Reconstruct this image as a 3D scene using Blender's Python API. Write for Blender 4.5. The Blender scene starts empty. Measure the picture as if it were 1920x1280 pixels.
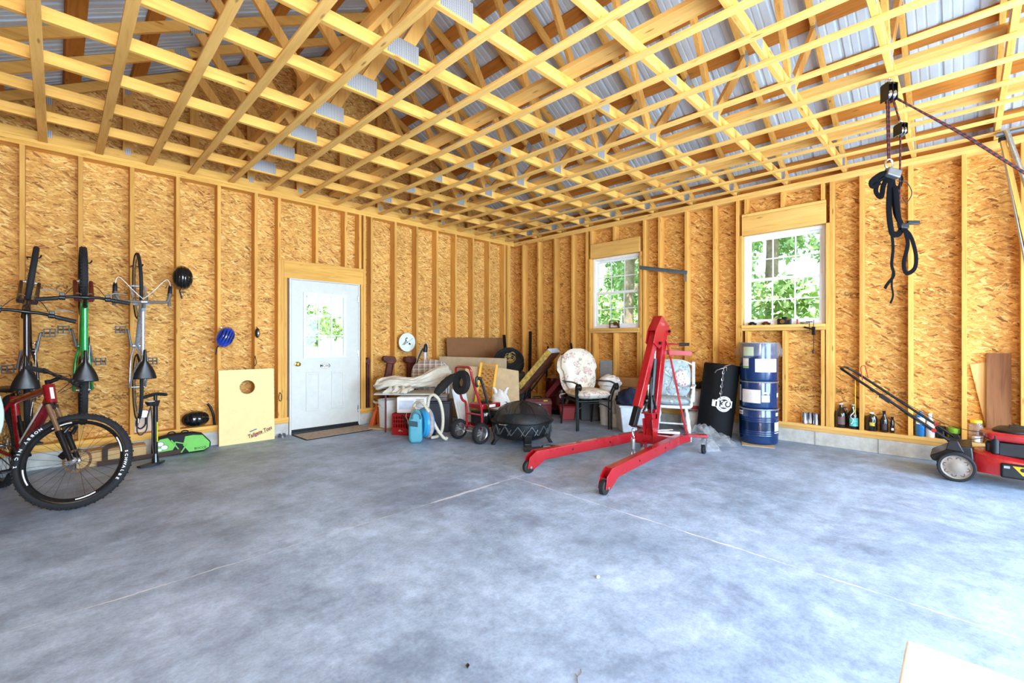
import bpy, math, random
from mathutils import Vector, Matrix, Euler

# ---------------------------------------------------------------- camera, sky, sun, exposure
scene = bpy.context.scene
COL = scene.collection
scene.view_settings.view_transform = 'Standard'
scene.view_settings.look = 'None'
scene.view_settings.gamma = 1.0
scene.view_settings.use_curve_mapping = False
scene.view_settings.exposure = 0.5

cam_data = bpy.data.cameras.new('camera')
cam_data.sensor_width = 36.0
cam_data.lens = 850.0 / 1920.0 * 36.0
cam_data.shift_y = -2.0 / 1920.0
cam_data.clip_start = 0.02
cam = bpy.data.objects.new('camera', cam_data)
COL.objects.link(cam)
cam.location = (0, 0, 1.265)
cam.rotation_euler = (math.radians(90), 0, math.radians(-45.07))
scene.camera = cam

world = bpy.data.worlds.new('sky')
scene.world = world
world.use_nodes = True
_wn = world.node_tree
_wn.nodes['Background'].inputs['Color'].default_value = (0.62, 0.82, 1.0, 1)
_wn.nodes['Background'].inputs['Strength'].default_value = 3.2

sun_data = bpy.data.lights.new('sun', 'SUN')
sun_data.energy = 15.0
sun_data.angle = math.radians(0.6)
sun_data.color = (1.0, 0.95, 0.87)
sun = bpy.data.objects.new('sun', sun_data)
COL.objects.link(sun)
sun.rotation_euler = Vector((0.45, 0.5, -1.25)).to_track_quat('-Z', 'Y').to_euler()


def area_light(name, loc, direction, sx, sy, power, color):
    d = bpy.data.lights.new(name, 'AREA')
    d.shape = 'RECTANGLE'; d.size = sx; d.size_y = sy
    d.energy = power; d.color = color
    o = bpy.data.objects.new(name, d)
    COL.objects.link(o)
    o.location = loc
    o.rotation_euler = Vector(direction).to_track_quat('-Z', 'Z').to_euler()
    return o


# skylight arriving through the two open garage doors behind the camera
area_light('garage_door_daylight', (0.95, -2.95, 1.25), (0.1, 1, 0.0), 2.7, 2.3, 430, (0.52, 0.75, 1.0))
area_light('garage_door_daylight', (4.75, -2.95, 1.25), (-0.25, 1, 0.0), 2.7, 2.3, 330, (0.52, 0.75, 1.0))
# added soft fill behind the camera to lift the far corner, no real lamp
area_light('fill_light', (-0.1, -1.3, 2.3), (0.32, 0.75, 0.12), 1.4, 1.2, 120, (1.0, 0.97, 0.92))

C = scene.cycles
C.use_denoising = True
C.max_bounces = 10
C.diffuse_bounces = 6
C.glossy_bounces = 3
C.transmission_bounces = 6
C.transparent_max_bounces = 12
C.caustics_reflective = False
C.caustics_refractive = False
C.sample_clamp_indirect = 6.0
PI = math.pi
RND = random.Random(7)


# ---------------------------------------------------------------- mesh collector
def frame(axis):
    a = Vector(axis).normalized()
    t = Vector((0, 0, 1)) if abs(a.z) < 0.9 else Vector((1, 0, 0))
    u = a.cross(t).normalized()
    return u, a.cross(u).normalized(), a


class MB:
    """Collects vertices and faces of ONE part."""
    def __init__(self):
        self.v = []; self.f = []; self.m = []; self.cur = 0; self.X = None

    def mat(self, i):
        self.cur = i; return self

    def vert(self, p):
        p = Vector(p)
        if self.X is not None:
            p = self.X @ p
        self.v.append(p); return len(self.v) - 1

    def face(self, idx):
        self.f.append(tuple(idx)); self.m.append(self.cur)

    def box(self, a, b):
        x0, y0, z0 = [min(p, q) for p, q in zip(a, b)]
        x1, y1, z1 = [max(p, q) for p, q in zip(a, b)]
        i = [self.vert(p) for p in ((x0, y0, z0), (x1, y0, z0), (x1, y1, z0), (x0, y1, z0),
                                    (x0, y0, z1), (x1, y0, z1), (x1, y1, z1), (x0, y1, z1))]
        for q in ((0, 3, 2, 1), (4, 5, 6, 7), (0, 1, 5, 4), (1, 2, 6, 5), (2, 3, 7, 6), (3, 0, 4, 7)):
            self.face([i[k] for k in q])
        return self

    def obox(self, c, size, rot=(0, 0, 0)):
        """box centred at c, size, euler rotation"""
        M = Matrix.Translation(c) @ Euler(rot).to_matrix().to_4x4()
        old = self.X
        self.X = M if old is None else old @ M
        s = [q / 2 for q in size]
        self.box((-s[0], -s[1], -s[2]), (s[0], s[1], s[2]))
        self.X = old
        return self

    def bar(self, p, q, w, h, up=(0, 0, 1)):
        """rectangular bar from p to q, w across, h along 'up'"""
        p = Vector(p); q = Vector(q)
        a = (q - p).normalized()
        s = a.cross(Vector(up))
        if s.length < 1e-5:
            s = a.cross(Vector((1, 0, 0)))
        s.normalize(); t = s.cross(a).normalized()
        i = []
        for c in (p, q):
            for (m, n) in ((-1, -1), (1, -1), (1, 1), (-1, 1)):
                i.append(self.vert(c + s * (m * w / 2) + t * (n * h / 2)))
        for fq in ((0, 1, 2, 3), (7, 6, 5, 4), (0, 4, 5, 1), (1, 5, 6, 2), (2, 6, 7, 3), (3, 7, 4, 0)):
            self.face([i[k] for k in fq])
        return self

    def tube(self, pts, r, n=10, closed=False, caps=True, flat=None):
        """round tube along a polyline; r number or list; flat=(a,b) gives an oval"""
        pts = [Vector(p) for p in pts]
        N = len(pts)
        rs = r if isinstance(r, (list, tuple)) else [r] * N
        rings = []
        u = None
        for k in range(N):
            if closed:
                d = pts[(k + 1) % N] - pts[k - 1]
            else:
                d = pts[min(k + 1, N - 1)] - pts[max(k - 1, 0)]
            if d.length < 1e-9:
                d = Vector((0, 0, 1))
            d.normalize()
            if u is None:
                u = frame(d)[0]
            else:
                u = (u - d * u.dot(d))
                u = u.normalized() if u.length > 1e-6 else frame(d)[0]
            w = d.cross(u)
            fa, fb = flat or (1, 1)
            rings.append([self.vert(pts[k] + (u * math.cos(2 * PI * j / n) * fa + w * math.sin(2 * PI * j / n) * fb) * rs[k]) for j in range(n)])
        for k in range(N if closed else N - 1):
            A, B = rings[k], rings[(k + 1) % N]
            for j in range(n):
                self.face((A[j], A[(j + 1) % n], B[(j + 1) % n], B[j]))
        if caps and not closed:
            self.face(rings[0][::-1]); self.face(rings[-1])
        return self

    def cyl(self, p, q, r0, r1=None, n=20, caps=True):
        return self.tube([p, q], [r0, r0 if r1 is None else r1], n, caps=caps)

    def lathe(self, prof, n=28, c=(0, 0, 0), axis=(0, 0, 1), arc=None):
        """prof: list of (radius, height) revolved round axis through c"""
        u, w, a = frame(axis); c = Vector(c)
        if axis == (0, 0, 1):
            u, w = Vector((1, 0, 0)), Vector((0, 1, 0))
        rings = []
        for r, h in prof:
            if r < 1e-6:
                rings.append([self.vert(c + a * h)])
            else:
                rings.append([self.vert(c + a * h + (u * math.cos(2 * PI * j / n) + w * math.sin(2 * PI * j / n)) * r) for j in range(n)])
        for k in range(len(rings) - 1):
            A, B = rings[k], rings[k + 1]
            for j in range(n):
                j2 = (j + 1) % n
                if len(A) == 1 and len(B) == 1:
                    continue
                if len(A) == 1:
                    self.face((A[0], B[j], B[j2]))
                elif len(B) == 1:
                    self.face((A[j], A[j2], B[0]))
                else:
                    self.face((A[j], A[j2], B[j2], B[j]))
        return self

    def prism(self, poly, h0, h1, M=None):
        """extrude polygon (x,y) from h0 to h1 along local z, placed by matrix M"""
        M = M or Matrix.Identity(4)
        a = [self.vert(M @ Vector((x, y, h0))) for x, y in poly]
        b = [self.vert(M @ Vector((x, y, h1))) for x, y in poly]
        n = len(poly)
        self.face(a[::-1]); self.face(b)
        for k in range(n):
            self.face((a[k], a[(k + 1) % n], b[(k + 1) % n], b[k]))
        return self

    def ring_prism(self, outer, inner, h0, h1, M=None):
        """extruded outline with a hole; both loops have the same count"""
        M = M or Matrix.Identity(4)
        L = [[self.vert(M @ Vector((x, y, h))) for x, y in lp] for lp, h in ((outer, h0), (outer, h1), (inner, h0), (inner, h1))]
        n = len(outer)
        for k in range(n):
            j = (k + 1) % n
            self.face((L[0][k], L[0][j], L[1][j], L[1][k]))
            self.face((L[2][j], L[2][k], L[3][k], L[3][j]))
            self.face((L[1][k], L[1][j], L[3][j], L[3][k]))
            self.face((L[0][j], L[0][k], L[2][k], L[2][j]))
        return self

    def blob(self, c, r, nu=20, nv=12, fn=None):
        """ellipsoid; fn(direction)->scale makes it lumpy"""
        c = Vector(c)
        rows = []
        for i in range(nv + 1):
            th = PI * i / nv
            if i in (0, nv):
                d = Vector((0, 0, 1 if i == 0 else -1))
                s = fn(d) if fn else 1
                rows.append([self.vert(c + Vector((0, 0, d.z * r[2] * s)))])
            else:
                row = []
                for j in range(nu):
                    ph = 2 * PI * j / nu
                    d = Vector((math.sin(th) * math.cos(ph), math.sin(th) * math.sin(ph), math.cos(th)))
                    s = fn(d) if fn else 1
                    row.append(self.vert(c + Vector((d.x * r[0], d.y * r[1], d.z * r[2])) * s))
                rows.append(row)
        for i in range(nv):
            A, B = rows[i], rows[i + 1]
            for j in range(nu):
                k = (j + 1) % nu
                if len(A) == 1:
                    self.face((A[0], B[j], B[k]))
                elif len(B) == 1:
                    self.face((A[j], B[0], A[k]))
                else:
                    self.face((A[j], B[j], B[k], A[k]))
        return self

    def sheet(self, fn, nu, nv, thick=0.0):
        """surface fn(u,v) for u,v in 0..1; with thickness it becomes a closed shell"""
        P = [[Vector(fn(i / nu, j / nv)) for j in range(nv + 1)] for i in range(nu + 1)]
        A = [[self.vert(p) for p in row] for row in P]
        for i in range(nu):
            for j in range(nv):
                self.face((A[i][j], A[i + 1][j], A[i + 1][j + 1], A[i][j + 1]))
        if thick:
            B = []
            for i in range(nu + 1):
                row = []
                for j in range(nv + 1):
                    du = P[min(i + 1, nu)][j] - P[max(i - 1, 0)][j]
                    dv = P[i][min(j + 1, nv)] - P[i][max(j - 1, 0)]
                    nn = du.cross(dv)
                    nn = nn.normalized() if nn.length > 1e-9 else Vector((0, 0, 1))
                    row.append(self.vert(P[i][j] - nn * thick))
                B.append(row)
            for i in range(nu):
                for j in range(nv):
                    self.face((B[i][j + 1], B[i + 1][j + 1], B[i + 1][j], B[i][j]))
            for i in range(nu):
                self.face((A[i + 1][0], A[i][0], B[i][0], B[i + 1][0]))
                self.face((A[i][nv], A[i + 1][nv], B[i + 1][nv], B[i][nv]))
            for j in range(nv):
                self.face((A[0][j], A[0][j + 1], B[0][j + 1], B[0][j]))
                self.face((A[nu][j + 1], A[nu][j], B[nu][j], B[nu][j + 1]))
        return self

    def build(self, name, mat, parent=None, smooth=True, bevel=0.0, seg=2, sub=0, angle=38, solid=0.0):
        me = bpy.data.meshes.new(name)
        me.from_pydata([tuple(p) for p in self.v], [], self.f)
        mats = mat if isinstance(mat, (list, tuple)) else [mat]
        for m in mats:
            me.materials.append(m)
        if len(mats) > 1:
            me.polygons.foreach_set('material_index', self.m)
        me.validate()
        if smooth:
            me.polygons.foreach_set('use_smooth', [True] * len(me.polygons))
            if not sub:
                me.set_sharp_from_angle(angle=math.radians(angle))
        me.update()
        o = bpy.data.objects.new(name, me)
        COL.objects.link(o)
        if parent is not None:
            o.parent = parent
        if solid:
            s = o.modifiers.new('solid', 'SOLIDIFY'); s.thickness = solid; s.offset = 0
        if bevel:
            b = o.modifiers.new('bevel', 'BEVEL'); b.width = bevel; b.segments = seg
            b.limit_method = 'ANGLE'; b.angle_limit = math.radians(40); b.harden_normals = False
        if sub:
            s = o.modifiers.new('sub', 'SUBSURF'); s.levels = sub; s.render_levels = sub
        return o


def thing(name, label, cat, loc=(0, 0, 0), rot=0.0, group=None):
    o = bpy.data.objects.new(name, None)
    COL.objects.link(o)
    o.empty_display_size = 0.1
    o.location = loc
    o.rotation_euler = rot if isinstance(rot, (tuple, list, Euler)) else (0, 0, rot)
    o['label'] = label; o['category'] = cat
    if group:
        o['group'] = group
    return o


def tag(o, label, cat, group=None, loc=None, rot=None):
    o['label'] = label; o['category'] = cat
    if group:
        o['group'] = group
    if loc is not None:
        o.location = loc
    if rot is not None:
        o.rotation_euler = rot if isinstance(rot, (tuple, list)) else (0, 0, rot)
    return o


def struct(o, label=None):
    o['kind'] = 'structure'
    if label:
        o['label'] = label
    return o


def dup(root, loc=None, rot=None, label=None, group=None):
    r = root.copy(); COL.objects.link(r)
    if loc is not None:
        r.location = loc
    if rot is not None:
        r.rotation_euler = rot if isinstance(rot, (tuple, list)) else (0, 0, rot)
    if label:
        r['label'] = label
    if group:
        r['group'] = group
    for ch in list(root.children):
        c = ch.copy(); COL.objects.link(c); c.parent = r
        for g in list(ch.children):
            d = g.copy(); COL.objects.link(d); d.parent = c
    return r


def text_part(name, body, size, mat, parent, M, extrude=0.0006, sx=1.0, bold=0.0, align='CENTER', shear=0.0):
    """lettering as a real mesh of its own, a hair proud of the surface it is printed on"""
    cu = bpy.data.curves.new('lettering', 'FONT')
    cu.body = body; cu.size = size; cu.extrude = extrude; cu.align_x = align; cu.align_y = 'CENTER'
    cu.offset = bold; cu.resolution_u = 3; cu.shear = shear
    tmp = bpy.data.objects.new('lettering', cu)
    COL.objects.link(tmp)
    dg = bpy.context.evaluated_depsgraph_get()
    me = bpy.data.meshes.new_from_object(tmp.evaluated_get(dg))
    bpy.data.objects.remove(tmp)
    me.transform(Matrix.Diagonal((sx, 1, 1, 1)))
    me.materials.clear(); me.materials.append(mat)
    o = bpy.data.objects.new(name, me)
    COL.objects.link(o)
    o.parent = parent
    o.matrix_local = M
    return o


def basis(o, x, y, z=None):
    """matrix with local x,y axes given in parent space and origin o"""
    x = Vector(x).normalized(); y = Vector(y); y = (y - x * y.dot(x)).normalized()
    z = x.cross(y)
    M = Matrix((x, y, z)).transposed().to_4x4()
    M.translation = Vector(o)
    return M


def arc(c, r, a0, a1, n, u=(1, 0, 0), w=(0, 1, 0)):
    c = Vector(c); u = Vector(u); w = Vector(w)
    return [c + (u * math.cos(math.radians(a0 + (a1 - a0) * k / n)) + w * math.sin(math.radians(a0 + (a1 - a0) * k / n))) * r for k in range(n + 1)]


def smoothpath(pts, n=6):
    """Catmull-Rom through points"""
    P = [Vector(p) for p in pts]
    out = []
    for i in range(len(P) - 1):
        a = P[max(i - 1, 0)]; b = P[i]; c = P[i + 1]; d = P[min(i + 2, len(P) - 1)]
        for k in range(n):
            t = k / n
            out.append(0.5 * ((2 * b) + (c - a) * t + (2 * a - 5 * b + 4 * c - d) * t * t + (3 * b - a - 3 * c + d) * t ** 3))
    out.append(P[-1])
    return out


# ---------------------------------------------------------------- materials
def lin(c):
    """0-255 sRGB to linear"""
    return tuple(((q / 255) / 12.92 if q / 255 <= 0.04045 else ((q / 255 + 0.055) / 1.055) ** 2.4) for q in c)


def rgba(c):
    return tuple(lin(c)) + (1.0,)


class NT:
    def __init__(self, name):
        self.mat = bpy.data.materials.new(name)
        self.mat.use_nodes = True
        self.t = self.mat.node_tree
        self.b = self.t.nodes['Principled BSDF']

    def n(self, typ, **kw):
        nd = self.t.nodes.new(typ)
        for k, v in kw.items():
            if k[0] == '_':
                nd.inputs[k[1:].replace('_', ' ')].default_value = v
            else:
                setattr(nd, k, v)
        return nd

    def link(self, a, b):
        self.t.links.new(a, b)

    def ramp(self, src, stops, interp='LINEAR'):
        r = self.n('ShaderNodeValToRGB')
        r.color_ramp.interpolation = interp
        e = r.color_ramp.elements
        while len(e) < len(stops):
            e.new(0.5)
        for k, (p, c) in enumerate(stops):
            e[k].position = p
            e[k].color = (tuple(c) + (1,))[:4] if len(c) == 3 else c
        self.link(src, r.inputs[0])
        return r.outputs[0]

    def mix(self, fac, a, b, blend='MIX'):
        m = self.n('ShaderNodeMix', data_type='RGBA', blend_type=blend)
        for sock, val in ((m.inputs[0], fac), (m.inputs[6], a), (m.inputs[7], b)):
            if hasattr(val, 'is_linked') or hasattr(val, 'links'):
                self.link(val, sock)
            elif isinstance(val, (int, float)):
                sock.default_value = val
            else:
                sock.default_value = tuple(val) + (1,) if len(val) == 3 else val
        return m.outputs[2]

    def math(self, op, a, b=None):
        m = self.n('ShaderNodeMath', operation=op)
        for sock, val in ((m.inputs[0], a), (m.inputs[1], b)):
            if val is None:
                continue
            if isinstance(val, (int, float)):
                sock.default_value = val
            else:
                self.link(val, sock)
        return m.outputs[0]

    def coords(self, scale=(1, 1, 1), rot=(0, 0, 0), loc=(0, 0, 0), rnd=True):
        tc = self.n('ShaderNodeTexCoord')
        v = tc.outputs['Object']
        if rnd:
            oi = self.n('ShaderNodeObjectInfo')
            sc = self.n('ShaderNodeVectorMath', operation='ADD')
            mu = self.math('MULTIPLY', oi.outputs['Random'], 97.0)
            self.link(v, sc.inputs[0]); self.link(mu, sc.inputs[1])
            v = sc.outputs[0]
        mp = self.n('ShaderNodeMapping', _Scale=scale, _Rotation=rot, _Location=loc)
        self.link(v, mp.inputs['Vector'])
        return mp.outputs['Vector']

    def noise(self, vec, scale=5, detail=4, rough=0.55, dist=0.0):
        x = self.n('ShaderNodeTexNoise', _Scale=scale, _Detail=detail, _Roughness=rough, _Distortion=dist)
        self.link(vec, x.inputs['Vector'])
        return x.outputs['Fac']

    def bump(self, h, strength=0.3, dist=0.01):
        b = self.n('ShaderNodeBump', _Strength=strength, _Distance=dist)
        self.link(h, b.inputs['Height'])
        self.link(b.outputs['Normal'], self.b.inputs['Normal'])


_cache = {}


def pbr(name, c, rough=0.5, metal=0.0, var=0.08, scale=12, bump=0.0, spec=0.5, alpha=1.0, trans=0.0, ior=1.45, coat=0.0, sheen=0.0):
    """plain coloured material with a little procedural unevenness"""
    if name in _cache:
        return _cache[name]
    t = NT(name)
    col = lin(c)
    v = t.coords((1, 1, 1))
    nz = t.noise(v, scale, 5, 0.6)
    lo = tuple(max(0, q * (1 - var * 1.6)) for q in col); hi = tuple(min(1, q * (1 + var * 1.6)) for q in col)
    out = t.ramp(nz, [(0.3, lo), (0.7, hi)])
    t.link(out, t.b.inputs['Base Color'])
    r = t.ramp(nz, [(0.3, (max(0, rough - 0.06),) * 3), (0.7, (min(1, rough + 0.06),) * 3)])
    t.link(r, t.b.inputs['Roughness'])
    t.b.inputs['Metallic'].default_value = metal
    t.b.inputs['Specular IOR Level'].default_value = spec
    t.b.inputs['IOR'].default_value = ior
    t.b.inputs['Alpha'].default_value = alpha
    t.b.inputs['Transmission Weight'].default_value = trans
    t.b.inputs['Coat Weight'].default_value = coat
    t.b.inputs['Sheen Weight'].default_value = sheen
    if bump:
        t.bump(t.noise(v, scale * 6, 3), bump, 0.004)
    _cache[name] = t.mat
    return t.mat


def wood(name, axis, light, dark, knots=True, grain=1.0):
    """sawn softwood with the grain along a local axis"""
    t = NT(name)
    st = {0: (0.6, 9, 9), 1: (9, 0.6, 9), 2: (9, 9, 0.6)}[axis]
    v = t.coords(st)
    g = t.noise(v, 4.0 * grain, 5, 0.6, 0.6)
    v2 = t.coords({0: (0.25, 1.5, 1.5), 1: (1.5, 0.25, 1.5), 2: (1.5, 1.5, 0.25)}[axis])
    broad = t.noise(v2, 2.5, 2)
    base = t.ramp(g, [(0.25, lin(dark)), (0.5, lin([(a * 0.7 + b * 0.3) for a, b in zip(light, dark)])), (0.75, lin(light))])
    tint = t.ramp(broad, [(0.3, (0.86, 0.82, 0.78)), (0.7, (1.08, 1.08, 1.08))])
    base = t.mix(1.0, base, tint, 'MULTIPLY')
    oi = t.n('ShaderNodeObjectInfo')
    each = t.ramp(oi.outputs['Random'], [(0, (0.88, 0.86, 0.84)), (1, (1.08, 1.08, 1.06))])
    base = t.mix(1.0, base, each, 'MULTIPLY')
    if knots:
        kv = t.coords({0: (1.1, 5, 5), 1: (5, 1.1, 5), 2: (5, 5, 1.1)}[axis], loc=(3.3, 1.7, 0.4))
        vo = t.n('ShaderNodeTexVoronoi', _Scale=2.7, _Randomness=1.0)
        t.link(kv, vo.inputs['Vector'])
        k = t.ramp(vo.outputs['Distance'], [(0.0, (1, 1, 1)), (0.07, (0.8, 0.8, 0.8)), (0.14, (0, 0, 0))])
        base = t.mix(t.math('MULTIPLY', k, 0.75), base, lin((105, 62, 24)))
    t.link(base, t.b.inputs['Base Color'])
    t.b.inputs['Roughness'].default_value = 0.72
    t.b.inputs['Specular IOR Level'].default_value = 0.25
    t.bump(g, 0.12, 0.003)
    return t.mat


def osb(name, axis, base=(222, 166, 90)):
    """oriented strand board: several layers of stretched, turned strand cells. axis = wall normal (0 x, 1 y)"""
    t = NT(name)
    cols = [(0.0, (140, 88, 42)), (0.07, (188, 130, 68)), (0.22, (212, 154, 80)), (0.60, base), (0.82, (234, 184, 104)), (1.0, (244, 206, 134))]
    tc = t.n('ShaderNodeTexCoord')
    nz = t.n('ShaderNodeTexNoise', _Scale=11.0, _Detail=2.0)
    t.link(tc.outputs['Object'], nz.inputs['Vector'])
    dist = t.n('ShaderNodeVectorMath', operation='SCALE'); dist.inputs['Scale'].default_value = 0.022
    t.link(nz.outputs['Color'], dist.inputs[0])
    add = t.n('ShaderNodeVectorMath', operation='ADD')
    t.link(tc.outputs['Object'], add.inputs[0]); t.link(dist.outputs[0], add.inputs[1])
    layers = []
    for ang, L, W, off in ((0.04, 9.0, 52.0, 0.0), (-0.18, 11.0, 62.0, 5.1), (0.26, 13.0, 70.0, 9.7), (-0.6, 15.0, 60.0, 17.3)):
        rot = (0, ang, 0) if axis == 1 else (ang, 0, 0)
        m1 = t.n('ShaderNodeMapping', _Rotation=rot, _Location=(off, off * 1.3, off * 0.7))
        t.link(add.outputs[0], m1.inputs['Vector'])
        sc = (L, 0.01, W) if axis == 1 else (0.01, L, W)
        m2 = t.n('ShaderNodeMapping', _Scale=sc)
        t.link(m1.outputs[0], m2.inputs['Vector'])
        vo = t.n('ShaderNodeTexVoronoi', _Scale=1.0, _Randomness=1.0)
        t.link(m2.outputs[0], vo.inputs['Vector'])
        sep = t.n('ShaderNodeSeparateColor')
        t.link(vo.outputs['Color'], sep.inputs[0])
        layers.append((sep.outputs[0], sep.outputs[1], vo.outputs['Distance']))
    cur = t.ramp(layers[0][0], [(p, lin(c)) for p, c in cols])
    hgt = layers[0][0]
    for r, gsel, d in layers[1:]:
        c = t.ramp(r, [(p, lin(q)) for p, q in cols])
        m = t.ramp(gsel, [(0.52, (0, 0, 0)), (0.54, (1, 1, 1))])
        cur = t.mix(m, cur, c)
        hm = t.n('ShaderNodeMix'); t.link(m, hm.inputs[0]); t.link(hgt, hm.inputs[2]); t.link(r, hm.inputs[3])
        hgt = hm.outputs[0]
    # dark gaps between strands
    fine = t.n('ShaderNodeMapping', _Scale=(9, 9, 42))
    t.link(add.outputs[0], fine.inputs['Vector'])
    gaps = t.noise(fine.outputs[0], 2.2, 4, 0.65, 1.5)
    gm = t.ramp(gaps, [(0.37, (1, 1, 1)), (0.43, (0, 0, 0))])
    cur = t.mix(t.math('MULTIPLY', gm, 0.8), cur, lin((92, 52, 20)))
    # broad tone changes from sheet to sheet
    big = t.noise(tc.outputs['Object'], 1.4, 2)
    cur = t.mix(1.0, cur, t.ramp(big, [(0.3, (0.86, 0.84, 0.8)), (0.7, (1.06, 1.06, 1.06))]), 'MULTIPLY')
    # rows of worn grade-stamp ink
    sepz = t.n('ShaderNodeSeparateXYZ'); t.link(tc.outputs['Object'], sepz.inputs[0])
    band = None
    for zc in (1.80, 0.66):
        q = t.math('LESS_THAN', t.math('ABSOLUTE', t.math('SUBTRACT', sepz.outputs['Z'], zc)), 0.035)
        band = q if band is None else t.math('ADD', band, q)
    seg = t.noise(tc.outputs['Object'], 2.3, 1)
    ink = t.n('ShaderNodeMapping', _Scale=(45, 45, 60)); t.link(tc.outputs['Object'], ink.inputs['Vector'])
    inkn = t.noise(ink.outputs[0], 1.0, 2)
    fac = t.math('MULTIPLY', t.math('MULTIPLY', band, t.math('GREATER_THAN', seg, 0.5)), t.math('GREATER_THAN', inkn, 0.53))
    cur = t.mix(t.math('MULTIPLY', fac, 0.6), cur, lin((70, 45, 25)))
    t.link(cur, t.b.inputs['Base Color'])
    t.b.inputs['Roughness'].default_value = 0.7
    t.b.inputs['Specular IOR Level'].default_value = 0.2
    t.bump(hgt, 0.25, 0.004)
    return t.mat


def concrete_floor():
    t = NT('concrete_floor')
    v = t.coords((1, 1, 1), rnd=False)
    a = t.noise(v, 1.1, 10, 0.72, 0.2)
    b = t.noise(v, 7.0, 12, 0.78, 0.0)
    c = t.noise(v, 60.0, 5, 0.7)
    base = t.ramp(a, [(0.36, lin((128, 148, 174))), (0.62, lin((172, 194, 222)))])
    bl = t.ramp(b, [(0.3, (0.62, 0.63, 0.66)), (0.5, (0.93, 0.93, 0.94)), (0.68, (1.2, 1.2, 1.2))])
    base = t.mix(1.0, base, bl, 'MULTIPLY')
    fine = t.ramp(c, [(0.3, (0.82, 0.83, 0.85)), (0.5, (1.0, 1.0, 1.0)), (0.7, (1.1, 1.1, 1.1))])
    base = t.mix(1.0, base, fine, 'MULTIPLY')
    # dark tyre and oil stains
    st = t.noise(v, 1.5, 12, 0.76, 0.2)
    sm = t.ramp(st, [(0.50, (0, 0, 0)), (0.66, (1, 1, 1))])
    base = t.mix(t.math('MULTIPLY', sm, 0.55), base, lin((84, 98, 120)))
    # two saw-cut joints, chalky
    sep = t.n('ShaderNodeSeparateXYZ'); t.link(v, sep.inputs[0])
    wob = t.math('MULTIPLY', t.math('SUBTRACT', t.noise(v, 9, 3), 0.5), 0.03)
    jx = t.math('LESS_THAN', t.math('ABSOLUTE', t.math('ADD', t.math('SUBTRACT', sep.outputs['X'], 2.98), t.math('ADD', wob, t.math('MULTIPLY', t.math('SUBTRACT', 2.9, sep.outputs['Y']), 0.03)))), 0.007)
    jy = t.math('LESS_THAN', t.math('ABSOLUTE', t.math('ADD', t.math('SUBTRACT', sep.outputs['Y'], 2.935), wob)), 0.006)
    jx = t.math('MULTIPLY', jx, t.math('LESS_THAN', sep.outputs['Y'], 3.0)); jy = t.math('MULTIPLY', jy, t.math('LESS_THAN', sep.outputs['X'], 3.1))
    j = t.math('MAXIMUM', jx, jy)
    jn = t.ramp(t.noise(v, 4, 6, 0.7), [(0.42, (0.12, 0.12, 0.12)), (0.62, (0.85, 0.85, 0.85))])
    base = t.mix(t.math('MULTIPLY', j, jn), base, lin((222, 226, 230)))
    # chalky filler smeared along the joint
    dx = t.math('POWER', t.math('MULTIPLY', t.math('SUBTRACT', sep.outputs['X'], 2.42), 2.4), 2.0)
    dy = t.math('POWER', t.math('MULTIPLY', t.math('ADD', t.math('SUBTRACT', sep.outputs['Y'], 2.935), wob), 52.0), 2.0)
    ch = t.math('LESS_THAN', t.math('ADD', dx, dy), t.math('MULTIPLY', t.noise(v, 14, 4, 0.7), 1.6))
    base = t.mix(t.math('MULTIPLY', ch, 0.7), base, lin((214, 220, 228)))
    t.link(base, t.b.inputs['Base Color'])
    r = t.ramp(b, [(0.3, (0.42,) * 3), (0.7, (0.62,) * 3)])
    t.link(r, t.b.inputs['Roughness'])
    t.bump(c, 0.08, 0.003)
    return t.mat
ORD = ['first', 'second', 'third', 'fourth', 'fifth', 'sixth', 'seventh', 'eighth', 'ninth', 'tenth', 'eleventh', 'twelfth',
       'thirteenth', 'fourteenth', 'fifteenth', 'sixteenth', 'seventeenth', 'eighteenth', 'nineteenth', 'twentieth']
YW = 6.40            # inner stud face of the back (door) wall
XW = 6.47            # inner stud face of the window wall
XL = -0.86           # inner face of the side wall left of the camera
YF = -3.0            # front wall with the garage doors, behind the camera
SD = 0.14            # stud depth
CURB = 0.165         # concrete curb
ZB = 0.241           # top of the doubled bottom plate
ZT = 3.145           # underside of the doubled top plate
ZC = 3.225           # underside of the truss bottom chords
RX, RZ, SL = 2.85, 5.285, 0.55   # ridge position, ridge height at the rafters' underside, slope

WZ = wood('pine_upright', 2, (230, 178, 96), (202, 144, 66))
WX = wood('pine_along_x', 0, (236, 186, 100), (210, 152, 68))
WY = wood('pine_along_y', 1, (238, 194, 116), (214, 162, 82))
WD = wood('pine_purlin', 1, (206, 138, 60), (170, 104, 40))
OSBL = osb('strand_board_back', 1)
OSBR = osb('strand_board_side', 0)
CONC = concrete_floor()
CURBM = pbr('curb_concrete', (190, 187, 178), 0.85, var=0.14, scale=9, bump=0.2)
GALV = pbr('galvanised_steel', (176, 182, 186), 0.38, 0.85, var=0.12, scale=60)
WHITE = pbr('white_paint', (206, 206, 198), 0.42, var=0.03)
VINYL = pbr('white_vinyl', (240, 242, 243), 0.35, var=0.02)
BLACKR = pbr('black_rubber', (24, 24, 26), 0.75, var=0.15)
BLACKP = pbr('black_plastic', (26, 27, 29), 0.42, var=0.1)
BLACKM = pbr('black_enamel', (22, 23, 25), 0.32, 0.3, var=0.1)
STEEL = pbr('bright_steel', (200, 202, 205), 0.25, 1.0, var=0.06)
BRASS = pbr('brass', (178, 140, 70), 0.3, 1.0, var=0.08)
INK = pbr('black_print', (18, 18, 20), 0.6, var=0.0)
WINK = pbr('white_print', (235, 235, 235), 0.6, var=0.0)


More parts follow.
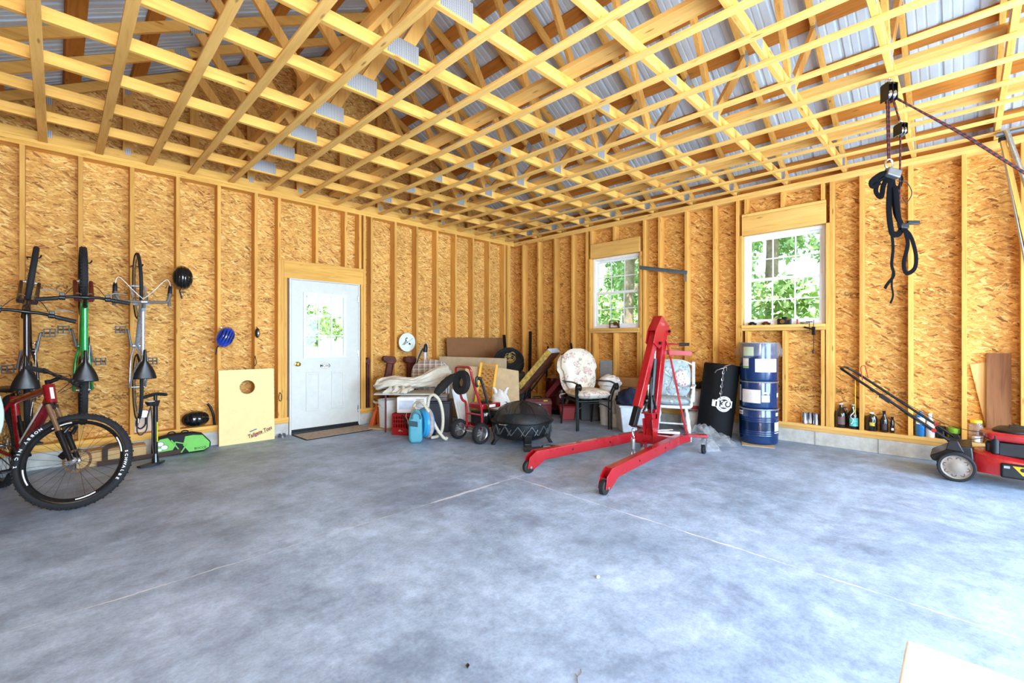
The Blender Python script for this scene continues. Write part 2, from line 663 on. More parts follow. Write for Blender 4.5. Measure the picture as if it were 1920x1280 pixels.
def clear_glass(name, tint=(1, 1, 1), fac=0.10):
    t = NT(name)
    tr = t.n('ShaderNodeBsdfTransparent'); tr.inputs[0].default_value = tuple(tint) + (1,)
    gl = t.n('ShaderNodeBsdfGlossy'); gl.inputs['Roughness'].default_value = 0.02
    lw = t.n('ShaderNodeLayerWeight', _Blend=0.25)
    mx = t.n('ShaderNodeMixShader')
    t.link(t.math('MULTIPLY', lw.outputs['Fresnel'], 1.0), mx.inputs[0])
    t.link(tr.outputs[0], mx.inputs[1]); t.link(gl.outputs[0], mx.inputs[2])
    t.link(mx.outputs[0], t.t.nodes['Material Output'].inputs['Surface'])
    return t.mat


GLASS = clear_glass('window_glass', (0.97, 0.99, 0.98))

# ---- floor and ground
b = MB(); b.box((XL - 0.16, YF - 0.2, -0.12), (XW + 0.16, YW + 0.16, 0.0))
struct(b.build('floor', CONC, smooth=False))
GRASS = pbr('sunlit_grass', (120, 150, 70), 0.9, var=0.3, scale=3)
GRAVEL = pbr('pale_gravel', (196, 190, 180), 0.95, var=0.15, scale=20)
b = MB(); b.box((-40, -45, -0.4), (45, 45, -0.15))
struct(b.build('ground', GRASS, smooth=False), 'grass outside the garage')
b = MB(); b.box((XL - 0.3, -16, -0.3), (XW + 0.3, YF - 0.2, -0.03))
struct(b.build('driveway', GRAVEL, smooth=False), 'pale gravel driveway in front of the garage')
b = MB(); b.box((0.2, YW + 0.3, -0.3), (7.5, 17.0, -0.1))
struct(b.build('gravel_yard', GRAVEL, smooth=False), 'pale gravel yard behind the back door')


# ---- walls. A wall is one structure with its studs, plates and sheathing as children
def wall_boards(parent, along, face, spans, lo=ZB, hi=ZT):
    """upright studs: along='x' for the back wall (y=face), 'y' for the window wall (x=face)"""
    for c, z0, z1 in spans:
        m = MB()
        if along == 'x':
            m.box((c - 0.019, face, z0), (c + 0.019, face + SD, z1))
        else:
            m.box((face, c - 0.019, z0), (face + SD, c + 0.019, z1))
        m.build('stud', WZ, parent, smooth=False, bevel=0.002, seg=1)


# door opening in the back wall, two windows in the window wall
DX0, DX1, DZ1 = 2.19, 3.19, 2.10
b = MB()
y0, y1 = YW + SD, YW + SD + 0.012
b.box((XL - 0.15, y0, CURB), (DX0, y1, ZT + 0.08)); b.box((DX1, y0, CURB), (XW + SD, y1, ZT + 0.08)); b.box((DX0, y0, DZ1), (DX1, y1, ZT + 0.08))
wall_back = struct(b.build('wall_back', OSBL, smooth=False))
for (xa, xb) in ((XL, DX0 - 0.005), (DX1 + 0.005, XW)):
    m = MB(); m.box((xa, YW + 0.008, 0.0), (xb, YW + 0.19, CURB)); m.build('curb', CURBM, wall_back, bevel=0.006, seg=1)
    for z in (CURB, CURB + 0.038):
        m = MB(); m.box((xa, YW + (0.004 if z == CURB else 0), z), (xb, YW + SD, z + 0.038)); m.build('bottom_plate', WX, wall_back, smooth=False, bevel=0.002, seg=1)
for z in (ZT, ZT + 0.038):
    m = MB(); m.box((XL, YW, z), (XW + SD, YW + SD, z + 0.0375)); m.build('top_plate', WX, wall_back, smooth=False, bevel=0.002, seg=1)
st = [(-0.24 - 0.4064, ZB, ZT)] + [(-0.24 + 0.4064 * k, ZB, ZT) for k in range(0, 6)]
st += [(2.07, ZB, ZT), (2.109, ZB, 2.34), (2.148, ZB, 2.10)]
st += [(3.27, ZB, ZT), (3.23, ZB, 2.10), (3.391, ZB, ZT)]
st += [(3.798 + 0.4035 * k, ZB, ZT) for k in range(0, 7)] + [(6.31, ZB, ZT), (6.352, ZB, ZT)]
st += [(2.56, 2.34, ZT), (2.98, 2.34, ZT), (3.2, 2.34, ZT)]
wall_boards(wall_back, 'x', YW, st)
m = MB(); m.box((2.128, YW, 2.10), (3.251, YW + SD, 2.30)); m.build('header', WX, wall_back, smooth=False, bevel=0.002, seg=1)
m = MB(); m.box((2.128, YW, 2.30), (3.251, YW + SD, 2.338)); m.build('header_plate', WX, wall_back, smooth=False, bevel=0.002, seg=1)

W1 = (3.62, 4.555); W2 = (1.17, 2.11); WZ0, WZ1 = 1.465, 2.665
b = MB()
x0, x1 = XW + SD, XW + SD + 0.012
cuts = [YF - 0.15, W2[0], W2[1], W1[0], W1[1], YW + SD]
for i in range(5):
    if i in (1, 3):
        b.box((x0, cuts[i], CURB), (x1, cuts[i + 1], WZ0)); b.box((x0, cuts[i], WZ1), (x1, cuts[i + 1], ZT + 0.08))
    else:
        b.box((x0, cuts[i], CURB), (x1, cuts[i + 1], ZT + 0.08))
wall_right = struct(b.build('wall_right', OSBR, smooth=False))
m = MB(); m.box((XW + 0.008, YF, 0.0), (XW + 0.19, YW + 0.15, CURB)); 
m.build('curb', CURBM, wall_right, bevel=0.006, seg=1)
for yy in (1.28, 0.68, -1.2):
    m = MB(); m.box((XW + 0.0055, yy - 0.006, 0.0), (XW + 0.03, yy + 0.006, CURB - 0.004)); m.build('mortar_joint', pbr('mortar', (150, 148, 142), 0.9), wall_right, smooth=False)
for z in (CURB, CURB + 0.038):
    m = MB(); m.box((XW + (0.004 if z == CURB else 0), YF, z), (XW + SD, YW + (SD if z == CURB else 0), z + 0.038)); m.build('bottom_plate', WY, wall_right, smooth=False, bevel=0.002, seg=1)
for z in (ZT, ZT + 0.038):
    m = MB(); m.box((XW, YF, z), (XW + SD, YW - 0.002, z + 0.0375)); m.build('top_plate', WY, wall_right, smooth=False, bevel=0.002, seg=1)
st = [(6.165 - 0.4064 * k, ZB, ZT) for k in range(0, 4)]
st += [(4.635, ZB, ZT), (4.575, ZB, WZ1), (3.60, ZB, WZ1), (3.545, ZB, ZT), (3.29, ZB, ZT), (2.875, ZB, ZT), (2.47, ZB, ZT),
       (2.165, ZB, ZT), (2.127, ZB, WZ1), (1.15, ZB, WZ1), (1.112, ZB, ZT), (0.83, ZB, ZT), (0.41, ZB, ZT), (0.0, ZB, ZT), (-0.40, ZB, ZT)]
st += [(-0.8 - 0.4064 * k, ZB, ZT) for k in range(0, 6)]
st += [(4.49, ZB, 1.39), (4.08, ZB, 1.39), (3.645, ZB, 1.39), (2.05, ZB, 1.39), (1.61, ZB, 1.39), (1.20, ZB, 1.39)]
st += [(4.54, 2.91, ZT), (4.09, 2.91, ZT), (2.06, 2.95, ZT), (1.63, 2.95, ZT), (1.2, 2.95, ZT)]
wall_boards(wall_right, 'y', XW, st)
for (a, c), ex in ((W1, 0.0), (W2, 0.04)):
    m = MB(); m.box((XW, a - 0.0, WZ1), (XW + SD, c + 0.0, 2.905)); m.build('header', WY, wall_right, smooth=False, bevel=0.002, seg=1)
    if ex:
        m = MB(); m.box((XW, a, 2.908), (XW + SD, c, 2.945)); m.build('header_plate', WY, wall_right, smooth=False, bevel=0.002, seg=1)
    m = MB(); m.box((XW - 0.002, a, 1.392), (XW + SD, c, 1.428)); m.build('sill_plate', WY, wall_right, smooth=False, bevel=0.002, seg=1)

# side wall left of the camera and the front wall with two open garage doors
b = MB(); b.box((XL - 0.152, YF - 0.15, 0), (XL - 0.14, YW + SD, ZT + 0.08))
wall_left = struct(b.build('wall_left', OSBR, smooth=False))
m = MB(); m.box((XL - 0.14, YF, 0), (XL - 0.002, YW, CURB)); m.build('curb', CURBM, wall_left, smooth=False)
m = MB(); m.box((XL - 0.14, YF, CURB), (XL, YW, ZB)); m.build('bottom_plate', WY, wall_left, smooth=False)
m = MB(); m.box((XL - 0.14, YF, ZT), (XL, YW, ZT + 0.075)); m.build('top_plate', WY, wall_left, smooth=False)
for k in range(23):
    yy = 6.1 - 0.4064 * k
    m = MB(); m.box((XL - 0.14, yy - 0.019, ZB), (XL, yy + 0.019, ZT)); m.build('stud', WZ, wall_left, smooth=False)
b = MB()
for xa, xb, za, zb in ((XL - 0.15, -0.4, 0, 3.22), (2.3, 3.4, 0, 3.22), (6.1, XW + 0.15, 0, 3.22), (-0.4, 2.3, 2.45, 3.22), (3.4, 6.1, 2.45, 3.22)):
    b.box((xa, YF - 0.15, za), (xb, YF - 0.01, zb))
wall_front = struct(b.build('wall_front', OSBL, smooth=False))


# gable triangles of sheathing above the plates
def gable(y, name):
    m = MB()
    za = ZT + 0.08
    zap = RZ + 0.16
    xa = RX - (zap - za) / SL; xb = RX + (zap - za) / SL
    m.prism([(xa, za), (xb, za), (RX, zap)], 0, 0.012, Matrix(((1, 0, 0, 0), (0, 0, 1, y), (0, 1, 0, 0), (0, 0, 0, 1))))
    return m


o = gable(YW + SD, 'g').build('gable_sheathing', OSBL, wall_back, smooth=False)
o = gable(YF - 0.03, 'g').build('gable_sheathing', OSBL, wall_front, smooth=False)

# ---- ceiling: ribbed metal roofing with its purlins as children
METAL = pbr('roofing_metal', (200, 212, 220), 0.6, 0.0, var=0.07, scale=2.5)


def roof_side(sgn):
    m = MB()
    prof = []
    y = YF - 0.3
    while y < YW + 0.35:
        prof += [(y, 0), (y + 0.012, 0.019), (y + 0.03, 0.019), (y + 0.042, 0), (y + 0.100, 0), (y + 0.106, 0.005), (y + 0.116, 0.005), (y + 0.122, 0),
                 (y + 0.165, 0), (y + 0.171, 0.005), (y + 0.181, 0.005), (y + 0.187, 0)]
        y += 0.2286
    top = []; bot = []
    L = 4.35
    base = RZ + 0.10 + 0.045
    for py, ph in prof:
        top.append(m.vert((RX + sgn * 0.0, py, base + ph)))
        bot.append(m.vert((RX + sgn * L, py, base - SL * L + ph)))
    for k in range(len(prof) - 1):
        m.face((top[k], top[k + 1], bot[k + 1], bot[k]))
    return m


roof = roof_side(1)
ceiling = struct(roof.build('ceiling', METAL, smooth=False, solid=0.001))
roof_side(-1).build('metal_roofing', METAL, ceiling, smooth=False, solid=0.001)


def purlin(sgn, d):
    x = RX + sgn * d
    z = RZ + 0.102 - SL * d
    a = math.atan(SL) * sgn
    m = MB()
    m.obox((x, (YF + YW) / 2, z + 0.021), (0.14, YW - YF + 0.5, 0.036), (0, a, 0))
    return m.build('purlin', WD, ceiling, smooth=False, bevel=0.002, seg=1)


for k in range(8):
    purlin(1, 0.12 + 0.50 * k)
    purlin(-1, 0.12 + 0.525 * k)
# eave boards closing the rafter ends over the long walls
for xs in (XW + SD + 0.02, XL - SD - 0.05):
    m = MB(); m.box((xs, YF, 3.16), (xs + 0.036, YW + 0.1, 3.345)); m.build('eave_board', WD, ceiling, smooth=False)


# ---- roof trusses: one thing each
def chord_poly(p, q, w):
    """quad strip of width w whose lower edge runs p-q (XZ plane)"""
    d = Vector((q[0] - p[0], q[1] - p[1])).normalized(); n = Vector((-d.y, d.x))
    if n.y < 0:
        n = -n
    return [p, q, (q[0] + n.x * w, q[1] + n.y * w), (p[0] + n.x * w, p[1] + n.y * w)]


def xz(y):
    return Matrix(((1, 0, 0, 0), (0, 0, 1, y), (0, 1, 0, 0), (0, 0, 0, 1)))


def web_poly(p, q, w=0.089):
    d = Vector((q[0] - p[0], q[1] - p[1])).normalized(); n = Vector((-d.y, d.x)) * (w / 2)
    return [(p[0] - n.x, p[1] - n.y), (q[0] - n.x, q[1] - n.y), (q[0] + n.x, q[1] + n.y), (p[0] + n.x, p[1] + n.y)]


PLATE = NT('toothed_plate')
_v = PLATE.coords((1, 1, 1), rnd=False)
_w1 = PLATE.n('ShaderNodeTexWave', _Scale=22.0, _Distortion=0.0, bands_direction='X'); PLATE.link(_v, _w1.inputs['Vector'])
_w2 = PLATE.n('ShaderNodeTexWave', _Scale=34.0, _Distortion=0.0, bands_direction='Z'); PLATE.link(_v, _w2.inputs['Vector'])
_mm = PLATE.math('MULTIPLY', _w1.outputs['Fac'], _w2.outputs['Fac'])
PLATE.link(PLATE.ramp(_mm, [(0.25, lin((196, 200, 202))), (0.5, lin((96, 98, 98)))]), PLATE.b.inputs['Base Color'])
PLATE.b.inputs['Metallic'].default_value = 0.6; PLATE.b.inputs['Roughness'].default_value = 0.4
PLATE = PLATE.mat


def make_truss():
    t = thing('roof_truss', '', 'roof truss', (0, 0, 0))
    th = 0.038
    M = xz(0)
    e = 0.0015
    m = MB(); m.box((XL - 0.02, 0, ZC), (XW + 0.02, th, ZC + 0.089)); m.build('bottom_chord', WX, t, smooth=False, bevel=0.0025, seg=1)
    # real rafters: lower edge through (RX, RZ) with slope SL, plumb cut at the ridge
    for s in (1, -1):
        x1 = RX + s * 4.12
        h = 0.089 * math.sqrt(1 + SL * SL)
        poly = [(RX + s * 0.001, RZ), (x1, RZ - SL * 4.12), (x1, RZ - SL * 4.12 + h), (RX + s * 0.001, RZ + h)]
        m = MB(); m.prism(poly, -0.0005 if s > 0 else 0, th, M); m.build('top_chord', WX, t, smooth=False, bevel=0.0025, seg=1)
    zj = ZC + 0.089
    J1, J2 = 1.70, 4.15
    def under(x):
        return RZ - SL * abs(x - RX)
    for p, q in (((J1 + 0.03, zj), (RX - 0.05, under(RX - 0.05))), ((J1 - 0.05, zj), (0.95, under(0.95))),
                 ((J2 - 0.03, zj), (RX + 0.05, under(RX + 0.05))), ((J2 + 0.05, zj), (4.95, under(4.95)))):
        d = (Vector(q) - Vector(p)).normalized()
        q2 = (q[0] - d.x * 0.02, q[1] - d.y * 0.02); p2 = (p[0] + d.x * 0.012, p[1] + d.y * 0.012)
        m = MB(); m.prism(web_poly(p2, q2), 0.0005, th - 0.0005, M); m.build('web', WZ, t, smooth=False, bevel=0.002, seg=1)
    for (x, z, w, h, ang) in ((J1 + 0.01, zj - 0.01, 0.25, 0.13, 0), (J2, zj - 0.0, 0.13, 0.15, 0), (3.31, ZC + 0.045, 0.13, 0.085, 0),
                              (RX, RZ + 0.02, 0.11, 0.17, 0), (0.93, under(0.93) + 0.03, 0.12, 0.12, -0.5), (4.97, under(4.97) + 0.03, 0.12, 0.12, 0.5),
                              (6.28, ZC + 0.07, 0.16, 0.12, 0), (-0.62, ZC + 0.07, 0.16, 0.12, 0)):
        m = MB(); m.obox((x, th / 2, z), (w, th + 0.004, h), (0, ang, 0)); m.build('gusset_plate', PLATE, t, smooth=False)
    return t


t0 = make_truss()
for k in range(14):
    yy = 5.80 - 0.604 * k
    if yy < YF + 0.1:
        break
    lab = 'pine roof truss, %s in from the back wall with the door' % ORD[k]
    if k == 0:
        t0.location = (0, yy, 0); t0['label'] = lab; t0['group'] = 'roof trusses'
    else:
        dup(t0, (0, yy, 0), None, lab, 'roof trusses')

# the gable-end truss standing on the back wall has uprights instead of webs
g = thing('gable_truss', 'gable-end truss with upright studs standing on the back wall', 'roof truss', (0, 6.42, 0))
m = MB(); m.box((XL - 0.02, 0, ZC), (XW + 0.02, 0.038, ZC + 0.089)); m.build('bottom_chord', WX, g, smooth=False, bevel=0.0025, seg=1)
for s in (1, -1):
    x1 = RX + s * 4.12; h = 0.089 * math.sqrt(1 + SL * SL)
    m = MB(); m.prism([(RX + s * 0.001, RZ), (x1, RZ - SL * 4.12), (x1, RZ - SL * 4.12 + h), (RX + s * 0.001, RZ + h)], -0.0005 if s > 0 else 0, 0.038, xz(0))
    m.build('top_chord', WX, g, smooth=False, bevel=0.0025, seg=1)
for k in range(11):
    xx = -0.06 + 0.6 * k
    zt = RZ - SL * abs(xx - RX) - 0.03
    if zt - ZC > 0.3:
        m = MB(); m.box((xx - 0.044, 0.0005, ZC + 0.09), (xx + 0.044, 0.0375, zt)); m.build('upright', WZ, g, smooth=False)
        for z in (zt - 0.02, ZC + 0.085):
            m = MB(); m.box((xx - 0.025, -0.002, z - 0.035), (xx + 0.025, 0.004, z + 0.035)); m.build('gusset_plate', PLATE, g, smooth=False)

# ceiling strapping nailed under the trusses
XS = [-0.52, -0.10, 0.307, 0.72, 1.10, 1.51, 1.93, 2.36, 2.82, 3.16, 3.52, 3.91, 4.32, 4.66, 5.07, 5.47, 5.86, 6.25]
for k, x in enumerate(XS):
    m = MB(); m.box((-0.032, YF + 0.02, 0), (0.032, YW - 0.012, 0.019))
    tag(m.build('ceiling_strap', WY, None, smooth=False, bevel=0.002, seg=1), 'pale ceiling batten under the trusses, %s from the left' % ORD[k], 'batten', 'ceiling battens', loc=(x, 0, ZC - 0.0195))
m = MB(); m.box((-0.019, YF + 0.1, 0), (0.019, YW - 0.02, 0.089))
tag(m.build('bracing_board', WY, None, smooth=False, bevel=0.002, seg=1), 'long brace on edge over the bottom chords beside the big gusset plates', 'brace', loc=(1.46, 0, ZC + 0.0895))
for x, lb in ((2.79, 'long flat brace over the chords under the middle of the roof'), (4.47, 'long flat brace over the chords along the middle of the right slope'), (5.55, 'long flat brace over the chords nearest the window wall')):
    m = MB(); m.box((-0.07, YF + 0.1, 0), (0.07, YW - 0.02, 0.038))
    tag(m.build('bracing_board', WY, None, smooth=False, bevel=0.002, seg=1), lb, 'brace', loc=(x, 0, ZC + 0.0895))


# ---- windows
def window(name, ya, yb):
    """double-hung vinyl window, 3 x 2 lites per sash, set near the outside of the wall"""
    xf = XW + 0.085
    cy = (ya + yb) / 2; w = yb - ya - 0.008
    z0, z1 = 1.43, WZ1
    m = MB()
    def rim(m, y0, y1, za, zb, x0, x1, t, tb=None):
        tb = tb or t
        m.box((x0, y0, za), (x1, y0 + t, zb)); m.box((x0, y1 - t, za), (x1, y1, zb))
        m.box((x0, y0 + t, za), (x1, y1 - t, za + tb)); m.box((x0, y0 + t, zb - t), (x1, y1 - t, zb))
    rim(m, ya + 0.004, yb - 0.004, z0 + 0.038, z1, xf, xf + 0.07, 0.045)
    f = struct(m.build(name, VINYL, bevel=0.003, seg=1))
    mid = (z0 + 0.038 + z1) / 2
    for (za, zb, dx) in ((z0 + 0.075, mid + 0.02, 0.012), (mid - 0.02, z1 - 0.04, 0.036)):
        m = MB(); a, c = ya + 0.045, yb - 0.045
        rim(m, a, c, za, zb, xf + dx, xf + dx + 0.024, 0.04)
        s = m.build('sash', VINYL, f, bevel=0.002, seg=1)
        m = MB(); m.box((xf + dx + 0.010, a + 0.03, za + 0.03), (xf + dx + 0.014, c - 0.03, zb - 0.03)); m.build('pane', GLASS, s, smooth=False)
        m = MB()
        for q in (1, 2):
            yy = a + 0.04 + (c - a - 0.08) * q / 3
            m.box((xf + dx + 0.0055, yy - 0.008, za + 0.035), (xf + dx + 0.0185, yy + 0.008, zb - 0.035))
        zz = (za + zb) / 2
        m.box((xf + dx + 0.0052, a + 0.035, zz - 0.008), (xf + dx + 0.0188, c - 0.035, zz + 0.008))
        m.build('muntins', VINYL, s, smooth=False)
    m = MB(); m.box((xf - 0.006, cy - 0.03, mid + 0.02), (xf + 0.012, cy + 0.03, mid + 0.034)); m.build('sash_lock', VINYL, f, bevel=0.003)
    m = MB(); m.box((XW - 0.02, ya + 0.002, 1.4285), (XW + SD, yb - 0.002, 1.4655)); m.build('window_sill', WY, f, smooth=False, bevel=0.002, seg=1)
    return f


window('window_1', *W1)
window('window_2', *W2)

# ---- back door
m = MB()
fy = YW - 0.012
m.box((DX0, fy, 0), (DX0 + 0.026, YW + SD, DZ1)); m.box((DX1 - 0.026, fy, 0), (DX1, YW + SD, DZ1)); m.box((DX0 + 0.026, fy, DZ1 - 0.014), (DX1 - 0.026, YW + SD, DZ1))
door = struct(m.build('door_1', WHITE, smooth=False, bevel=0.002, seg=1))
sx0, sx1, sz0, sz1 = DX0 + 0.028, DX1 - 0.028, 0.06, DZ1 - 0.017
gx0, gx1, gz0, gz1 = 2.40, 2.945, 1.05, 1.895
m = MB()
ya, yb = YW - 0.008, YW + 0.036
M = Matrix(((1, 0, 0, 0), (0, 0, 1, 0), (0, 1, 0, 0), (0, 0, 0, 1)))
m.ring_prism([(sx0, sz0), (sx1, sz0), (sx1, sz1), (sx0, sz1)], [(gx0, gz0), (gx1, gz0), (gx1, gz1), (gx0, gz1)], ya, yb, M)
slab = m.build('door_slab', WHITE, door, smooth=False, bevel=0.002, seg=1)
m = MB()
o_ = 0.032
m.ring_prism([(gx0 - o_, gz0 - o_), (gx1 + o_, gz0 - o_), (gx1 + o_, gz1 + o_), (gx0 - o_, gz1 + o_)], [(gx0 + .012, gz0 + .012), (gx1 - .012, gz0 + .012), (gx1 - .012, gz1 - .012), (gx0 + .012, gz1 - .012)], ya - 0.013, ya + 0.02, M)
m.build('glazing_frame', pbr('lite_frame', (222, 230, 236), 0.4, var=0.02), slab, smooth=False, bevel=0.003, seg=1)
m = MB()
for q in (1, 2):
    xx = gx0 + (gx1 - gx0) * q / 3; zz = gz0 + (gz1 - gz0) * q / 3
    m.box((xx - 0.008, ya - 0.006, gz0), (xx + 0.008, ya + 0.014, gz1)); m.box((gx0, ya - 0.0055, zz - 0.008), (gx1, ya + 0.0135, zz + 0.008))
m.build('muntins', pbr('lite_frame', (222, 230, 236)), slab, smooth=False)
m = MB(); m.box((gx0 - 0.005, ya + 0.016, gz0 - 0.005), (gx1 + 0.005, ya + 0.021, gz1 + 0.005)); m.build('pane', GLASS, slab, smooth=False)
for (pa, pb) in ((2.404, 2.60), (2.757, 2.955)):
    m = MB()
    m.ring_prism([(pa, .29), (pb, .29), (pb, .826), (pa, .826)], [(pa + .03, .32), (pb - .03, .32), (pb - .03, .796), (pa + .03, .796)], ya - 0.007, ya + 0.004, M)
    m.build('raised_panel', WHITE, slab, smooth=False, bevel=0.006, seg=2)
m = MB(); m.lathe([(0.001, 0), (0.032, 0), (0.032, 0.006), (0.014, 0.012), (0.011, 0.035), (0.024, 0.042), (0.029, 0.055), (0.024, 0.068), (0.001, 0.074)], 24, (2.292, ya, 0.945), (0, -1, 0)); m.build('door_knob', BRASS, slab)
for z in (0.25, 1.08, 1.88):
    m = MB(); m.box((sx1 - 0.012, ya - 0.003, z - 0.05), (sx1 + 0.012, ya + 0.006, z + 0.05)); m.cyl((sx1 + 0.001, ya - 0.006, z - 0.05), (sx1 + 0.001, ya - 0.006, z + 0.05), 0.006, n=10)
    m.build('hinge', STEEL, door, bevel=0.001, seg=1)
m = MB(); m.box((DX0 + 0.026, YW - 0.03, 0.0), (DX1 - 0.026, YW + SD, 0.03)); m.build('threshold', BLACKP, door, smooth=False)
m = MB(); m.box((sx0, ya - 0.004, 0.032), (sx1, ya + 0.03, 0.062)); m.build('door_sweep', BLACKR, door, smooth=False)
# oval sticker
el = lambda a, c, n=40: [(a * math.cos(2 * PI * k / n), c * math.sin(2 * PI * k / n)) for k in range(n)]
stk = MB(); stk.prism(el(0.078, 0.045), 0, 0.0012, basis((2.67, ya, 0.908), (1, 0, 0), (0, 0, 1)))
sticker = stk.build('oval_sticker', WINK, slab, smooth=False)
stk = MB(); stk.ring_prism(el(0.074, 0.041), el(0.069, 0.037), 0.0012, 0.0016, basis((2.67, ya, 0.908), (1, 0, 0), (0, 0, 1))); stk.build('sticker_border', INK, sticker, smooth=False)
text_part('lettering', 'MOAB', 0.058, INK, sticker, basis((2.67, ya - 0.0016, 0.908), (1, 0, 0), (0, 0, 1)), 0.0003, 0.85, 0.0003)

# ---- trees outside
LEAF = NT('leaves'); _o = LEAF.n('ShaderNodeObjectInfo'); _v = LEAF.coords((1, 1, 1), rnd=False)
LEAF.link(LEAF.ramp(LEAF.noise(_v, 3.0, 3), [(0.3, lin((104, 142, 92))), (0.5, lin((146, 180, 120))), (0.7, lin((196, 216, 160)))]), LEAF.b.inputs['Base Color'])
LEAF.b.inputs['Roughness'].default_value = 0.6
LEAF.b.inputs['Transmission Weight'].default_value = 0.0
LEAF = LEAF.mat
BARK = pbr('bark', (128, 112, 96), 0.9, var=0.25, scale=8, bump=0.5)


def tree_mesh(seed, h, r, n, low):
    R = random.Random(seed)
    m = MB()
    cl = []
    for k in range(26):
        z = low + (h - low) * R.random()
        a = R.random() * 2 * PI
        rr = r * (1.0 - 0.55 * (z - low) / (h - low)) * math.sqrt(R.random())
        cl.append((Vector((rr * math.cos(a), rr * math.sin(a), z)), r * R.uniform(0.22, 0.42)))
    for k in range(n):
        c, cr = R.choice(cl)
        d = Vector((R.gauss(0, 1), R.gauss(0, 1), R.gauss(0, 0.8))).normalized() * cr * R.random() ** 0.4
        p = c + d
        u = Vector((R.gauss(0, 1), R.gauss(0, 1), R.gauss(0, 1))).normalized(); w = u.cross(Vector((R.gauss(0, 1), R.gauss(0, 1), R.gauss(0, 1)))).normalized()
        s = R.uniform(0.05, 0.12)
        i = [m.vert(p + u * s), m.vert(p + w * s * 0.5), m.vert(p - u * s), m.vert(p - w * s * 0.5)]
        m.face(i)
    return m


tt = thing('leafy_tree', 'leafy green tree outside beyond the windows', 'tree', (0, 0, -0.2), group='trees outside')
tree_mesh(3, 7.0, 1.45, 8500, 0.4).build('foliage', LEAF, tt, smooth=False)
m = MB(); m.tube(smoothpath([(0, 0, -0.1), (0.05, 0.02, 2), (-0.05, 0.06, 4), (0.02, 0, 6.4)], 4), [0.16 - 0.006 * k for k in range(13)], 10); m.build('trunk', BARK, tt)
spots = [(10.4, 9.6), (10.6, 6.2), (10.2, 2.8), (10.7, -0.7), (13.9, 11.6), (14.1, 8.0), (13.7, 4.5), (14.2, 1.0), (13.8, -2.6),
         (1.6, 15.6), (5.1, 14.8), (8.6, 15.9), (3.3, 18.9), (6.9, 18.6), (11.6, 14.6), (17.6, 6.3), (17.4, 10.0), (17.6, 2.6), (-0.2, 19.0)]
for k, (x, y) in enumerate(spots):
    if k == 0:
        tt.location = (x, y, -0.2)
    else:
        c = dup(tt, (x, y, -0.2), k * 1.7)
        c.scale = (1 + 0.06 * math.sin(k * 2.1),) * 2 + (1 + 0.15 * math.cos(k),)
# ---------------------------------------------------------------- bicycles
TYRE = pbr('tyre_rubber', (30, 30, 32), 0.8, var=0.15, scale=40)
RIMS = pbr('silver_rim', (190, 192, 194), 0.3, 0.9, var=0.05)
RIMB = pbr('black_rim', (30, 31, 33), 0.3, 0.4, var=0.05)
CHROME = pbr('chrome', (210, 212, 215), 0.15, 1.0, var=0.04)
ALU = pbr('brushed_alloy', (180, 182, 184), 0.35, 0.9, var=0.06)
SADDLE = pbr('saddle_vinyl', (24, 24, 26), 0.38, var=0.08)
GRIP = pbr('grip_rubber', (28, 28, 30), 0.7, var=0.1)


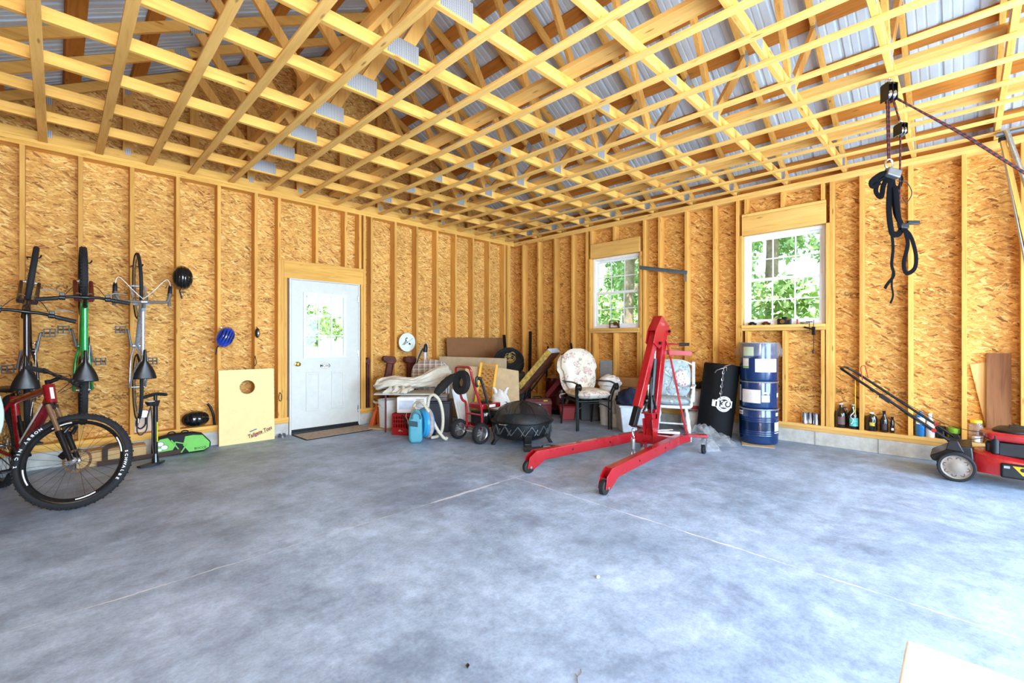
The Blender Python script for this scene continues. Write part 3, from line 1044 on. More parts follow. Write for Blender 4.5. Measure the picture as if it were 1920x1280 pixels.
def wheel(parent, name, c, r, w, rim, X=None, knob=0, rotor=False, rimw=None, spokes=28):
    c = Vector(c)
    m = MB(); m.X = X
    n = 56
    ri = r - w
    prof = []
    for k in range(13):
        a = PI * (-0.15 + 1.3 * k / 12)
        prof.append((r - w * 0.5 + w * 0.5 * math.sin(a), w * 0.5 * math.cos(a)))
    m.lathe(prof + [prof[0]], n, c, (0, 1, 0))
    if knob:
        for k in range(knob):
            a = 2 * PI * k / knob
            for s, rr, yy in ((0, 1.0, 0.012 * (1 if k % 2 else -1)), (1, 0.975, 0.36 * w), (2, 0.975, -0.36 * w)):
                p = c + Vector((math.cos(a) * (r * rr - 0.001), yy, math.sin(a) * (r * rr - 0.001)))
                m.obox(p, (0.011, 0.010, 0.008), (0, -a + PI / 2, 0))
    tyre = m.build(name, TYRE, parent)
    m = MB(); m.X = X
    rw = rimw or w * 0.42
    m.lathe([(ri + 0.006, -rw * 0.6), (ri + 0.006, rw * 0.6), (ri - 0.012, rw * 0.45), (ri - 0.02, 0), (ri - 0.012, -rw * 0.45), (ri + 0.006, -rw * 0.6)], n, c, (0, 1, 0))
    m.build('rim', rim, tyre)
    m = MB(); m.X = X
    m.lathe([(0.001, -0.05), (0.008, -0.05), (0.008, -0.034), (0.024, -0.032), (0.024, -0.027), (0.014, -0.02), (0.014, 0.02), (0.024, 0.027), (0.024, 0.032), (0.008, 0.034), (0.008, 0.05), (0.001, 0.05)], 18, c, (0, 1, 0))
    m.build('hub', ALU, tyre)
    m = MB(); m.X = X
    for k in range(spokes):
        a = 2 * PI * k / spokes
        s = 1 if k % 2 else -1
        b = a + (0.42 if (k // 2) % 2 else -0.42)
        m.cyl(c + Vector((math.cos(b) * 0.022, s * 0.029, math.sin(b) * 0.022)), c + Vector((math.cos(a) * (ri - 0.014), 0, math.sin(a) * (ri - 0.014))), 0.0011, n=5, caps=False)
    m.build('spokes', CHROME if rim is RIMS else BLACKM, tyre)
    if rotor:
        m = MB(); m.X = X
        cr = lambda q, nn=48: [(q * math.cos(2 * PI * j / nn), q * math.sin(2 * PI * j / nn)) for j in range(nn)]
        M = basis(c + Vector((0, rotor * 0.040, 0)), (1, 0, 0), (0, 0, 1))
        m.ring_prism(cr(0.09), cr(0.073), -0.001, 0.001, M)
        for k in range(6):
            a = 2 * PI * k / 6
            m.bar(c + Vector((math.cos(a) * 0.02, rotor * 0.04, math.sin(a) * 0.02)), c + Vector((math.cos(a + 0.35) * 0.075, rotor * 0.04, math.sin(a + 0.35) * 0.075)), 0.0018, 0.006, (0, 1, 0))
        m.build('brake_rotor', STEEL, tyre)
    return tyre


def bike(name, label, loc, rot, R, WB, frame_mat, rim, kind='mtb', tyre_w=0.05, steer=0.0, knob=0, fork_mat=None, cranks=0.0, bar_w=0.31, group=None,
         rotor=False, stripes=None, crank_mat=None, saddle_mat=None, fork_sus=False, pedal_mat=None, fat=1.0, hh=0.0, stem_up=(0, 0), sadw=0.82, drop=0.0):
    t = thing(name, label, 'bicycle', loc, rot, group)
    fork_mat = fork_mat or frame_mat
    bb = Vector((0.42, 0, R - 0.05)); hd0 = Vector((WB - 0.20 - hh * 0.35, 0, R + 0.31 + hh)); hd1 = Vector((WB - 0.245 - hh * 0.35, 0, R + 0.43 + hh)); ax = Vector((WB, 0, R)); rx = Vector((0, 0, R))
    sd = Vector((0.285, 0, R + 0.40)); top = Vector((0.25, 0, R + 0.53 - drop))
    # front assembly turns about the steering axis
    axis = (hd1 - hd0).normalized()
    S = Matrix.Translation(hd0) @ Matrix.Rotation(steer, 4, axis) @ Matrix.Translation(-hd0)
    wheel(t, 'front_wheel', ax, R, tyre_w, rim, S, knob, rotor)
    wheel(t, 'rear_wheel', rx, R, tyre_w, rim, None, knob, rotor)
    m = MB()
    m.tube([hd0 - axis * 0.01, hd1 + axis * 0.01], 0.021 * fat, 14)
    m.tube([hd0 + axis * 0.03, bb], 0.021 * fat, 14)
    m.tube([hd1 - axis * 0.02, sd], 0.017 * fat, 14)
    m.tube([bb, sd + (sd - bb) * 0.08], 0.016 * fat, 14)
    m.cyl(bb + Vector((0, -0.036, 0)), bb + Vector((0, 0.036, 0)), 0.021, n=16)
    for s in (1, -1):
        m.tube(smoothpath([bb + Vector((-0.02, s * 0.025, 0)), (0.26, s * 0.052, R - 0.025), rx + Vector((0.0, s * 0.064, 0))], 4), 0.009 * fat, 10)
        m.tube(smoothpath([sd + Vector((-0.01, s * 0.012, 0)), sd * 0.7 + rx * 0.3 + Vector((0, s * 0.048, 0)), rx + Vector((0, s * 0.064, 0))], 4), 0.008 * fat, 10)
    m.build('frame', frame_mat, t)
    if stripes:
        for (p, q, mm, off) in stripes:
            m = MB(); m.bar(Vector(p), Vector(q), 0.004, 0.014, (0, 0, 1)); m.build('frame_stripe', mm, t)
    # fork
    m = MB(); m.X = S
    crown = hd0 - axis * 0.03
    m.tube([hd0 - axis * 0.0, crown], 0.024, 14)
    m.bar(crown + Vector((0, -0.062, 0)), crown + Vector((0, 0.062, 0)), 0.035, 0.03, axis)
    if fork_sus:
        t_crown = m.build('fork_crown', fork_mat, t)
        m = MB(); m.X = S
        lo = crown + (ax - crown) * 0.5
        for s in (1, -1):
            m.tube([lo + Vector((0, s * 0.058, 0)), ax + Vector((0.0, s * 0.062, 0))], [0.021, 0.017], 14)
            m.cyl(lo + Vector((0, s * 0.058, 0)) - (ax - crown).normalized() * 0.01, lo + Vector((0, s * 0.058, 0)) + (ax - crown).normalized() * 0.035, 0.024, n=14)
        arch = [lo + Vector((0.03, 0.058, 0)), lo + Vector((0.05, 0.04, 0.055)), lo + Vector((0.05, -0.04, 0.055)), lo + Vector((0.03, -0.058, 0))]
        m.tube(smoothpath(arch, 4), 0.014, 10)
        f = m.build('fork_lowers', fork_mat, t)
        m = MB(); m.X = S
        for s in (1, -1):
            m.tube([crown + Vector((0, s * 0.058, 0)), lo + Vector((0, s * 0.058, 0))], 0.0165, 14)
        m.build('fork_stanchions', pbr('bronze_stanchion', (172, 148, 124), 0.2, 0.8), f)
    else:
        for s in (1, -1):
            m.tube(smoothpath([crown + Vector((0, s * 0.05, 0)), crown * 0.35 + ax * 0.65 + Vector((-0.012, s * 0.054, 0)), ax + Vector((0, s * 0.056, 0))], 4), [0.015 * fat - 0.0006 * k for k in range(9)], 12)
        f = m.build('fork', fork_mat, t)
    # stem and bars
    st0 = hd1 + axis * 0.03; stf = st0 + axis * 0.03 + Vector((0.075 + stem_up[0], 0, 0.02 + stem_up[1]))
    m = MB(); m.X = S
    m.cyl(hd1, st0 + axis * 0.02, 0.018, n=14); m.tube([st0, stf], 0.016, 12)
    m.cyl(stf + Vector((0, -0.022, 0)), stf + Vector((0, 0.022, 0)), 0.019, n=14)
    m.build('stem', ALU if kind == 'road' else BLACKM, t)
    m = MB(); m.X = S
    if kind == 'road':
        for s in (1, -1):
            pts = [stf, stf + Vector((0, s * 0.12, 0)), stf + Vector((0.01, s * 0.175, 0)), stf + Vector((0.07, s * 0.198, -0.01)), stf + Vector((0.105, s * 0.203, -0.06)), stf + Vector((0.075, s * 0.206, -0.115)), stf + Vector((-0.03, s * 0.208, -0.125))]
            m.tube(smoothpath(pts, 6), 0.0135, 12)
        hb = m.build('handlebar', pbr('grey_bar_tape', (104, 98, 90), 0.7), t)
        for s in (1, -1):
            m = MB(); m.X = S
            p = stf + Vector((0.10, s * 0.203, -0.03))
            m.tube(smoothpath([p + Vector((-0.01, 0, 0.0)), p + Vector((0.045, 0, 0.02)), p + Vector((0.06, 0, 0.05))], 4), [0.017] * 5 + [0.015, 0.014, 0.012, 0.010], 12)
            m.build('brake_hood', BLACKP, hb)
            m = MB(); m.X = S
            m.tube(smoothpath([p + Vector((0.055, 0, 0.03)), p + Vector((0.075, -s * 0.004, 0.0)), p + Vector((0.07, -s * 0.01, -0.06)), p + Vector((0.05, -s * 0.02, -0.105))], 5), 0.006, 8)
            m.build('brake_lever', CHROME, hb)
            m = MB(); m.X = S
            m.tube(smoothpath([p + Vector((0.06, 0, 0.05)), p + Vector((0.12, -s * 0.03, 0.03)), stf + Vector((0.10, s * 0.07, -0.02)), stf + Vector((0.03, 0.0, -0.06))], 6), 0.003, 6)
            m.build('brake_cable', pbr('white_cable', (222, 222, 220), 0.5), hb)
    else:
        pts = [stf + Vector((-0.035, bar_w, -0.0)), stf + Vector((-0.012, bar_w * 0.55, 0.012)), stf + Vector((0, bar_w * 0.3, 0.004)), stf, stf + Vector((0, -bar_w * 0.3, 0.004)), stf + Vector((-0.012, -bar_w * 0.55, 0.012)), stf + Vector((-0.035, -bar_w, -0.0))]
        m.tube(smoothpath(pts, 5), 0.0125, 12)
        hb = m.build('handlebar', BLACKM, t)
        for s in (1, -1):
            e = stf + Vector((-0.036, s * (bar_w + 0.002), 0)); i = stf + Vector((-0.0165, s * (bar_w - 0.125), 0.006))
            m = MB(); m.X = S; m.cyl(i, e, 0.0175, n=14); m.build('grip', GRIP, hb)
            q = stf + Vector((-0.012, s * (bar_w - 0.15), 0.01))
            m = MB(); m.X = S; m.cyl(q + Vector((0, -0.02, 0)), q + Vector((0, 0.02, 0)), 0.019, n=12); m.obox(q + Vector((0.025, 0, -0.01)), (0.035, 0.035, 0.02)); m.build('shifter', BLACKP, hb, bevel=0.003)
            m = MB(); m.X = S; m.tube(smoothpath([q + Vector((0.035, -s * 0.0, -0.012)), q + Vector((0.062, s * 0.05, -0.016)), q + Vector((0.056, s * 0.13, -0.016))], 5), 0.005, 8); m.build('brake_lever', ALU if kind != 'mtb_black' else BLACKM, hb)
            m = MB(); m.X = S; m.tube(smoothpath([q + Vector((0.03, -s * 0.02, -0.012)), q + Vector((0.11, -s * 0.08, 0.0)), q + Vector((0.10, -s * 0.15, -0.05)), stf + Vector((0.02, s * 0.02, -0.12))], 6), 0.0026, 6); m.build('brake_cable', BLACKR, hb)
    # seat post and saddle
    m = MB(); m.cyl(sd + (sd - bb) * 0.05, top, 0.0135, n=12); m.build('seat_post', ALU if rim is RIMS else BLACKM, t)
    m = MB()
    def sad(u, v):
        x = top.x - 0.135 + 0.275 * u
        wd = 0.078 * (1 - u) ** 1.5 + 0.02 if u > 0.02 else 0.085
        wd = 0.088 * max(0.0, 1 - (u / 0.62) ** 1.6) ** 0.9 + 0.021 if u < 0.62 else 0.021 - 0.006 * (u - 0.62) / 0.38
        wd *= sadw
        a = PI * v
        y = -math.cos(a) * wd
        z = top.z + 0.052 - 0.035 * (abs(math.cos(a)) ** 3) + 0.012 * (1 - u) * (1 - u) - 0.01 * u
        return (x, y, z)
    m.sheet(sad, 18, 12, 0.012)
    sdl = m.build('saddle', saddle_mat or SADDLE, t, sub=1)
    m = MB()
    for s in (1, -1):
        m.tube(smoothpath([top + Vector((-0.10, s * 0.028, 0.030)), top + Vector((-0.04, s * 0.022, 0.005)), top + Vector((0.04, s * 0.022, 0.005)), top + Vector((0.10, s * 0.01, 0.026))], 4), 0.0035, 6)
    m.build('saddle_rails', CHROME, sdl)
    # drivetrain (right side = -y)
    cm = crank_mat or ALU
    cl = 0.17
    for s in (-1, 1):
        a = cranks + (0 if s < 0 else PI)
        p0 = bb + Vector((0, s * 0.048, 0)); p1 = bb + Vector((math.cos(a) * cl, s * 0.075, math.sin(a) * cl))
        m = MB(); m.tube([bb + Vector((0, s * 0.03, 0)), p0, p0 * 0.5 + p1 * 0.5, p1], [0.013, 0.014, 0.011, 0.011], 10)
        ck = m.build('crank_arm', cm, t)
        m = MB(); q = p1 + Vector((0, s * 0.06, 0))
        m.cyl(p1, p1 + Vector((0, s * 0.098, 0)), 0.007, n=10)
        for dx in (-0.034, 0.034):
            m.obox(q + Vector((dx, -s * 0.003, 0)), (0.010, 0.08, 0.018))
        for dy in (-0.04, 0.034, 0.0):
            m.obox(q + Vector((0, s * dy, 0)), (0.07, 0.010, 0.018))
        pd = m.build('pedal', BLACKP, ck, bevel=0.002, seg=1)
        if pedal_mat:
            m = MB()
            for dx in (-0.040, 0.040):
                m.obox(q + Vector((dx, 0, 0)), (0.003, 0.06, 0.012))
            m.build('pedal_reflector', pedal_mat, pd, smooth=False)
    m = MB()
    cr = lambda q, nn=40: [((q + (0.003 if j % 2 else -0.003)) * math.cos(2 * PI * j / nn), (q + (0.003 if j % 2 else -0.003)) * math.sin(2 * PI * j / nn)) for j in range(nn)]
    for rr, yy in ((0.088, -0.046), (0.068, -0.039)):
        m.ring_prism(cr(rr), [(0.8 * x, 0.8 * y) for x, y in cr(rr)], -0.0012, 0.0012, basis(bb + Vector((0, yy, 0)), (1, 0, 0), (0, 0, 1)))
    for k in range(5):
        a = 2 * PI * k / 5
        m.bar(bb + Vector((math.cos(a) * 0.012, -0.043, math.sin(a) * 0.012)), bb + Vector((math.cos(a) * 0.075, -0.043, math.sin(a) * 0.075)), 0.004, 0.012, (0, 1, 0))
    m.build('chainrings', BLACKM if rim is RIMB else STEEL, t, smooth=False)
    m = MB()
    for k, rr in enumerate((0.052, 0.046, 0.041, 0.036, 0.031, 0.027, 0.023)):
        m.cyl(rx + Vector((0, -0.022 - 0.0045 * k, 0)), rx + Vector((0, -0.0245 - 0.0045 * k, 0)), rr, n=28)
    m.build('cassette', STEEL, t)
    ch = []
    for k in range(13):
        a = PI / 2 + PI * k / 12
        ch.append(rx + Vector((math.cos(a) * 0.036, -0.043, math.sin(a) * 0.036)))
    for k in range(13):
        a = -PI / 2 + PI * k / 12
        ch.append(bb + Vector((math.cos(a) * 0.088, -0.0455, math.sin(a) * 0.088)))
    m = MB(); m.tube(ch, 0.0042, 6, closed=True); m.build('chain', pbr('chain_steel', (110, 108, 104), 0.4, 0.9), t)
    m = MB()
    m.tube([rx + Vector((0, -0.066, -0.01)), rx + Vector((0.012, -0.075, -0.055)), rx + Vector((0.05, -0.05, -0.125))], 0.009, 8)
    for p in (rx + Vector((0.012, -0.045, -0.06)), rx + Vector((0.05, -0.045, -0.125))):
        m.cyl(p + Vector((0, -0.006, 0)), p + Vector((0, 0.006, 0)), 0.02, n=14)
    m.build('derailleur', ALU if rim is RIMS else BLACKM, t)
    # rim brakes
    if not rotor:
        for base, XX, sgn in ((crown * 0.93 + ax * 0.07, S, 1), (sd * 0.62 + rx * 0.38, None, -1)):
            m = MB(); m.X = XX
            for s in (1, -1):
                m.tube(smoothpath([base + Vector((sgn * 0.02, s * 0.05, -0.02)), base + Vector((sgn * 0.04, s * 0.05, 0.03)), base + Vector((sgn * 0.03, s * 0.02, 0.065))], 3), 0.006, 8)
            m.build('brake_caliper', ALU, t)
    return t, S, dict(bb=bb, hd0=hd0, hd1=hd1, sd=sd, top=top, ax=ax, rx=rx, stf=stf)


# hung nose-up on the back wall: local x -> up, local z -> out of the wall
HANG = Matrix(((0, -1, 0), (0, 0, -1), (1, 0, 0))).to_euler()
REFL = pbr('amber_reflector', (232, 190, 40), 0.3)
MAROON = pbr('black_maroon_paint', (38, 20, 22), 0.3, coat=0.4, var=0.05)
GREENP = pbr('green_bike_paint', (22, 150, 66), 0.3, coat=0.5, var=0.05)
SILVP = pbr('silver_bike_paint', (188, 194, 206), 0.28, 0.5, coat=0.4, var=0.04)
DRED = pbr('dark_red_fork', (104, 26, 28), 0.4)


bA, SA, kA = bike('mountain_bike', 'black and maroon bicycle hung nose-up on the wall, leftmost of the hanging three', (-0.185, 6.325, 0.75), HANG, 0.335, 1.04, MAROON, RIMS,
                  kind='mtb_silver', tyre_w=0.042, steer=-0.13, cranks=0.26, bar_w=0.30, fat=1.15, stem_up=(-0.10, 0.07))
bB, SB, kB = bike('mountain_bike', 'green mountain bike with knobby tyres hung nose-up on the wall between two others', (0.172, 6.325, 0.79), HANG, 0.332, 1.04, GREENP, RIMB,
                  kind='mtb_silver', tyre_w=0.056, steer=0.0, knob=64, fork_mat=DRED, cranks=PI + 0.42, bar_w=0.295, pedal_mat=REFL, fat=1.35, stem_up=(0.0, 0.07))
bC, SC, kC = bike('road_bike', 'silver road bike with dropped handlebars hung nose-up on the wall', (0.578, 6.325, 0.79), HANG, 0.34, 1.03, SILVP, RIMS,
                  kind='road', tyre_w=0.030, steer=0.02, cranks=PI + 0.3, pedal_mat=REFL)

# hooks screwed into the studs that carry the three front wheels
for (x, z, lab) in ((-0.185, 2.055, 'black bike hook on the stud holding the leftmost hanging bicycle'), (0.172, 2.05, 'black bike hook on the stud holding the green mountain bike'), (0.578, 2.06, 'black bike hook on the stud holding the silver road bike')):
    m = MB(); m.tube(smoothpath([(-0.02, 0.10, 0), (-0.02, 0.0, 0), (-0.02, -0.02, 0.0), (0.0, -0.03, 0.0), (0.06, -0.03, 0.0), (0.075, -0.025, 0.03)], 4), 0.006, 8)
    tag(m.build('bike_hook', BLACKM), lab, 'hook', 'hooks of the hanging bikes', loc=(x, 6.315, z))

# red full-suspension bike standing on the floor
MRED = pbr('red_bike_paint', (126, 12, 22), 0.25, coat=0.6, var=0.04)
ang = math.atan2(-0.943, 0.333)
bR, SR, kR = bike('mountain_bike', 'red full-suspension mountain bike standing on the floor with its front wheel turned', (-0.35, 5.895, 0.0), (0.0, 0.0, ang), 0.357, 1.19, MRED, RIMB,
                  kind='mtb_black', tyre_w=0.06, steer=0.86, knob=80, fork_mat=BLACKM, fork_sus=True, cranks=-0.4, bar_w=0.35, rotor=1, crank_mat=BLACKM, fat=1.7, hh=0.12, drop=0.07)
m = MB()
for s in (1, -1):
    m.bar(kR['hd0'] * 0.97 + kR['bb'] * 0.03 + Vector((-0.03, s * 0.037, 0.0)), kR['bb'] * 0.8 + kR['hd0'] * 0.2 + Vector((-0.03, s * 0.037, 0.03)), 0.003, 0.016, (0, 0, 1))
m.build('white_stripe', WINK, bR, smooth=False)
m = MB(); q = kR['sd'] * 0.5 + kR['bb'] * 0.5
m.cyl(q + Vector((0.05, 0, 0.06)), q + Vector((0.10, 0, -0.06)), 0.022, n=14); m.cyl(q + Vector((0.02, 0, 0.11)), q + Vector((0.11, 0, -0.1)), 0.012, n=10)
m.build('rear_shock', BLACKM, bR)
m = MB(); tp = kR['top']
m.blob(tp + Vector((-0.05, 0, -0.065)), (0.085, 0.042, 0.055), 16, 10); m.build('saddle_bag', pbr('black_nylon', (30, 30, 31), 0.85, var=0.1), bR)
m = MB(); h = kR['hd0'] * 0.5 + kR['hd1'] * 0.5; ax_ = (kR['hd1'] - kR['hd0']).normalized()
m.X = Matrix.Identity(4)
m.bar(h - ax_ * 0.045 + Vector((0.036, 0, 0.012)), h + ax_ * 0.045 + Vector((0.036, 0, 0.012)), 0.02, 0.004, (1, 0, 0)); m.build('head_badge', WINK, bR, smooth=False)
fw = [c for c in bR.children if c.name.startswith('front_wheel')][0]


# lettering on the side of the turned front tyre that faces the room
for body, a0 in (('NOBBY NIC 2', 138), ('SCHWALBE', 14)):
    sg = 1 if body[0] == 'N' else -1
    for k, chh in enumerate(body):
        if chh == ' ':
            continue
        a = math.radians(a0 + sg * 5.2 * k)
        rad = 0.357 - 0.030
        p = kR['ax'] + Vector((math.cos(a) * rad, -0.0312, math.sin(a) * rad))
        radial = Vector((math.cos(a), 0, math.sin(a)))
        tang = Vector((-math.sin(a), 0, math.cos(a)))
        M = SR @ basis(p, tang * sg, radial * -sg)
        text_part('tyre_lettering', chh, 0.026, WINK, fw, M, 0.0008, 1.15, 0.0006)
for a0 in (15, 105, 195, 285):
    m = MB(); m.X = SR
    pts = arc(kR['ax'] + Vector((0, -0.014, 0)), 0.357 - 0.066, a0, a0 + 24, 8, (1, 0, 0), (0, 0, 1))
    m.tube(pts, 0.005, 6); m.build('rim_decal', WINK, fw)

m = MB(); m.X = SR; m.obox(kR['ax'] + Vector((-0.085, 0.045, 0.045)), (0.05, 0.035, 0.075), (0, 0.6, 0)); m.build('brake_caliper', BLACKM, bR, bevel=0.008)
# ---------------------------------------------------------------- things along the back wall, left of the door
def vented_helmet(name, label, mat, loc, rot, size=(0.10, 0.135, 0.085), strap=True, group=None, vents=6):
    """cycle helmet: local z = crown, y = front"""
    t = thing(name, label, 'helmet', loc, rot, group)
    m = MB()
    a, c, h = size
    def dome(u, v):
        th = u * PI * 0.56; ph = 2 * PI * v
        x = a * math.sin(th) * math.cos(ph); y = c * math.sin(th) * math.sin(ph); z = h * math.cos(th)
        y += -0.012 * math.sin(th) * (1 if math.sin(ph) < 0 else 0)
        g = 1 - 0.055 * max(0.0, math.cos(x / a * PI * (vents - 0.5))) ** 2 * (1 if 0.12 < u < 0.86 else 0)
        return (x * g, y * g, z * g)
    m.sheet(dome, 20, 48, 0.014)
    m.build('shell', mat, t)
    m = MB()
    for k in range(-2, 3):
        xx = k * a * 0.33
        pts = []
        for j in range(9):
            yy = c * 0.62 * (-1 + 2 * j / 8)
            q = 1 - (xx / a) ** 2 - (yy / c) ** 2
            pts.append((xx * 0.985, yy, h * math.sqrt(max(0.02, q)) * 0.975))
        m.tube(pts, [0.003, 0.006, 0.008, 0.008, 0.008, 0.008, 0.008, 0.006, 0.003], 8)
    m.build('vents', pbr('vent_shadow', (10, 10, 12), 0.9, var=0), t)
    if strap:
        m = MB()
        for s in (1, -1):
            m.tube(smoothpath([(s * a * 0.85, 0.02, -0.01), (s * a * 0.5, 0.03, -0.09), (s * 0.01, 0.035, -0.13)], 5), 0.006, 6, flat=(1, 0.25))
        m.tube(smoothpath([(0.0, -c * 0.7, -0.03), (-0.02, -c - 0.02, -0.03), (-0.012, -c - 0.06, -0.03), (0.0, -c - 0.11, -0.03)], 4), 0.007, 6, flat=(1, 0.4))
        m.build('chin_strap', BLACKR, t)
    return t


BLKG = pbr('black_gloss_shell', (16, 17, 19), 0.18, coat=0.6, var=0.05)
BLUG = pbr('blue_gloss_shell', (24, 62, 170), 0.2, coat=0.7, var=0.05)
# crown points out of the wall towards the room
vented_helmet('bike_helmet', 'black vented bicycle helmet hanging on the stud right of the silver road bike', BLKG, (1.0, 6.275, 1.98), (math.radians(90), 0, math.radians(0)), (0.098, 0.13, 0.105))
vented_helmet('bike_helmet', 'blue vented bicycle helmet hanging on the stud above the cream board', BLUG, (1.425, 6.285, 1.31), (math.radians(90), math.radians(24), math.radians(0)), (0.092, 0.122, 0.10))
vented_helmet('bike_helmet', 'black helmet lying on its side on the wall plate above the green bag', BLKG, (1.15, 6.42, 0.345), (math.radians(72), 0, math.radians(0)), (0.135, 0.09, 0.085), strap=False, vents=4)
for x, z, lb in ((1.0, 2.06, 'nail in the stud carrying the black helmet'), (1.39, 1.41, 'nail in the stud carrying the blue helmet')):
    m = MB(); m.cyl((0, 0.02, 0), (0, -0.075, 0.008), 0.0035, n=8); m.cyl((0, -0.075, 0.008), (0, -0.078, 0.008), 0.007, n=10)
    tag(m.build('nail', STEEL), lb, 'nail', loc=(x, 6.395, z))
# small silver and black trail lamp on the next stud
t = thing('bike_light', 'small silver and black lamp hanging on the stud left of the door', 'lamp', (1.79, 6.345, 1.36))
m = MB(); m.blob((0, 0, 0), (0.028, 0.03, 0.062), 16, 12); m.build('housing', BLACKP, t)
m = MB(); m.blob((0.004, -0.016, -0.005), (0.018, 0.02, 0.045), 14, 10); m.build('reflector', CHROME, t)
m = MB(); m.tube([(0, 0.0, 0.05), (0, 0.02, 0.075), (0, 0.056, 0.075)], 0.004, 8); m.build('hook', BLACKM, t)
# looped black cord hanging low by the frame of the door
m = MB(); m.tube(smoothpath([(0, 0, 0.06), (0.02, -0.01, 0.02), (0.012, -0.01, -0.05), (-0.012, -0.01, -0.04), (-0.015, -0.01, 0.01), (0, 0.0, 0.06)], 5), 0.004, 8)
tag(m.build('cord_loop', BLACKR), 'small black cord loop hung low between the cream board and the door', 'cord', loc=(2.07, 6.385, 0.52))
m = MB(); m.tube(smoothpath([(0, 0, 0.07), (-0.015, -0.01, 0.0), (-0.01, -0.01, -0.06), (0.012, -0.008, -0.02), (0.0, 0, 0.07)], 5), 0.0035, 8)
tag(m.build('cord_loop', BLACKR), 'thin black cord loop hung on the stud just above the cream board', 'cord', loc=(1.775, 6.385, 1.0))

# floor pump
t = thing('floor_pump', 'black bicycle floor pump standing in front of the green bag', 'pump', (0.70, 5.80, 0), math.radians(35))
m = MB(); m.cyl((0, 0, 0.06), (0, 0, 0.60), 0.021, n=20); m.cyl((0, 0, 0.02), (0, 0, 0.12), 0.034, 0.023, n=20); m.build('barrel', BLKG, t)
m = MB()
def foot(u, v):
    x = -0.13 + 0.26 * u; w = 0.035 + 0.012 * math.cos((u - 0.5) * 2 * PI)
    return (x, (v - 0.5) * 2 * w + 0.05 * (2 * u - 1) ** 2, 0.022 + 0.014 * (1 - (2 * u - 1) ** 2))
m.sheet(foot, 14, 4, 0.02); m.build('foot_plate', BLACKP, t)
m = MB(); m.tube(smoothpath([(-0.125, 0, 0.70), (-0.06, 0, 0.715), (0, 0, 0.72), (0.06, 0, 0.715), (0.125, 0, 0.70)], 3), [0.012] + [0.017] * 11 + [0.012], 12); m.cyl((0, 0, 0.60), (0, 0, 0.715), 0.008, n=10); m.cyl((0, 0, 0.66), (0, 0, 0.71), 0.016, n=12); m.build('handle', BLACKP, t)
m = MB(); m.lathe([(0.001, 0.60), (0.026, 0.60), (0.04, 0.655), (0.001, 0.66)], 18, (0, 0, 0)); m.tube([(0, 0, 0.62), (-0.06, -0.02, 0.635)], 0.02, 10); m.lathe([(0.001, -0.03), (0.026, -0.03), (0.042, 0.0), (0.042, 0.012), (0.001, 0.013)], 20, (-0.075, -0.025, 0.645)); m.build('collar', BLACKP, t)
m = MB(); m.lathe([(0.001, 0.0), (0.036, 0.0), (0.036, 0.004), (0.001, 0.004)], 20, (-0.075, -0.025, 0.658)); m.build('gauge_dial', WINK, t)
m = MB(); m.bar((0.0, -0.0225, 0.24), (0.0, -0.0225, 0.44), 0.012, 0.003, (0, 1, 0)); m.build('yellow_stripe', pbr('yellow_print', (214, 210, 40), 0.4), t, smooth=False)
m = MB(); m.tube(smoothpath([(-0.075, -0.03, 0.61), (-0.065, -0.035, 0.45), (-0.07, -0.04, 0.3), (-0.06, -0.04, 0.16), (-0.03, -0.02, 0.10), (-0.02, 0, 0.08)], 6), 0.006, 8)
m.tube(smoothpath([(-0.075, -0.03, 0.61), (-0.085, 0.0, 0.50), (-0.075, 0.02, 0.38), (-0.12, 0.04, 0.33), (-0.155, 0.04, 0.38), (-0.15, 0.03, 0.47)], 6), 0.006, 8); m.build('air_hose', pbr('dark_grey_hose', (58, 52, 52), 0.5), t)
m = MB(); m.cyl((-0.15, 0.03, 0.455), (-0.15, 0.03, 0.50), 0.010, n=12); m.build('pump_head', STEEL, t)
# round pressure gauge on a pale card standing on the plate
t = thing('tyre_gauge', 'round silver tyre gauge on a pale card behind the floor pump', 'gauge', (0.665, 6.42, 0.241))
m = MB(); m.box((-0.075, 0.10, 0), (0.085, 0.106, 0.24)); m.build('backing_card', pbr('pale_pink_card', (214, 190, 170), 0.8), t, smooth=False)
m = MB(); m.lathe([(0.001, 0), (0.045, 0), (0.047, 0.012), (0.04, 0.02), (0.001, 0.021)], 26, (0.02, 0.10, 0.2), (0, -1, 0)); m.build('dial', STEEL, t)
m = MB(); m.tube(smoothpath([(0.035, 0.09, 0.16), (0.03, 0.085, 0.08), (-0.01, 0.085, 0.04), (-0.045, 0.085, 0.075), (-0.045, 0.09, 0.14)], 6), 0.007, 8); m.build('gauge_hose', BLACKR, t)

# green and black bag of bowls
GRN = pbr('bright_green_nylon', (112, 190, 80), 0.6, var=0.05)
t = thing('bocce_bag', 'bright green and black bag of bocce balls lying against the curb', 'bag', (0.985, 6.235, 0), math.radians(-3))
pl = [(-0.265, 0.0), (0.20, 0.0), (0.265, 0.04), (0.27, 0.10), (0.19, 0.20), (0.10, 0.225), (-0.10, 0.225), (-0.20, 0.205), (-0.265, 0.13)]
F = basis((0, 0, 0), (1, 0, 0), (0, 0, 1))
m = MB(); m.prism(pl, -0.055, 0.075, F); m.build('bag_body', BLACKR, t, bevel=0.018, seg=3)
m = MB(); m.prism([(-0.262, 0.015), (-0.11, 0.015), (-0.065, 0.10), (-0.13, 0.198), (-0.20, 0.19), (-0.255, 0.125)], 0.074, 0.080, F); m.build('green_panel', GRN, t, bevel=0.002)
m = MB(); m.prism([(0.06, 0.015), (0.20, 0.018), (0.25, 0.045), (0.255, 0.10), (0.185, 0.19), (0.10, 0.20), (0.025, 0.195), (0.005, 0.10)], 0.074, 0.080, F); m.build('green_panel', GRN, t, bevel=0.002)
m = MB()
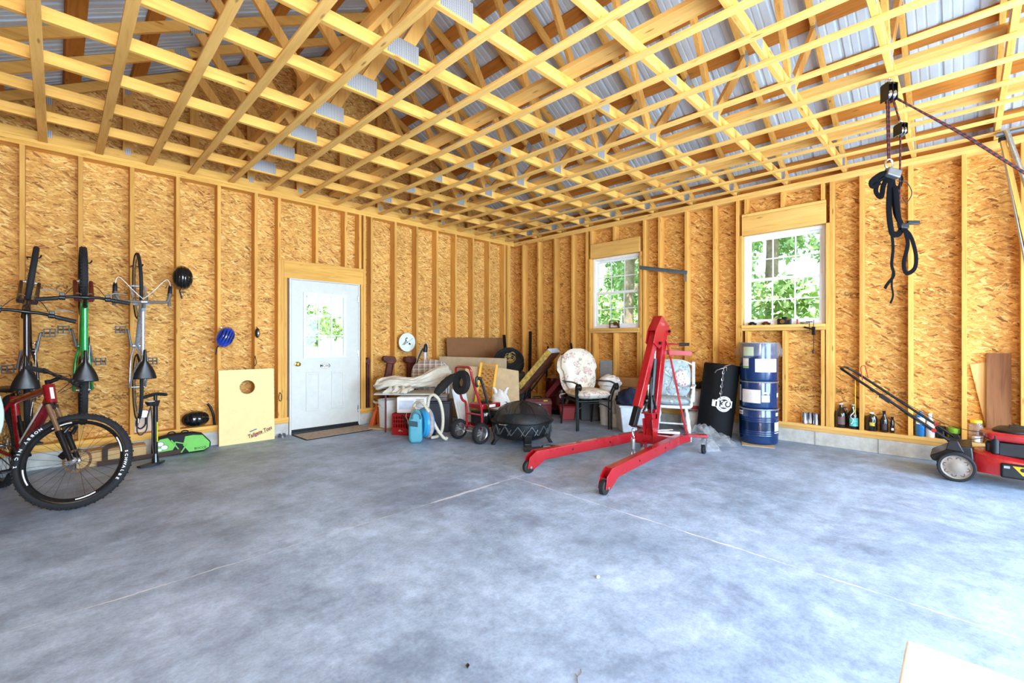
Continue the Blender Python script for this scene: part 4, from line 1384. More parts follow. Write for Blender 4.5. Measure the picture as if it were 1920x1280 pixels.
for p, q in (((-0.10, 0.17), (-0.01, 0.02)), ((-0.01, 0.02), (0.04, 0.11)), ((-0.065, 0.145), (0.02, 0.115)), ((-0.065, 0.145), (-0.065, 0.10))):
    m.bar(F @ Vector((p[0], p[1], 0.078)), F @ Vector((q[0], q[1], 0.078)), 0.012, 0.004, (0, 1, 0))
m.build('piping', GRN, t)
for k_, (x, z, r) in enumerate(((-0.195, 0.140, 0.032), (-0.160, 0.100, 0.034), (-0.200, 0.080, 0.022))):
    for q_, (mm_, rr_) in enumerate(((INK, r), (WINK, r * 0.88))):
        m = MB(); m.prism([(x + rr_ * math.cos(2 * PI * k / 24), z + rr_ * 0.8 * math.sin(2 * PI * k / 24)) for k in range(24)], 0.0795, 0.0806 + 0.0006 * q_ + 0.001 * k_, F)
        m.build('printed_ball' if q_ else 'ball_outline', mm_, t, smooth=False)
text_part('lettering', 'BOCCE', 0.034, INK, t, F @ Matrix.Translation((0.165, 0.045, 0.0806)), 0.0004, 1.0, 0.0006)
m = MB()
for x in (-0.09, 0.03):
    m.tube(smoothpath([(x - 0.04, 0.0, 0.215), (x - 0.02, 0.0, 0.245), (x + 0.02, 0.0, 0.245), (x + 0.04, 0.0, 0.215)], 4), 0.007, 8)
m.build('carry_strap', BLACKR, t)

# black curved bar end and bracket between helmet and board
m = MB(); m.tube(smoothpath([(0, 0, 0.26), (0.03, 0.0, 0.22), (0.06, -0.005, 0.12), (0.07, -0.005, 0.0)], 6), 0.013, 10)
tag(m.build('bar_extension', BLACKM), 'curved black handlebar end leaning on the wall plate beside the cream board', 'bar end', loc=(1.27, 6.43, 0.245))

# open cardboard carton and a webbing strap lying along the curb behind the wheel
CARD = pbr('tan_cardboard', (196, 160, 108), 0.85, var=0.06)
t = thing('cardboard_carton', 'flat tan cardboard carton on the floor behind the big bicycle wheel', 'box', (0.40, 6.28, 0))
m = MB(); m.box((-0.27, -0.09, 0), (0.27, 0.085, 0.155)); m.build('carton', CARD, t, bevel=0.004)
m = MB(); m.box((-0.274, -0.092, 0.135), (0.272, -0.088, 0.15)); m.build('tape', pbr('carton_tape', (150, 112, 66), 0.5), t, smooth=False)
t = thing('webbing_strap', 'dark brown webbing strap looped over the cardboard carton', 'strap', (0.36, 6.18, 0.014))
m = MB()
pth = smoothpath([(0.60, -0.06, 0.03), (0.40, -0.02, 0.015), (0.15, -0.025, 0.012), (-0.08, -0.03, 0.012)], 6)
m.tube(pth, 0.026, 8, flat=(0.12, 1))
m.tube(smoothpath([(-0.02, -0.015, 0.02), (-0.02, -0.012, 0.10), (-0.015, -0.01, 0.155), (0.02, 0.02, 0.175), (0.06, 0.06, 0.172), (0.09, 0.08, 0.172)], 6), 0.022, 8, flat=(0.12, 1))
m.build('webbing', pbr('brown_webbing', (66, 50, 40), 0.8), t)

# cream bean-bag toss board
CREAM = pbr('cream_board_paint', (232, 212, 146), 0.55, var=0.03)
t = thing('cornhole_board', 'cream bean-bag toss board with a round hole leaning on the studs', 'board', (1.665, 6.295, 0), (math.radians(-2.3), 0, math.radians(-1.5)))
outer = []; inner = []
W2_, H_ = 0.305, 0.905
cx, cz, rr = 0.0, 0.685, 0.085
for k in range(48):
    a = 2 * PI * k / 48
    inner.append((cx + rr * math.cos(a), cz + rr * math.sin(a)))
    dx, dz = math.cos(a), math.sin(a)
    s = min((W2_ / abs(dx)) if abs(dx) > 1e-6 else 9, ((H_ - cz) / dz) if dz > 1e-6 else ((cz / -dz) if dz < -1e-6 else 9))
    outer.append((cx + dx * s, cz + dz * s))
# make sure the outline keeps its four corners
for cxn, czn in ((W2_, H_), (-W2_, H_), (-W2_, 0), (W2_, 0)):
    k = min(range(48), key=lambda i: (outer[i][0] - cxn) ** 2 + (outer[i][1] - czn) ** 2)
    outer[k] = (cxn, czn)
m = MB(); m.ring_prism(outer, inner, 0, 0.016, F); m.build('board_face', CREAM, t, smooth=False)
m = MB(); m.box((-0.30, 0.001, 0.005), (-0.28, 0.06, 0.90)); m.box((0.28, 0.001, 0.005), (0.30, 0.06, 0.90)); m.box((-0.28, 0.001, 0.88), (0.28, 0.06, 0.90)); m.box((-0.28, 0.001, 0.005), (0.28, 0.06, 0.025)); m.build('board_frame', WX, t, smooth=False)
LRED = pbr('logo_dark_red', (120, 30, 40), 0.6, var=0)
LB = F @ Matrix.Translation((0.135, 0.11, 0.0162)) @ Matrix.Rotation(math.radians(17), 4, 'Z')
text_part('lettering', 'Tailgate Toss', 0.062, LRED, t, LB, 0.0004, 0.86, 0.0022, shear=0.2)
m = MB(); m.bar(F @ Vector((0.02, 0.130, 0.0164)), F @ Vector((0.10, 0.155, 0.0164)), 0.012, 0.0012, (0, 1, 0)); m.build('logo_mark', pbr('logo_blue', (70, 80, 120), 0.6, var=0), t, smooth=False)
m = MB(); m.bar(F @ Vector((0.03, 0.05, 0.0164)), F @ Vector((0.26, 0.12, 0.0164)), 0.004, 0.0012, (0, 1, 0)); m.build('logo_underline', LRED, t, smooth=False)

# door mat, tin
MATC = NT('worn_mat'); _v = MATC.coords((1, 1, 1), rnd=False)
MATC.link(MATC.ramp(MATC.noise(_v, 7, 5, 0.7, 1.5), [(0.35, lin((156, 134, 116))), (0.55, lin((182, 164, 146))), (0.66, lin((138, 96, 80)))]), MATC.b.inputs['Base Color'])
MATC.b.inputs['Roughness'].default_value = 0.95; MATC.bump(MATC.noise(_v, 160, 2), 0.4, 0.004)
t = thing('door_mat', 'worn brownish door mat lying in front of the white door', 'mat', (2.70, 6.12, 0), math.radians(2))
m = MB(); m.box((-0.49, -0.22, 0.0), (0.49, 0.235, 0.008)); m.build('backing', BLACKR, t, bevel=0.003)
m = MB(); m.box((-0.475, -0.205, 0.008), (0.475, 0.22, 0.012)); m.build('pile', MATC.mat, t, bevel=0.002)
m = MB(); m.lathe([(0.001, 0), (0.045, 0), (0.045, 0.036), (0.047, 0.04), (0.042, 0.04), (0.041, 0.006), (0.001, 0.006)], 26)
tag(m.build('metal_tin', STEEL), 'small open metal tin on the floor left of the door', 'tin', loc=(2.08, 6.335, 0))

# rusty upright iron posts right of the door
RUST = NT('rusty_iron'); _v = RUST.coords((1, 1, 1))
RUST.link(RUST.ramp(RUST.noise(_v, 14, 6, 0.7), [(0.3, lin((58, 26, 20))), (0.55, lin((92, 42, 30))), (0.75, lin((120, 60, 40)))]), RUST.b.inputs['Base Color'])
RUST.b.inputs['Roughness'].default_value = 0.75; RUST = RUST.mat


def iron_post(label, loc, rot, h, w, d, hs=1.0):
    t = thing('iron_post', label, 'post', loc, rot, 'rusty iron posts')
    m = MB(); m.box((-w / 2, -d / 2, 0), (w / 2, d / 2, 0.012)); m.box((-w / 2, -d * 0.12, 0), (w / 2, d * 0.12, h)); m.box((-w / 2, -d / 2, 0.0), (-w / 2 + 0.012, d / 2, h)); m.box((w / 2 - 0.012, -d / 2, 0.0), (w / 2, d / 2, h)); m.build('channel', RUST, t, bevel=0.004)
    m = MB(); m.prism([(x_ * hs, z_) for x_, z_ in ((-0.08, 0), (0.06, 0), (0.085, 0.05), (0.05, 0.11), (-0.05, 0.11), (-0.10, 0.06))], -0.04, 0.04, basis((0, 0, h - 0.03), (1, 0, 0), (0, 0, 1))); m.build('head', RUST, t, bevel=0.008)
    m = MB(); m.cyl((-0.09 * hs, -0.045, h + 0.03), (-0.09 * hs, 0.045, h + 0.03), 0.045 * (0.5 + 0.5 * hs), n=20); m.build('roller', RUST, t, bevel=0.004)
    return t


iron_post('narrow rusty iron post with a roller head between the studs beside the door', (3.345, 6.455, 0.2415), (0, 0, 0), 0.68, 0.045, 0.05, 0.3)
iron_post('rusty iron post leaning to the right behind the white bucket', (3.42, 6.22, 0.0), (math.radians(-2), math.radians(11), math.radians(-8)), 0.96, 0.10, 0.07)
iron_post('dark rusty iron post standing below the round white dial', (4.02, 6.32, 0.0), (math.radians(-0.5), math.radians(1), math.radians(4)), 0.93, 0.13, 0.07)

# round white thermometer with a painted goose
t = thing('wall_thermometer', 'round white dial thermometer with a painted goose hung on a stud', 'thermometer', (3.985, 6.385, 1.235), math.radians(0))
m = MB(); m.lathe([(0.001, 0), (0.148, 0), (0.152, 0.012), (0.15, 0.026), (0.142, 0.03), (0.140, 0.022), (0.001, 0.022)], 48, (0, 0, 0), (0, -1, 0)); m.build('dial', pbr('pale_dial', (226, 236, 230), 0.4, var=0.02), t)
m = MB()
for k in range(27):
    a = math.radians(225 - 270 * k / 26)
    r0 = 0.112 if k % 2 else 0.106
    m.bar((math.cos(a) * r0, -0.0225, math.sin(a) * r0), (math.cos(a) * 0.124, -0.0225, math.sin(a) * 0.124), 0.003, 0.0015, (0, 1, 0))
m.build('scale_marks', pbr('grey_green_print', (140, 160, 150), 0.6), t, smooth=False)
D = basis((0, -0.0222, 0), (1, 0, 0), (0, 0, 1))
m = MB(); m.prism([(-0.10, -0.045), (-0.05, -0.04), (-0.015, -0.005), (-0.005, 0.02), (-0.03, 0.035), (-0.06, 0.0)], 0, 0.001, D); m.build('goose_body', pbr('goose_grey', (150, 150, 140), 0.6), t, smooth=False)
m = MB(); m.tube([D @ Vector(p) for p in ((-0.02, 0.02, 0.0008), (-0.028, 0.045, 0.0008), (-0.02, 0.068, 0.0008), (-0.002, 0.07, 0.0008), (0.005, 0.06, 0.0008))], [0.012, 0.008, 0.007, 0.009, 0.004], 8, flat=(1, 1)); m.prism([(0.02, -0.03), (0.04, -0.005), (0.07, -0.03), (0.05, -0.04)], 0, 0.001, D); m.build('goose_neck', INK, t)
m = MB(); m.bar(D @ Vector((-0.06, -0.042, 0.004)), D @ Vector((0.105, 0.065, 0.004)), 0.004, 0.0015, (0, 1, 0)); m.cyl(D @ Vector((0, 0, 0.0)), D @ Vector((0, 0, 0.007)), 0.008, n=12); m.build('needle', INK, t)

# edge of a pale mint plastic chair at the left of the view
MINT = pbr('mint_plastic', (196, 226, 214), 0.4, var=0.02)
t = thing('plastic_chair', 'pale mint plastic chair with a rounded back by the left wall', 'chair', (-0.56, 4.62, 0), math.radians(0))
m = MB()
def cb(u, v):
    z = 0.44 + 0.68 * u
    w = 0.20 + 0.10 * math.sin(PI * min(1, max(0, (u - 0.05) / 0.95)) ** 0.8)
    x = (v - 0.5) * 2 * w
    return (x * (1 if u < 0.9 else 0.8), 0.16 - 0.05 * u - 0.05 * (2 * v - 1) ** 2, z)
m.sheet(cb, 14, 12, 0.012); m.build('backrest', MINT, t)
m = MB(); m.sheet(lambda u, v: (-0.22 + 0.44 * u, -0.22 + 0.38 * v, 0.44 - 0.02 * math.sin(PI * u) * math.sin(PI * v)), 10, 10, 0.014); m.build('seat', MINT, t)
for sx in (-0.17, 0.17):
    for sy in (-0.19, 0.13):
        m = MB(); m.tube([(sx, sy, 0.43), (sx * 1.12, sy * 1.15, 0.0)], 0.013, 10); m.build('leg', ALU, t)
# ---------------------------------------------------------------- the heap along the back wall and in the corner
FC = math.radians(-45.07)          # yaw of things that face the middle of the room
E_ = Vector((0.706, -0.708, 0)); G_ = Vector((0.708, 0.706, 0))


def at(dist, px_m, z=0.0):
    """point a given distance out from the camera corner along the room diagonal, px_m metres to its right"""
    return (G_ * dist + E_ * px_m) + Vector((0, 0, z))


PAIL = pbr('white_pail_plastic', (222, 224, 222), 0.45, var=0.04)
TARPM = NT('beige_canvas'); _v = TARPM.coords((1, 1, 1)); _nz = TARPM.noise(_v, 6, 5, 0.6)
TARPM.link(TARPM.ramp(_nz, [(0.3, lin((190, 184, 166))), (0.7, lin((222, 217, 202)))]), TARPM.b.inputs['Base Color']); TARPM.b.inputs['Roughness'].default_value = 0.9
TARPM.bump(TARPM.noise(_v, 25, 4), 0.25, 0.01); TARPM = TARPM.mat


def plaid_mat():
    t = NT('plaid_cloth')
    v = t.coords((1, 1, 1), rnd=False)
    sep = t.n('ShaderNodeSeparateXYZ'); t.link(v, sep.inputs[0])
    def bands(sock, per, wd):
        a = t.math('FRACT', t.math('MULTIPLY', sock, 1 / per))
        return t.math('LESS_THAN', a, wd)
    cur = t.mix(t.math('MULTIPLY', bands(sep.outputs['X'], 0.085, 0.45), 0.5), lin((140, 122, 108)), lin((190, 176, 158)))
    cur = t.mix(t.math('MULTIPLY', bands(sep.outputs['Z'], 0.075, 0.45), 0.5), cur, lin((110, 92, 82)))
    for s, per in ((sep.outputs['X'], 0.085), (sep.outputs['Z'], 0.075)):
        cur = t.mix(t.math('MULTIPLY', bands(s, per, 0.09), 0.85), cur, lin((226, 214, 196)))
    t.link(cur, t.b.inputs['Base Color']); t.b.inputs['Roughness'].default_value = 0.9
    return t.mat


def floral(name, base, spots, leaf, scale=9.0):
    t = NT(name)
    v = t.coords((1, 1, 1), rnd=False)
    ds = t.n('ShaderNodeTexNoise', _Scale=18.0, _Detail=3.0); t.link(v, ds.inputs['Vector'])
    sc = t.n('ShaderNodeVectorMath', operation='SCALE'); sc.inputs['Scale'].default_value = 0.06; t.link(ds.outputs['Color'], sc.inputs[0])
    ad = t.n('ShaderNodeVectorMath', operation='ADD'); t.link(v, ad.inputs[0]); t.link(sc.outputs[0], ad.inputs[1])
    cur = None
    vo = t.n('ShaderNodeTexVoronoi', _Scale=scale, _Randomness=0.8); t.link(ad.outputs[0], vo.inputs['Vector'])
    m1 = t.ramp(vo.outputs['Distance'], [(0.40, (1, 1, 1)), (0.46, (0, 0, 0))])
    nz = t.noise(v, 40, 3)
    m1b = t.math('MULTIPLY', m1, t.ramp(nz, [(0.45, (0, 0, 0)), (0.55, (1, 1, 1))]))
    cur = t.mix(t.math('MULTIPLY', m1b, 0.75), lin(base), lin(leaf))
    m2 = t.ramp(vo.outputs['Distance'], [(0.20, (1, 1, 1)), (0.30, (0, 0, 0))])
    pet = t.ramp(t.noise(v, 55, 2), [(0.4, lin(spots)), (0.6, lin([min(255, q + 28) for q in spots]))])
    cur = t.mix(t.math('MULTIPLY', m2, 0.8), cur, pet)
    t.link(cur, t.b.inputs['Base Color']); t.b.inputs['Roughness'].default_value = 0.9
    t.bump(t.noise(v, 14, 3), 0.2, 0.01)
    return t.mat


def pail(label, loc, r=0.15, h=0.37, rim=True, group=None, mat=None, name='bucket'):
    t = thing(name, label, 'bucket', loc, 0, group)
    m = MB(); m.lathe([(0.001, 0), (r * 0.87, 0), (r * 0.88, 0.006), (r * 0.97, h - 0.10), (r * 1.04, h - 0.10), (r * 1.04, h - 0.09), (r * 0.98, h - 0.09), (r * 0.99, h - 0.055), (r * 1.05, h - 0.055), (r * 1.05, h - 0.045), (r, h - 0.045), (r, h - 0.012), (r * 1.05, h - 0.01), (r * 1.05, h), (r * 0.96, h), (r * 0.84, 0.012), (0.001, 0.012)], 36)
    m.build('pail', mat or PAIL, t)
    m = MB(); m.tube(arc((0, 0, h - 0.05), r * 1.06, -175, -5, 20, (1, 0, 0), (0, 0.55, 0.75)), 0.0028, 6); m.build('bail_handle', STEEL, t)
    return t


# timber pallet board, white buckets, jack stand
t = thing('wooden_plank', 'weathered wide plank lying on the floor under the dirty white bucket', 'plank', (3.235, 5.96, 0), math.radians(-58))
m = MB(); m.box((-0.08, -0.10, 0), (0.34, 0.13, 0.03)); m.build('board', wood('weathered_pine', 0, (178, 150, 108), (128, 100, 68)), t, smooth=False, bevel=0.003)
pail('dirty white bucket with raised ribs between the orange jack stand and the red crate', (3.37, 5.86, 0.0305), 0.15, 0.39)
ORNG = pbr('orange_paint', (214, 92, 24), 0.45, var=0.1)
t = thing('jack_stand', 'orange steel jack stand near the door, beside the weathered plank', 'jack stand', (3.33, 6.14, 0.0), math.radians(-40))
m = MB()
for a in range(4):
    ca, sa = math.cos(a * PI / 2 + PI / 4), math.sin(a * PI / 2 + PI / 4)
    p0 = Vector((ca * 0.032, sa * 0.032, 0.22)); p1 = Vector((ca * 0.105, sa * 0.105, 0.0))
    tang = Vector((-sa, ca, 0))
    i = [m.vert(q) for q in (p0 + tang * 0.03, p0 - tang * 0.03, p1 - tang * 0.055, p1 + tang * 0.055, p0 * 0.93 + tang * 0.028, p0 * 0.93 - tang * 0.028, p1 * 0.93 - tang * 0.05, p1 * 0.93 + tang * 0.05)]
    for q in ((0, 1, 2, 3), (7, 6, 5, 4), (0, 4, 5, 1), (1, 5, 6, 2), (2, 6, 7, 3), (3, 7, 4, 0)):
        m.face([i[k] for k in q])
m.cyl((0, 0, 0.19), (0, 0, 0.25), 0.032, n=16)
m.build('base', ORNG, t)
m = MB(); m.box((-0.018, -0.014, 0.20), (0.018, 0.014, 0.345)); m.build('ratchet_post', ORNG, t, bevel=0.003)
m = MB(); m.prism([(-0.05, 0.02), (-0.05, 0.05), (-0.025, 0.03), (0.025, 0.03), (0.05, 0.05), (0.05, 0.02), (0.02, 0), (-0.02, 0)], -0.02, 0.02, basis((0, 0, 0.335), (1, 0, 0), (0, 0, 1))); m.build('saddle', pbr('worn_pale_metal', (206, 196, 184), 0.5, 0.3), t, bevel=0.003)

# red milk crate
CRED = pbr('red_crate_plastic', (158, 24, 28), 0.45, var=0.05)
t = thing('milk_crate', 'red plastic milk crate standing beside the blue vacuum cleaner', 'crate', (3.385, 5.385, 0), math.radians(-57.9))
m = MB()
w, h = 0.155, 0.285
m.box((-w, -w, 0), (w, w, 0.012))
for s in (1, -1):
    for k in range(9):
        x = -w + 0.012 + (2 * w - 0.024) * k / 8
        m.box((x - 0.006, s * w - 0.006, 0), (x + 0.006, s * w + 0.006, h)); m.box((s * w - 0.006, x - 0.006, 0), (s * w + 0.006, x + 0.006, h))
    for z0, z1 in ((0, 0.10), (0.15, 0.165), (0.20, 0.215), (0.25, h)):
        m.box((-w - 0.004, s * w - 0.0045, z0), (w + 0.004, s * w + 0.0045, z1)); m.box((s * w - 0.0045, -w, z0), (s * w + 0.0045, w, z1))
m.build('crate_body', CRED, t, smooth=False)
m = MB(); m.tube(smoothpath([(-0.06, -w - 0.0065, 0.065), (-0.05, -w - 0.0065, 0.05), (-0.04, -w - 0.0065, 0.075), (-0.03, -w - 0.0065, 0.052), (-0.015, -w - 0.0065, 0.06), (0.0, -w - 0.0065, 0.05)], 4), 0.005, 6, flat=(1, 0.4)); m.build('white_logo', WINK, t)
m = MB(); m.tube(smoothpath([(0.0, -w - 0.01, 0.27), (0.05, -w - 0.015, 0.20), (0.06, -w - 0.015, 0.12), (0.12, -w - 0.012, 0.085), (0.165, -w - 0.0, 0.10)], 6), 0.008, 8)
tag(m.build('power_cord', BLACKR), 'thick black cord hanging over the front of the red milk crate', 'cord', loc=(3.377, 5.380, 0), rot=math.radians(-57.9))
m = MB(); m.tube(smoothpath([(0.06, -w - 0.012, 0.30), (0.055, -w - 0.018, 0.25), (0.075, -w - 0.018, 0.215), (0.085, -w - 0.016, 0.16)], 6), 0.004, 6)
tag(m.build('string', pbr('white_string', (226, 220, 206), 0.8)), 'short white string hanging down the red milk crate', 'string', loc=(3.385, 5.385, 0), rot=math.radians(-57.9))

# white window unit on the crate
t = thing('window_unit', 'white boxy appliance with a vent panel resting on the red milk crate', 'appliance', (3.46, 5.36, 0.287), FC)
m = MB(); m.box((-0.20, -0.14, 0), (0.20, 0.20, 0.215)); m.build('case', VINYL, t, bevel=0.012, seg=3)
m = MB()
for k in range(7):
    m.box((0.06, -0.144, 0.05 + 0.022 * k), (0.17, -0.139, 0.058 + 0.022 * k))
m.build('vent_slots', pbr('grey_slot', (150, 152, 150), 0.6), t, smooth=False)
m = MB(); m.box((-0.17, -0.1425, 0.05), (0.03, -0.1395, 0.17)); m.build('label', pbr('pale_blue_paper', (206, 218, 236), 0.6), t, smooth=False)
# folding table frame edge with red tube
t = thing('folding_stand', 'low folding stand with a maroon tube frame and a flat top under the canvas', 'stand', (3.635, 5.715, 0), FC)
m = MB(); m.box((-0.42, -0.39, 0.515), (0.50, 0.08, 0.535)); m.build('top', pbr('pale_laminate', (200, 196, 186), 0.5), t, bevel=0.005)
for (x_, y_) in ((-0.26, -0.37), (-0.04, 0.05), (0.46, 0.05)):
    m = MB(); m.tube([(x_, y_, 0.516), (x_, y_, 0.0)], 0.012, 10); m.build('leg', pbr('maroon_tube', (96, 26, 34), 0.4), t)

# rolled canvas over everything
def canvas(u, v):
    a = 2 * PI * v
    x = -0.56 + 1.08 * u
    hw = 0.14 + 0.05 * math.sin(u * 5 + 1)
    hh = 0.055 + 0.075 * u + 0.02 * math.sin(u * 9)
    fold = 1 + 0.10 * math.sin(a * 7 + 2.2 * math.sin(u * 6)) + 0.05 * math.sin(a * 13 + u * 20)
    if u < 0.25:
        fold += 0.25 * (0.25 - u) / 0.25 * math.sin(a * 3 + u * 30)
    end = 1.0 if 0.03 < u < 0.97 else 0.55
    z = 0.56 + hh + hh * math.sin(a) * fold * end + 0.06 * u
    return (x, -0.12 + hw * math.cos(a) * fold * end, max(0.538, z))
m = MB(); m.sheet(canvas, 46, 64)
tp = thing('canvas_bundle', 'long beige canvas bundle folded across the top of the heap', 'tarp', (3.70, 5.66, 0.0), FC)
m.build('canvas', TARPM, tp)
m = MB()
def drape(u, v):
    x = -0.34 + 0.36 * u + 0.03 * math.sin(v * 6)
    z = 0.62 - 0.17 * v * (0.4 + 0.6 * math.sin(PI * min(1, u * 1.2 + 0.1))) + 0.018 * math.sin(u * 24 + v * 4)
    y = -0.30 - 0.11 * math.sin(v * PI * 0.5) - 0.05 * v + 0.02 * math.sin(u * 17 + v * 5)
    return (x, y, max(z, 0.545))
m.sheet(drape, 36, 16, 0.006); m.build('loose_corner', TARPM, tp)

# plaid-covered folding chair behind
t = thing('padded_chair', 'folding chair with a rounded brown plaid back pad behind the canvas', 'chair', (4.05, 5.82, 0), math.radians(-40))
PL = plaid_mat()
def pad(u, v):
    a = 2 * PI * u
    r_ = v
    sx = 0.27; sz = 0.24
    cx_ = abs(math.cos(a)) ** 0.75 * (1 if math.cos(a) > 0 else -1); cz_ = abs(math.sin(a)) ** 0.85 * (1 if math.sin(a) > 0 else -1)
    return (sx * cx_ * r_, -0.05 * math.sqrt(max(0.0, 1 - r_ ** 3)) - 0.01, 0.72 + sz * cz_ * r_ + (0.0))
m = MB(); m.sheet(pad, 40, 10, 0.02); m.build('back_pad', PL, t)
m = MB()
for s in (1, -1):
    m.tube(smoothpath([(s * 0.27, 0.03, 0.0), (s * 0.28, 0.02, 0.45), (s * 0.275, 0.015, 0.72), (s * 0.22, 0.015, 0.90), (0.0, 0.015, 0.965)], 6), 0.011, 10)
m.build('frame', pbr('white_tube', (214, 214, 224), 0.4), t)
m = MB(); m.box((-0.24, -0.34, 0.44), (0.24, 0.0, 0.47)); m.build('seat', PL, t, bevel=0.01)
for s in (1, -1):
    m = MB(); m.tube([(s * 0.25, -0.02, 0.62), (s * 0.25, -0.36, 0.0)], 0.011, 10); m.build('leg', pbr('white_tube', (214, 214, 224)), t)

# vacuum wand with a looped beige hose standing up behind the chair
HOSE = NT('beige_ribbed_hose'); _v = HOSE.coords((1, 1, 1), rnd=False); _w = HOSE.n('ShaderNodeTexWave', _Scale=30.0, bands_direction='DIAGONAL'); HOSE.link(_v, _w.inputs['Vector'])
HOSE.link(HOSE.ramp(_w.outputs['Fac'], [(0.2, lin((176, 166, 144))), (0.8, lin((210, 202, 182)))]), HOSE.b.inputs['Base Color']); HOSE.b.inputs['Roughness'].default_value = 0.6; HOSE.bump(_w.outputs['Fac'], 0.5, 0.004); HOSE = HOSE.mat
t = thing('pole_saw', 'white pole with a black tip and a beige webbing loop standing behind the plaid chair', 'pole', (4.10, 6.08, 0.0), FC)
m = MB(); m.tube([(0.0, 0, 0.0), (0.03, 0, 1.08)], 0.022, 12); m.build('pole', pbr('white_tube', (214, 214, 224)), t)
m = MB(); m.tube(smoothpath([(0.03, -0.005, 1.08), (0.036, -0.005, 1.15), (0.042, 0, 1.21)], 3), [0.03, 0.033, 0.034, 0.033, 0.03, 0.025, 0.016], 12); m.build('tip', BLACKP, t)
m = MB(); m.tube(smoothpath([(-0.17, -0.03, 0.62), (-0.12, -0.03, 0.86), (-0.05, -0.03, 1.10), (0.02, -0.03, 1.23), (0.07, -0.03, 1.20), (0.085, -0.03, 1.05), (0.085, -0.03, 0.7)], 6), 0.02, 8, flat=(1, 0.3)); m.build('webbing_loop', HOSE, t)
m = MB(); m.tube(smoothpath([(-0.19, -0.02, 0.60), (-0.10, -0.02, 0.92), (0.0, -0.01, 1.14)], 5), 0.014, 8); m.build('cutting_cord', pbr('olive_black', (54, 54, 44), 0.7), t)

# black folded umbrella across the canvas
t = thing('folded_umbrella', 'black folded umbrella lying across the beige canvas', 'umbrella', (3.66, 4.97, 0.0), FC)
m = MB(); pts = smoothpath([(-0.10, 0.05, 0.52), (-0.05, 0.07, 0.60), (0.08, 0.18, 0.735), (0.20, 0.26, 0.80)], 6)
m.tube(pts, [0.030 + 0.028 * math.sin(PI * min(1, k / 16)) + 0.006 * (k % 2) for k in range(len(pts))], 14); m.build('canopy', pbr('black_cloth', (34, 32, 32), 0.85, var=0.15, scale=20, bump=0.3), t)
m = MB(); m.tube(smoothpath([(-0.10, 0.05, 0.52), (-0.13, 0.04, 0.50), (-0.16, 0.03, 0.49)], 3), 0.012, 8); m.build('handle', BLACKP, t)

# dark storage tote that carries the heap, and the tilted white panel
t = thing('storage_tote', 'dark grey storage tote half hidden under the canvas', 'box', (3.80, 5.19, 0), FC)
m = MB(); m.box((-0.15, -0.10, 0), (0.13, 0.22, 0.40)); m.build('tote_body', pbr('charcoal_plastic', (52, 54, 60), 0.6), t, bevel=0.012)
m = MB(); m.box((-0.165, -0.115, 0.4003), (0.145, 0.235, 0.425)); m.build('lid', pbr('charcoal_plastic', (52, 54, 60)), t, bevel=0.008)
t = thing('blanket_stack', 'pink and grey folded blankets between the vacuum hose and the white panel', 'blanket', (3.78, 5.18, 0.4258), FC)
for k, cc in enumerate(((176, 150, 152), (150, 156, 158), (190, 178, 172))):
    m = MB(); m.sheet(lambda u, v: (-0.13 + 0.24 * u, 0.18 * math.cos(2 * PI * v), 0.025 + 0.04 * k * 0.62 + 0.0125 * math.sin(2 * PI * v) * (1 + 0.2 * math.sin(9 * u))), 12, 16); m.build('blanket', pbr('blanket_%d' % k, cc, 0.95, bump=0.2), t)
t = thing('plastic_board', 'tilted white plastic panel standing left of the red pressure washer', 'panel', (3.925, 4.90, 0.0), FC)
m = MB(); m.prism([(0.02, 0.0), (0.18, 0.0), (0.05, 0.60), (-0.13, 0.60), (-0.13, 0.57)], -0.012, 0.012, basis((0.0, 0, 0), (1, 0, 0), (0, 0, 1))); m.build('panel_face', PAIL, t, bevel=0.006)
m = MB(); m.prism([(0.0, 0.0), (0.03, 0.0), (-0.10, 0.60), (-0.13, 0.60)], -0.05, 0.06, basis((0, 0, 0), (1, 0, 0), (0, 0, 1))); m.build('edge_flange', PAIL, t, bevel=0.006)

# turquoise canister vacuum cleaner
TURQ = pbr('turquoise_plastic', (74, 146, 160), 0.3, coat=0.3, var=0.03); AQUA = pbr('aqua_plastic', (46, 140, 190), 0.35, var=0.03)
t = thing('vacuum_cleaner', 'turquoise canister vacuum cleaner with a beige hose standing on end', 'vacuum cleaner', (3.265, 4.84, 0), FC + math.radians(12))
m = MB(); m.lathe([(0.001, -0.085), (0.10, -0.08), (0.165, -0.06), (0.185, -0.02), (0.185, 0.04), (0.16, 0.07), (0.001, 0.08)], 40, (0.025, 0.02, 0.225), (-0.93, -0.35, 0.0)); b1 = m.build('canister', AQUA, t)
b1.scale = (1, 1, 1)
m = MB(); m.lathe([(0.186, -0.025), (0.197, -0.015), (0.197, 0.015), (0.186, 0.025)], 40, (0.04, 0.026, 0.225), (-0.93, -0.35, 0.0)); m.build('bumper', pbr('grey_pink_bumper', (164, 146, 144), 0.7, var=0.2), t)
m = MB(); m.prism([(-0.085, 0.0), (0.045, 0.0), (0.065, 0.05), (0.06, 0.30), (0.03, 0.40), (-0.035, 0.415), (-0.075, 0.36), (-0.105, 0.28), (-0.105, 0.06)], -0.055, 0.055, basis((-0.075, -0.09, 0.0), (1, 0, 0), (0, 0, 1))); m.build('front_cover', TURQ, t, bevel=0.03, seg=4)
m = MB(); m.prism([(-0.088, 0.215), (0.015, 0.20), (0.015, 0.265), (-0.085, 0.285)], 0.0545, 0.058, basis((-0.085, -0.09, 0.0), (1, 0, 0), (0, 0, 1))); m.build('window', pbr('dark_slate', (40, 66, 78), 0.15), t, bevel=0.003)
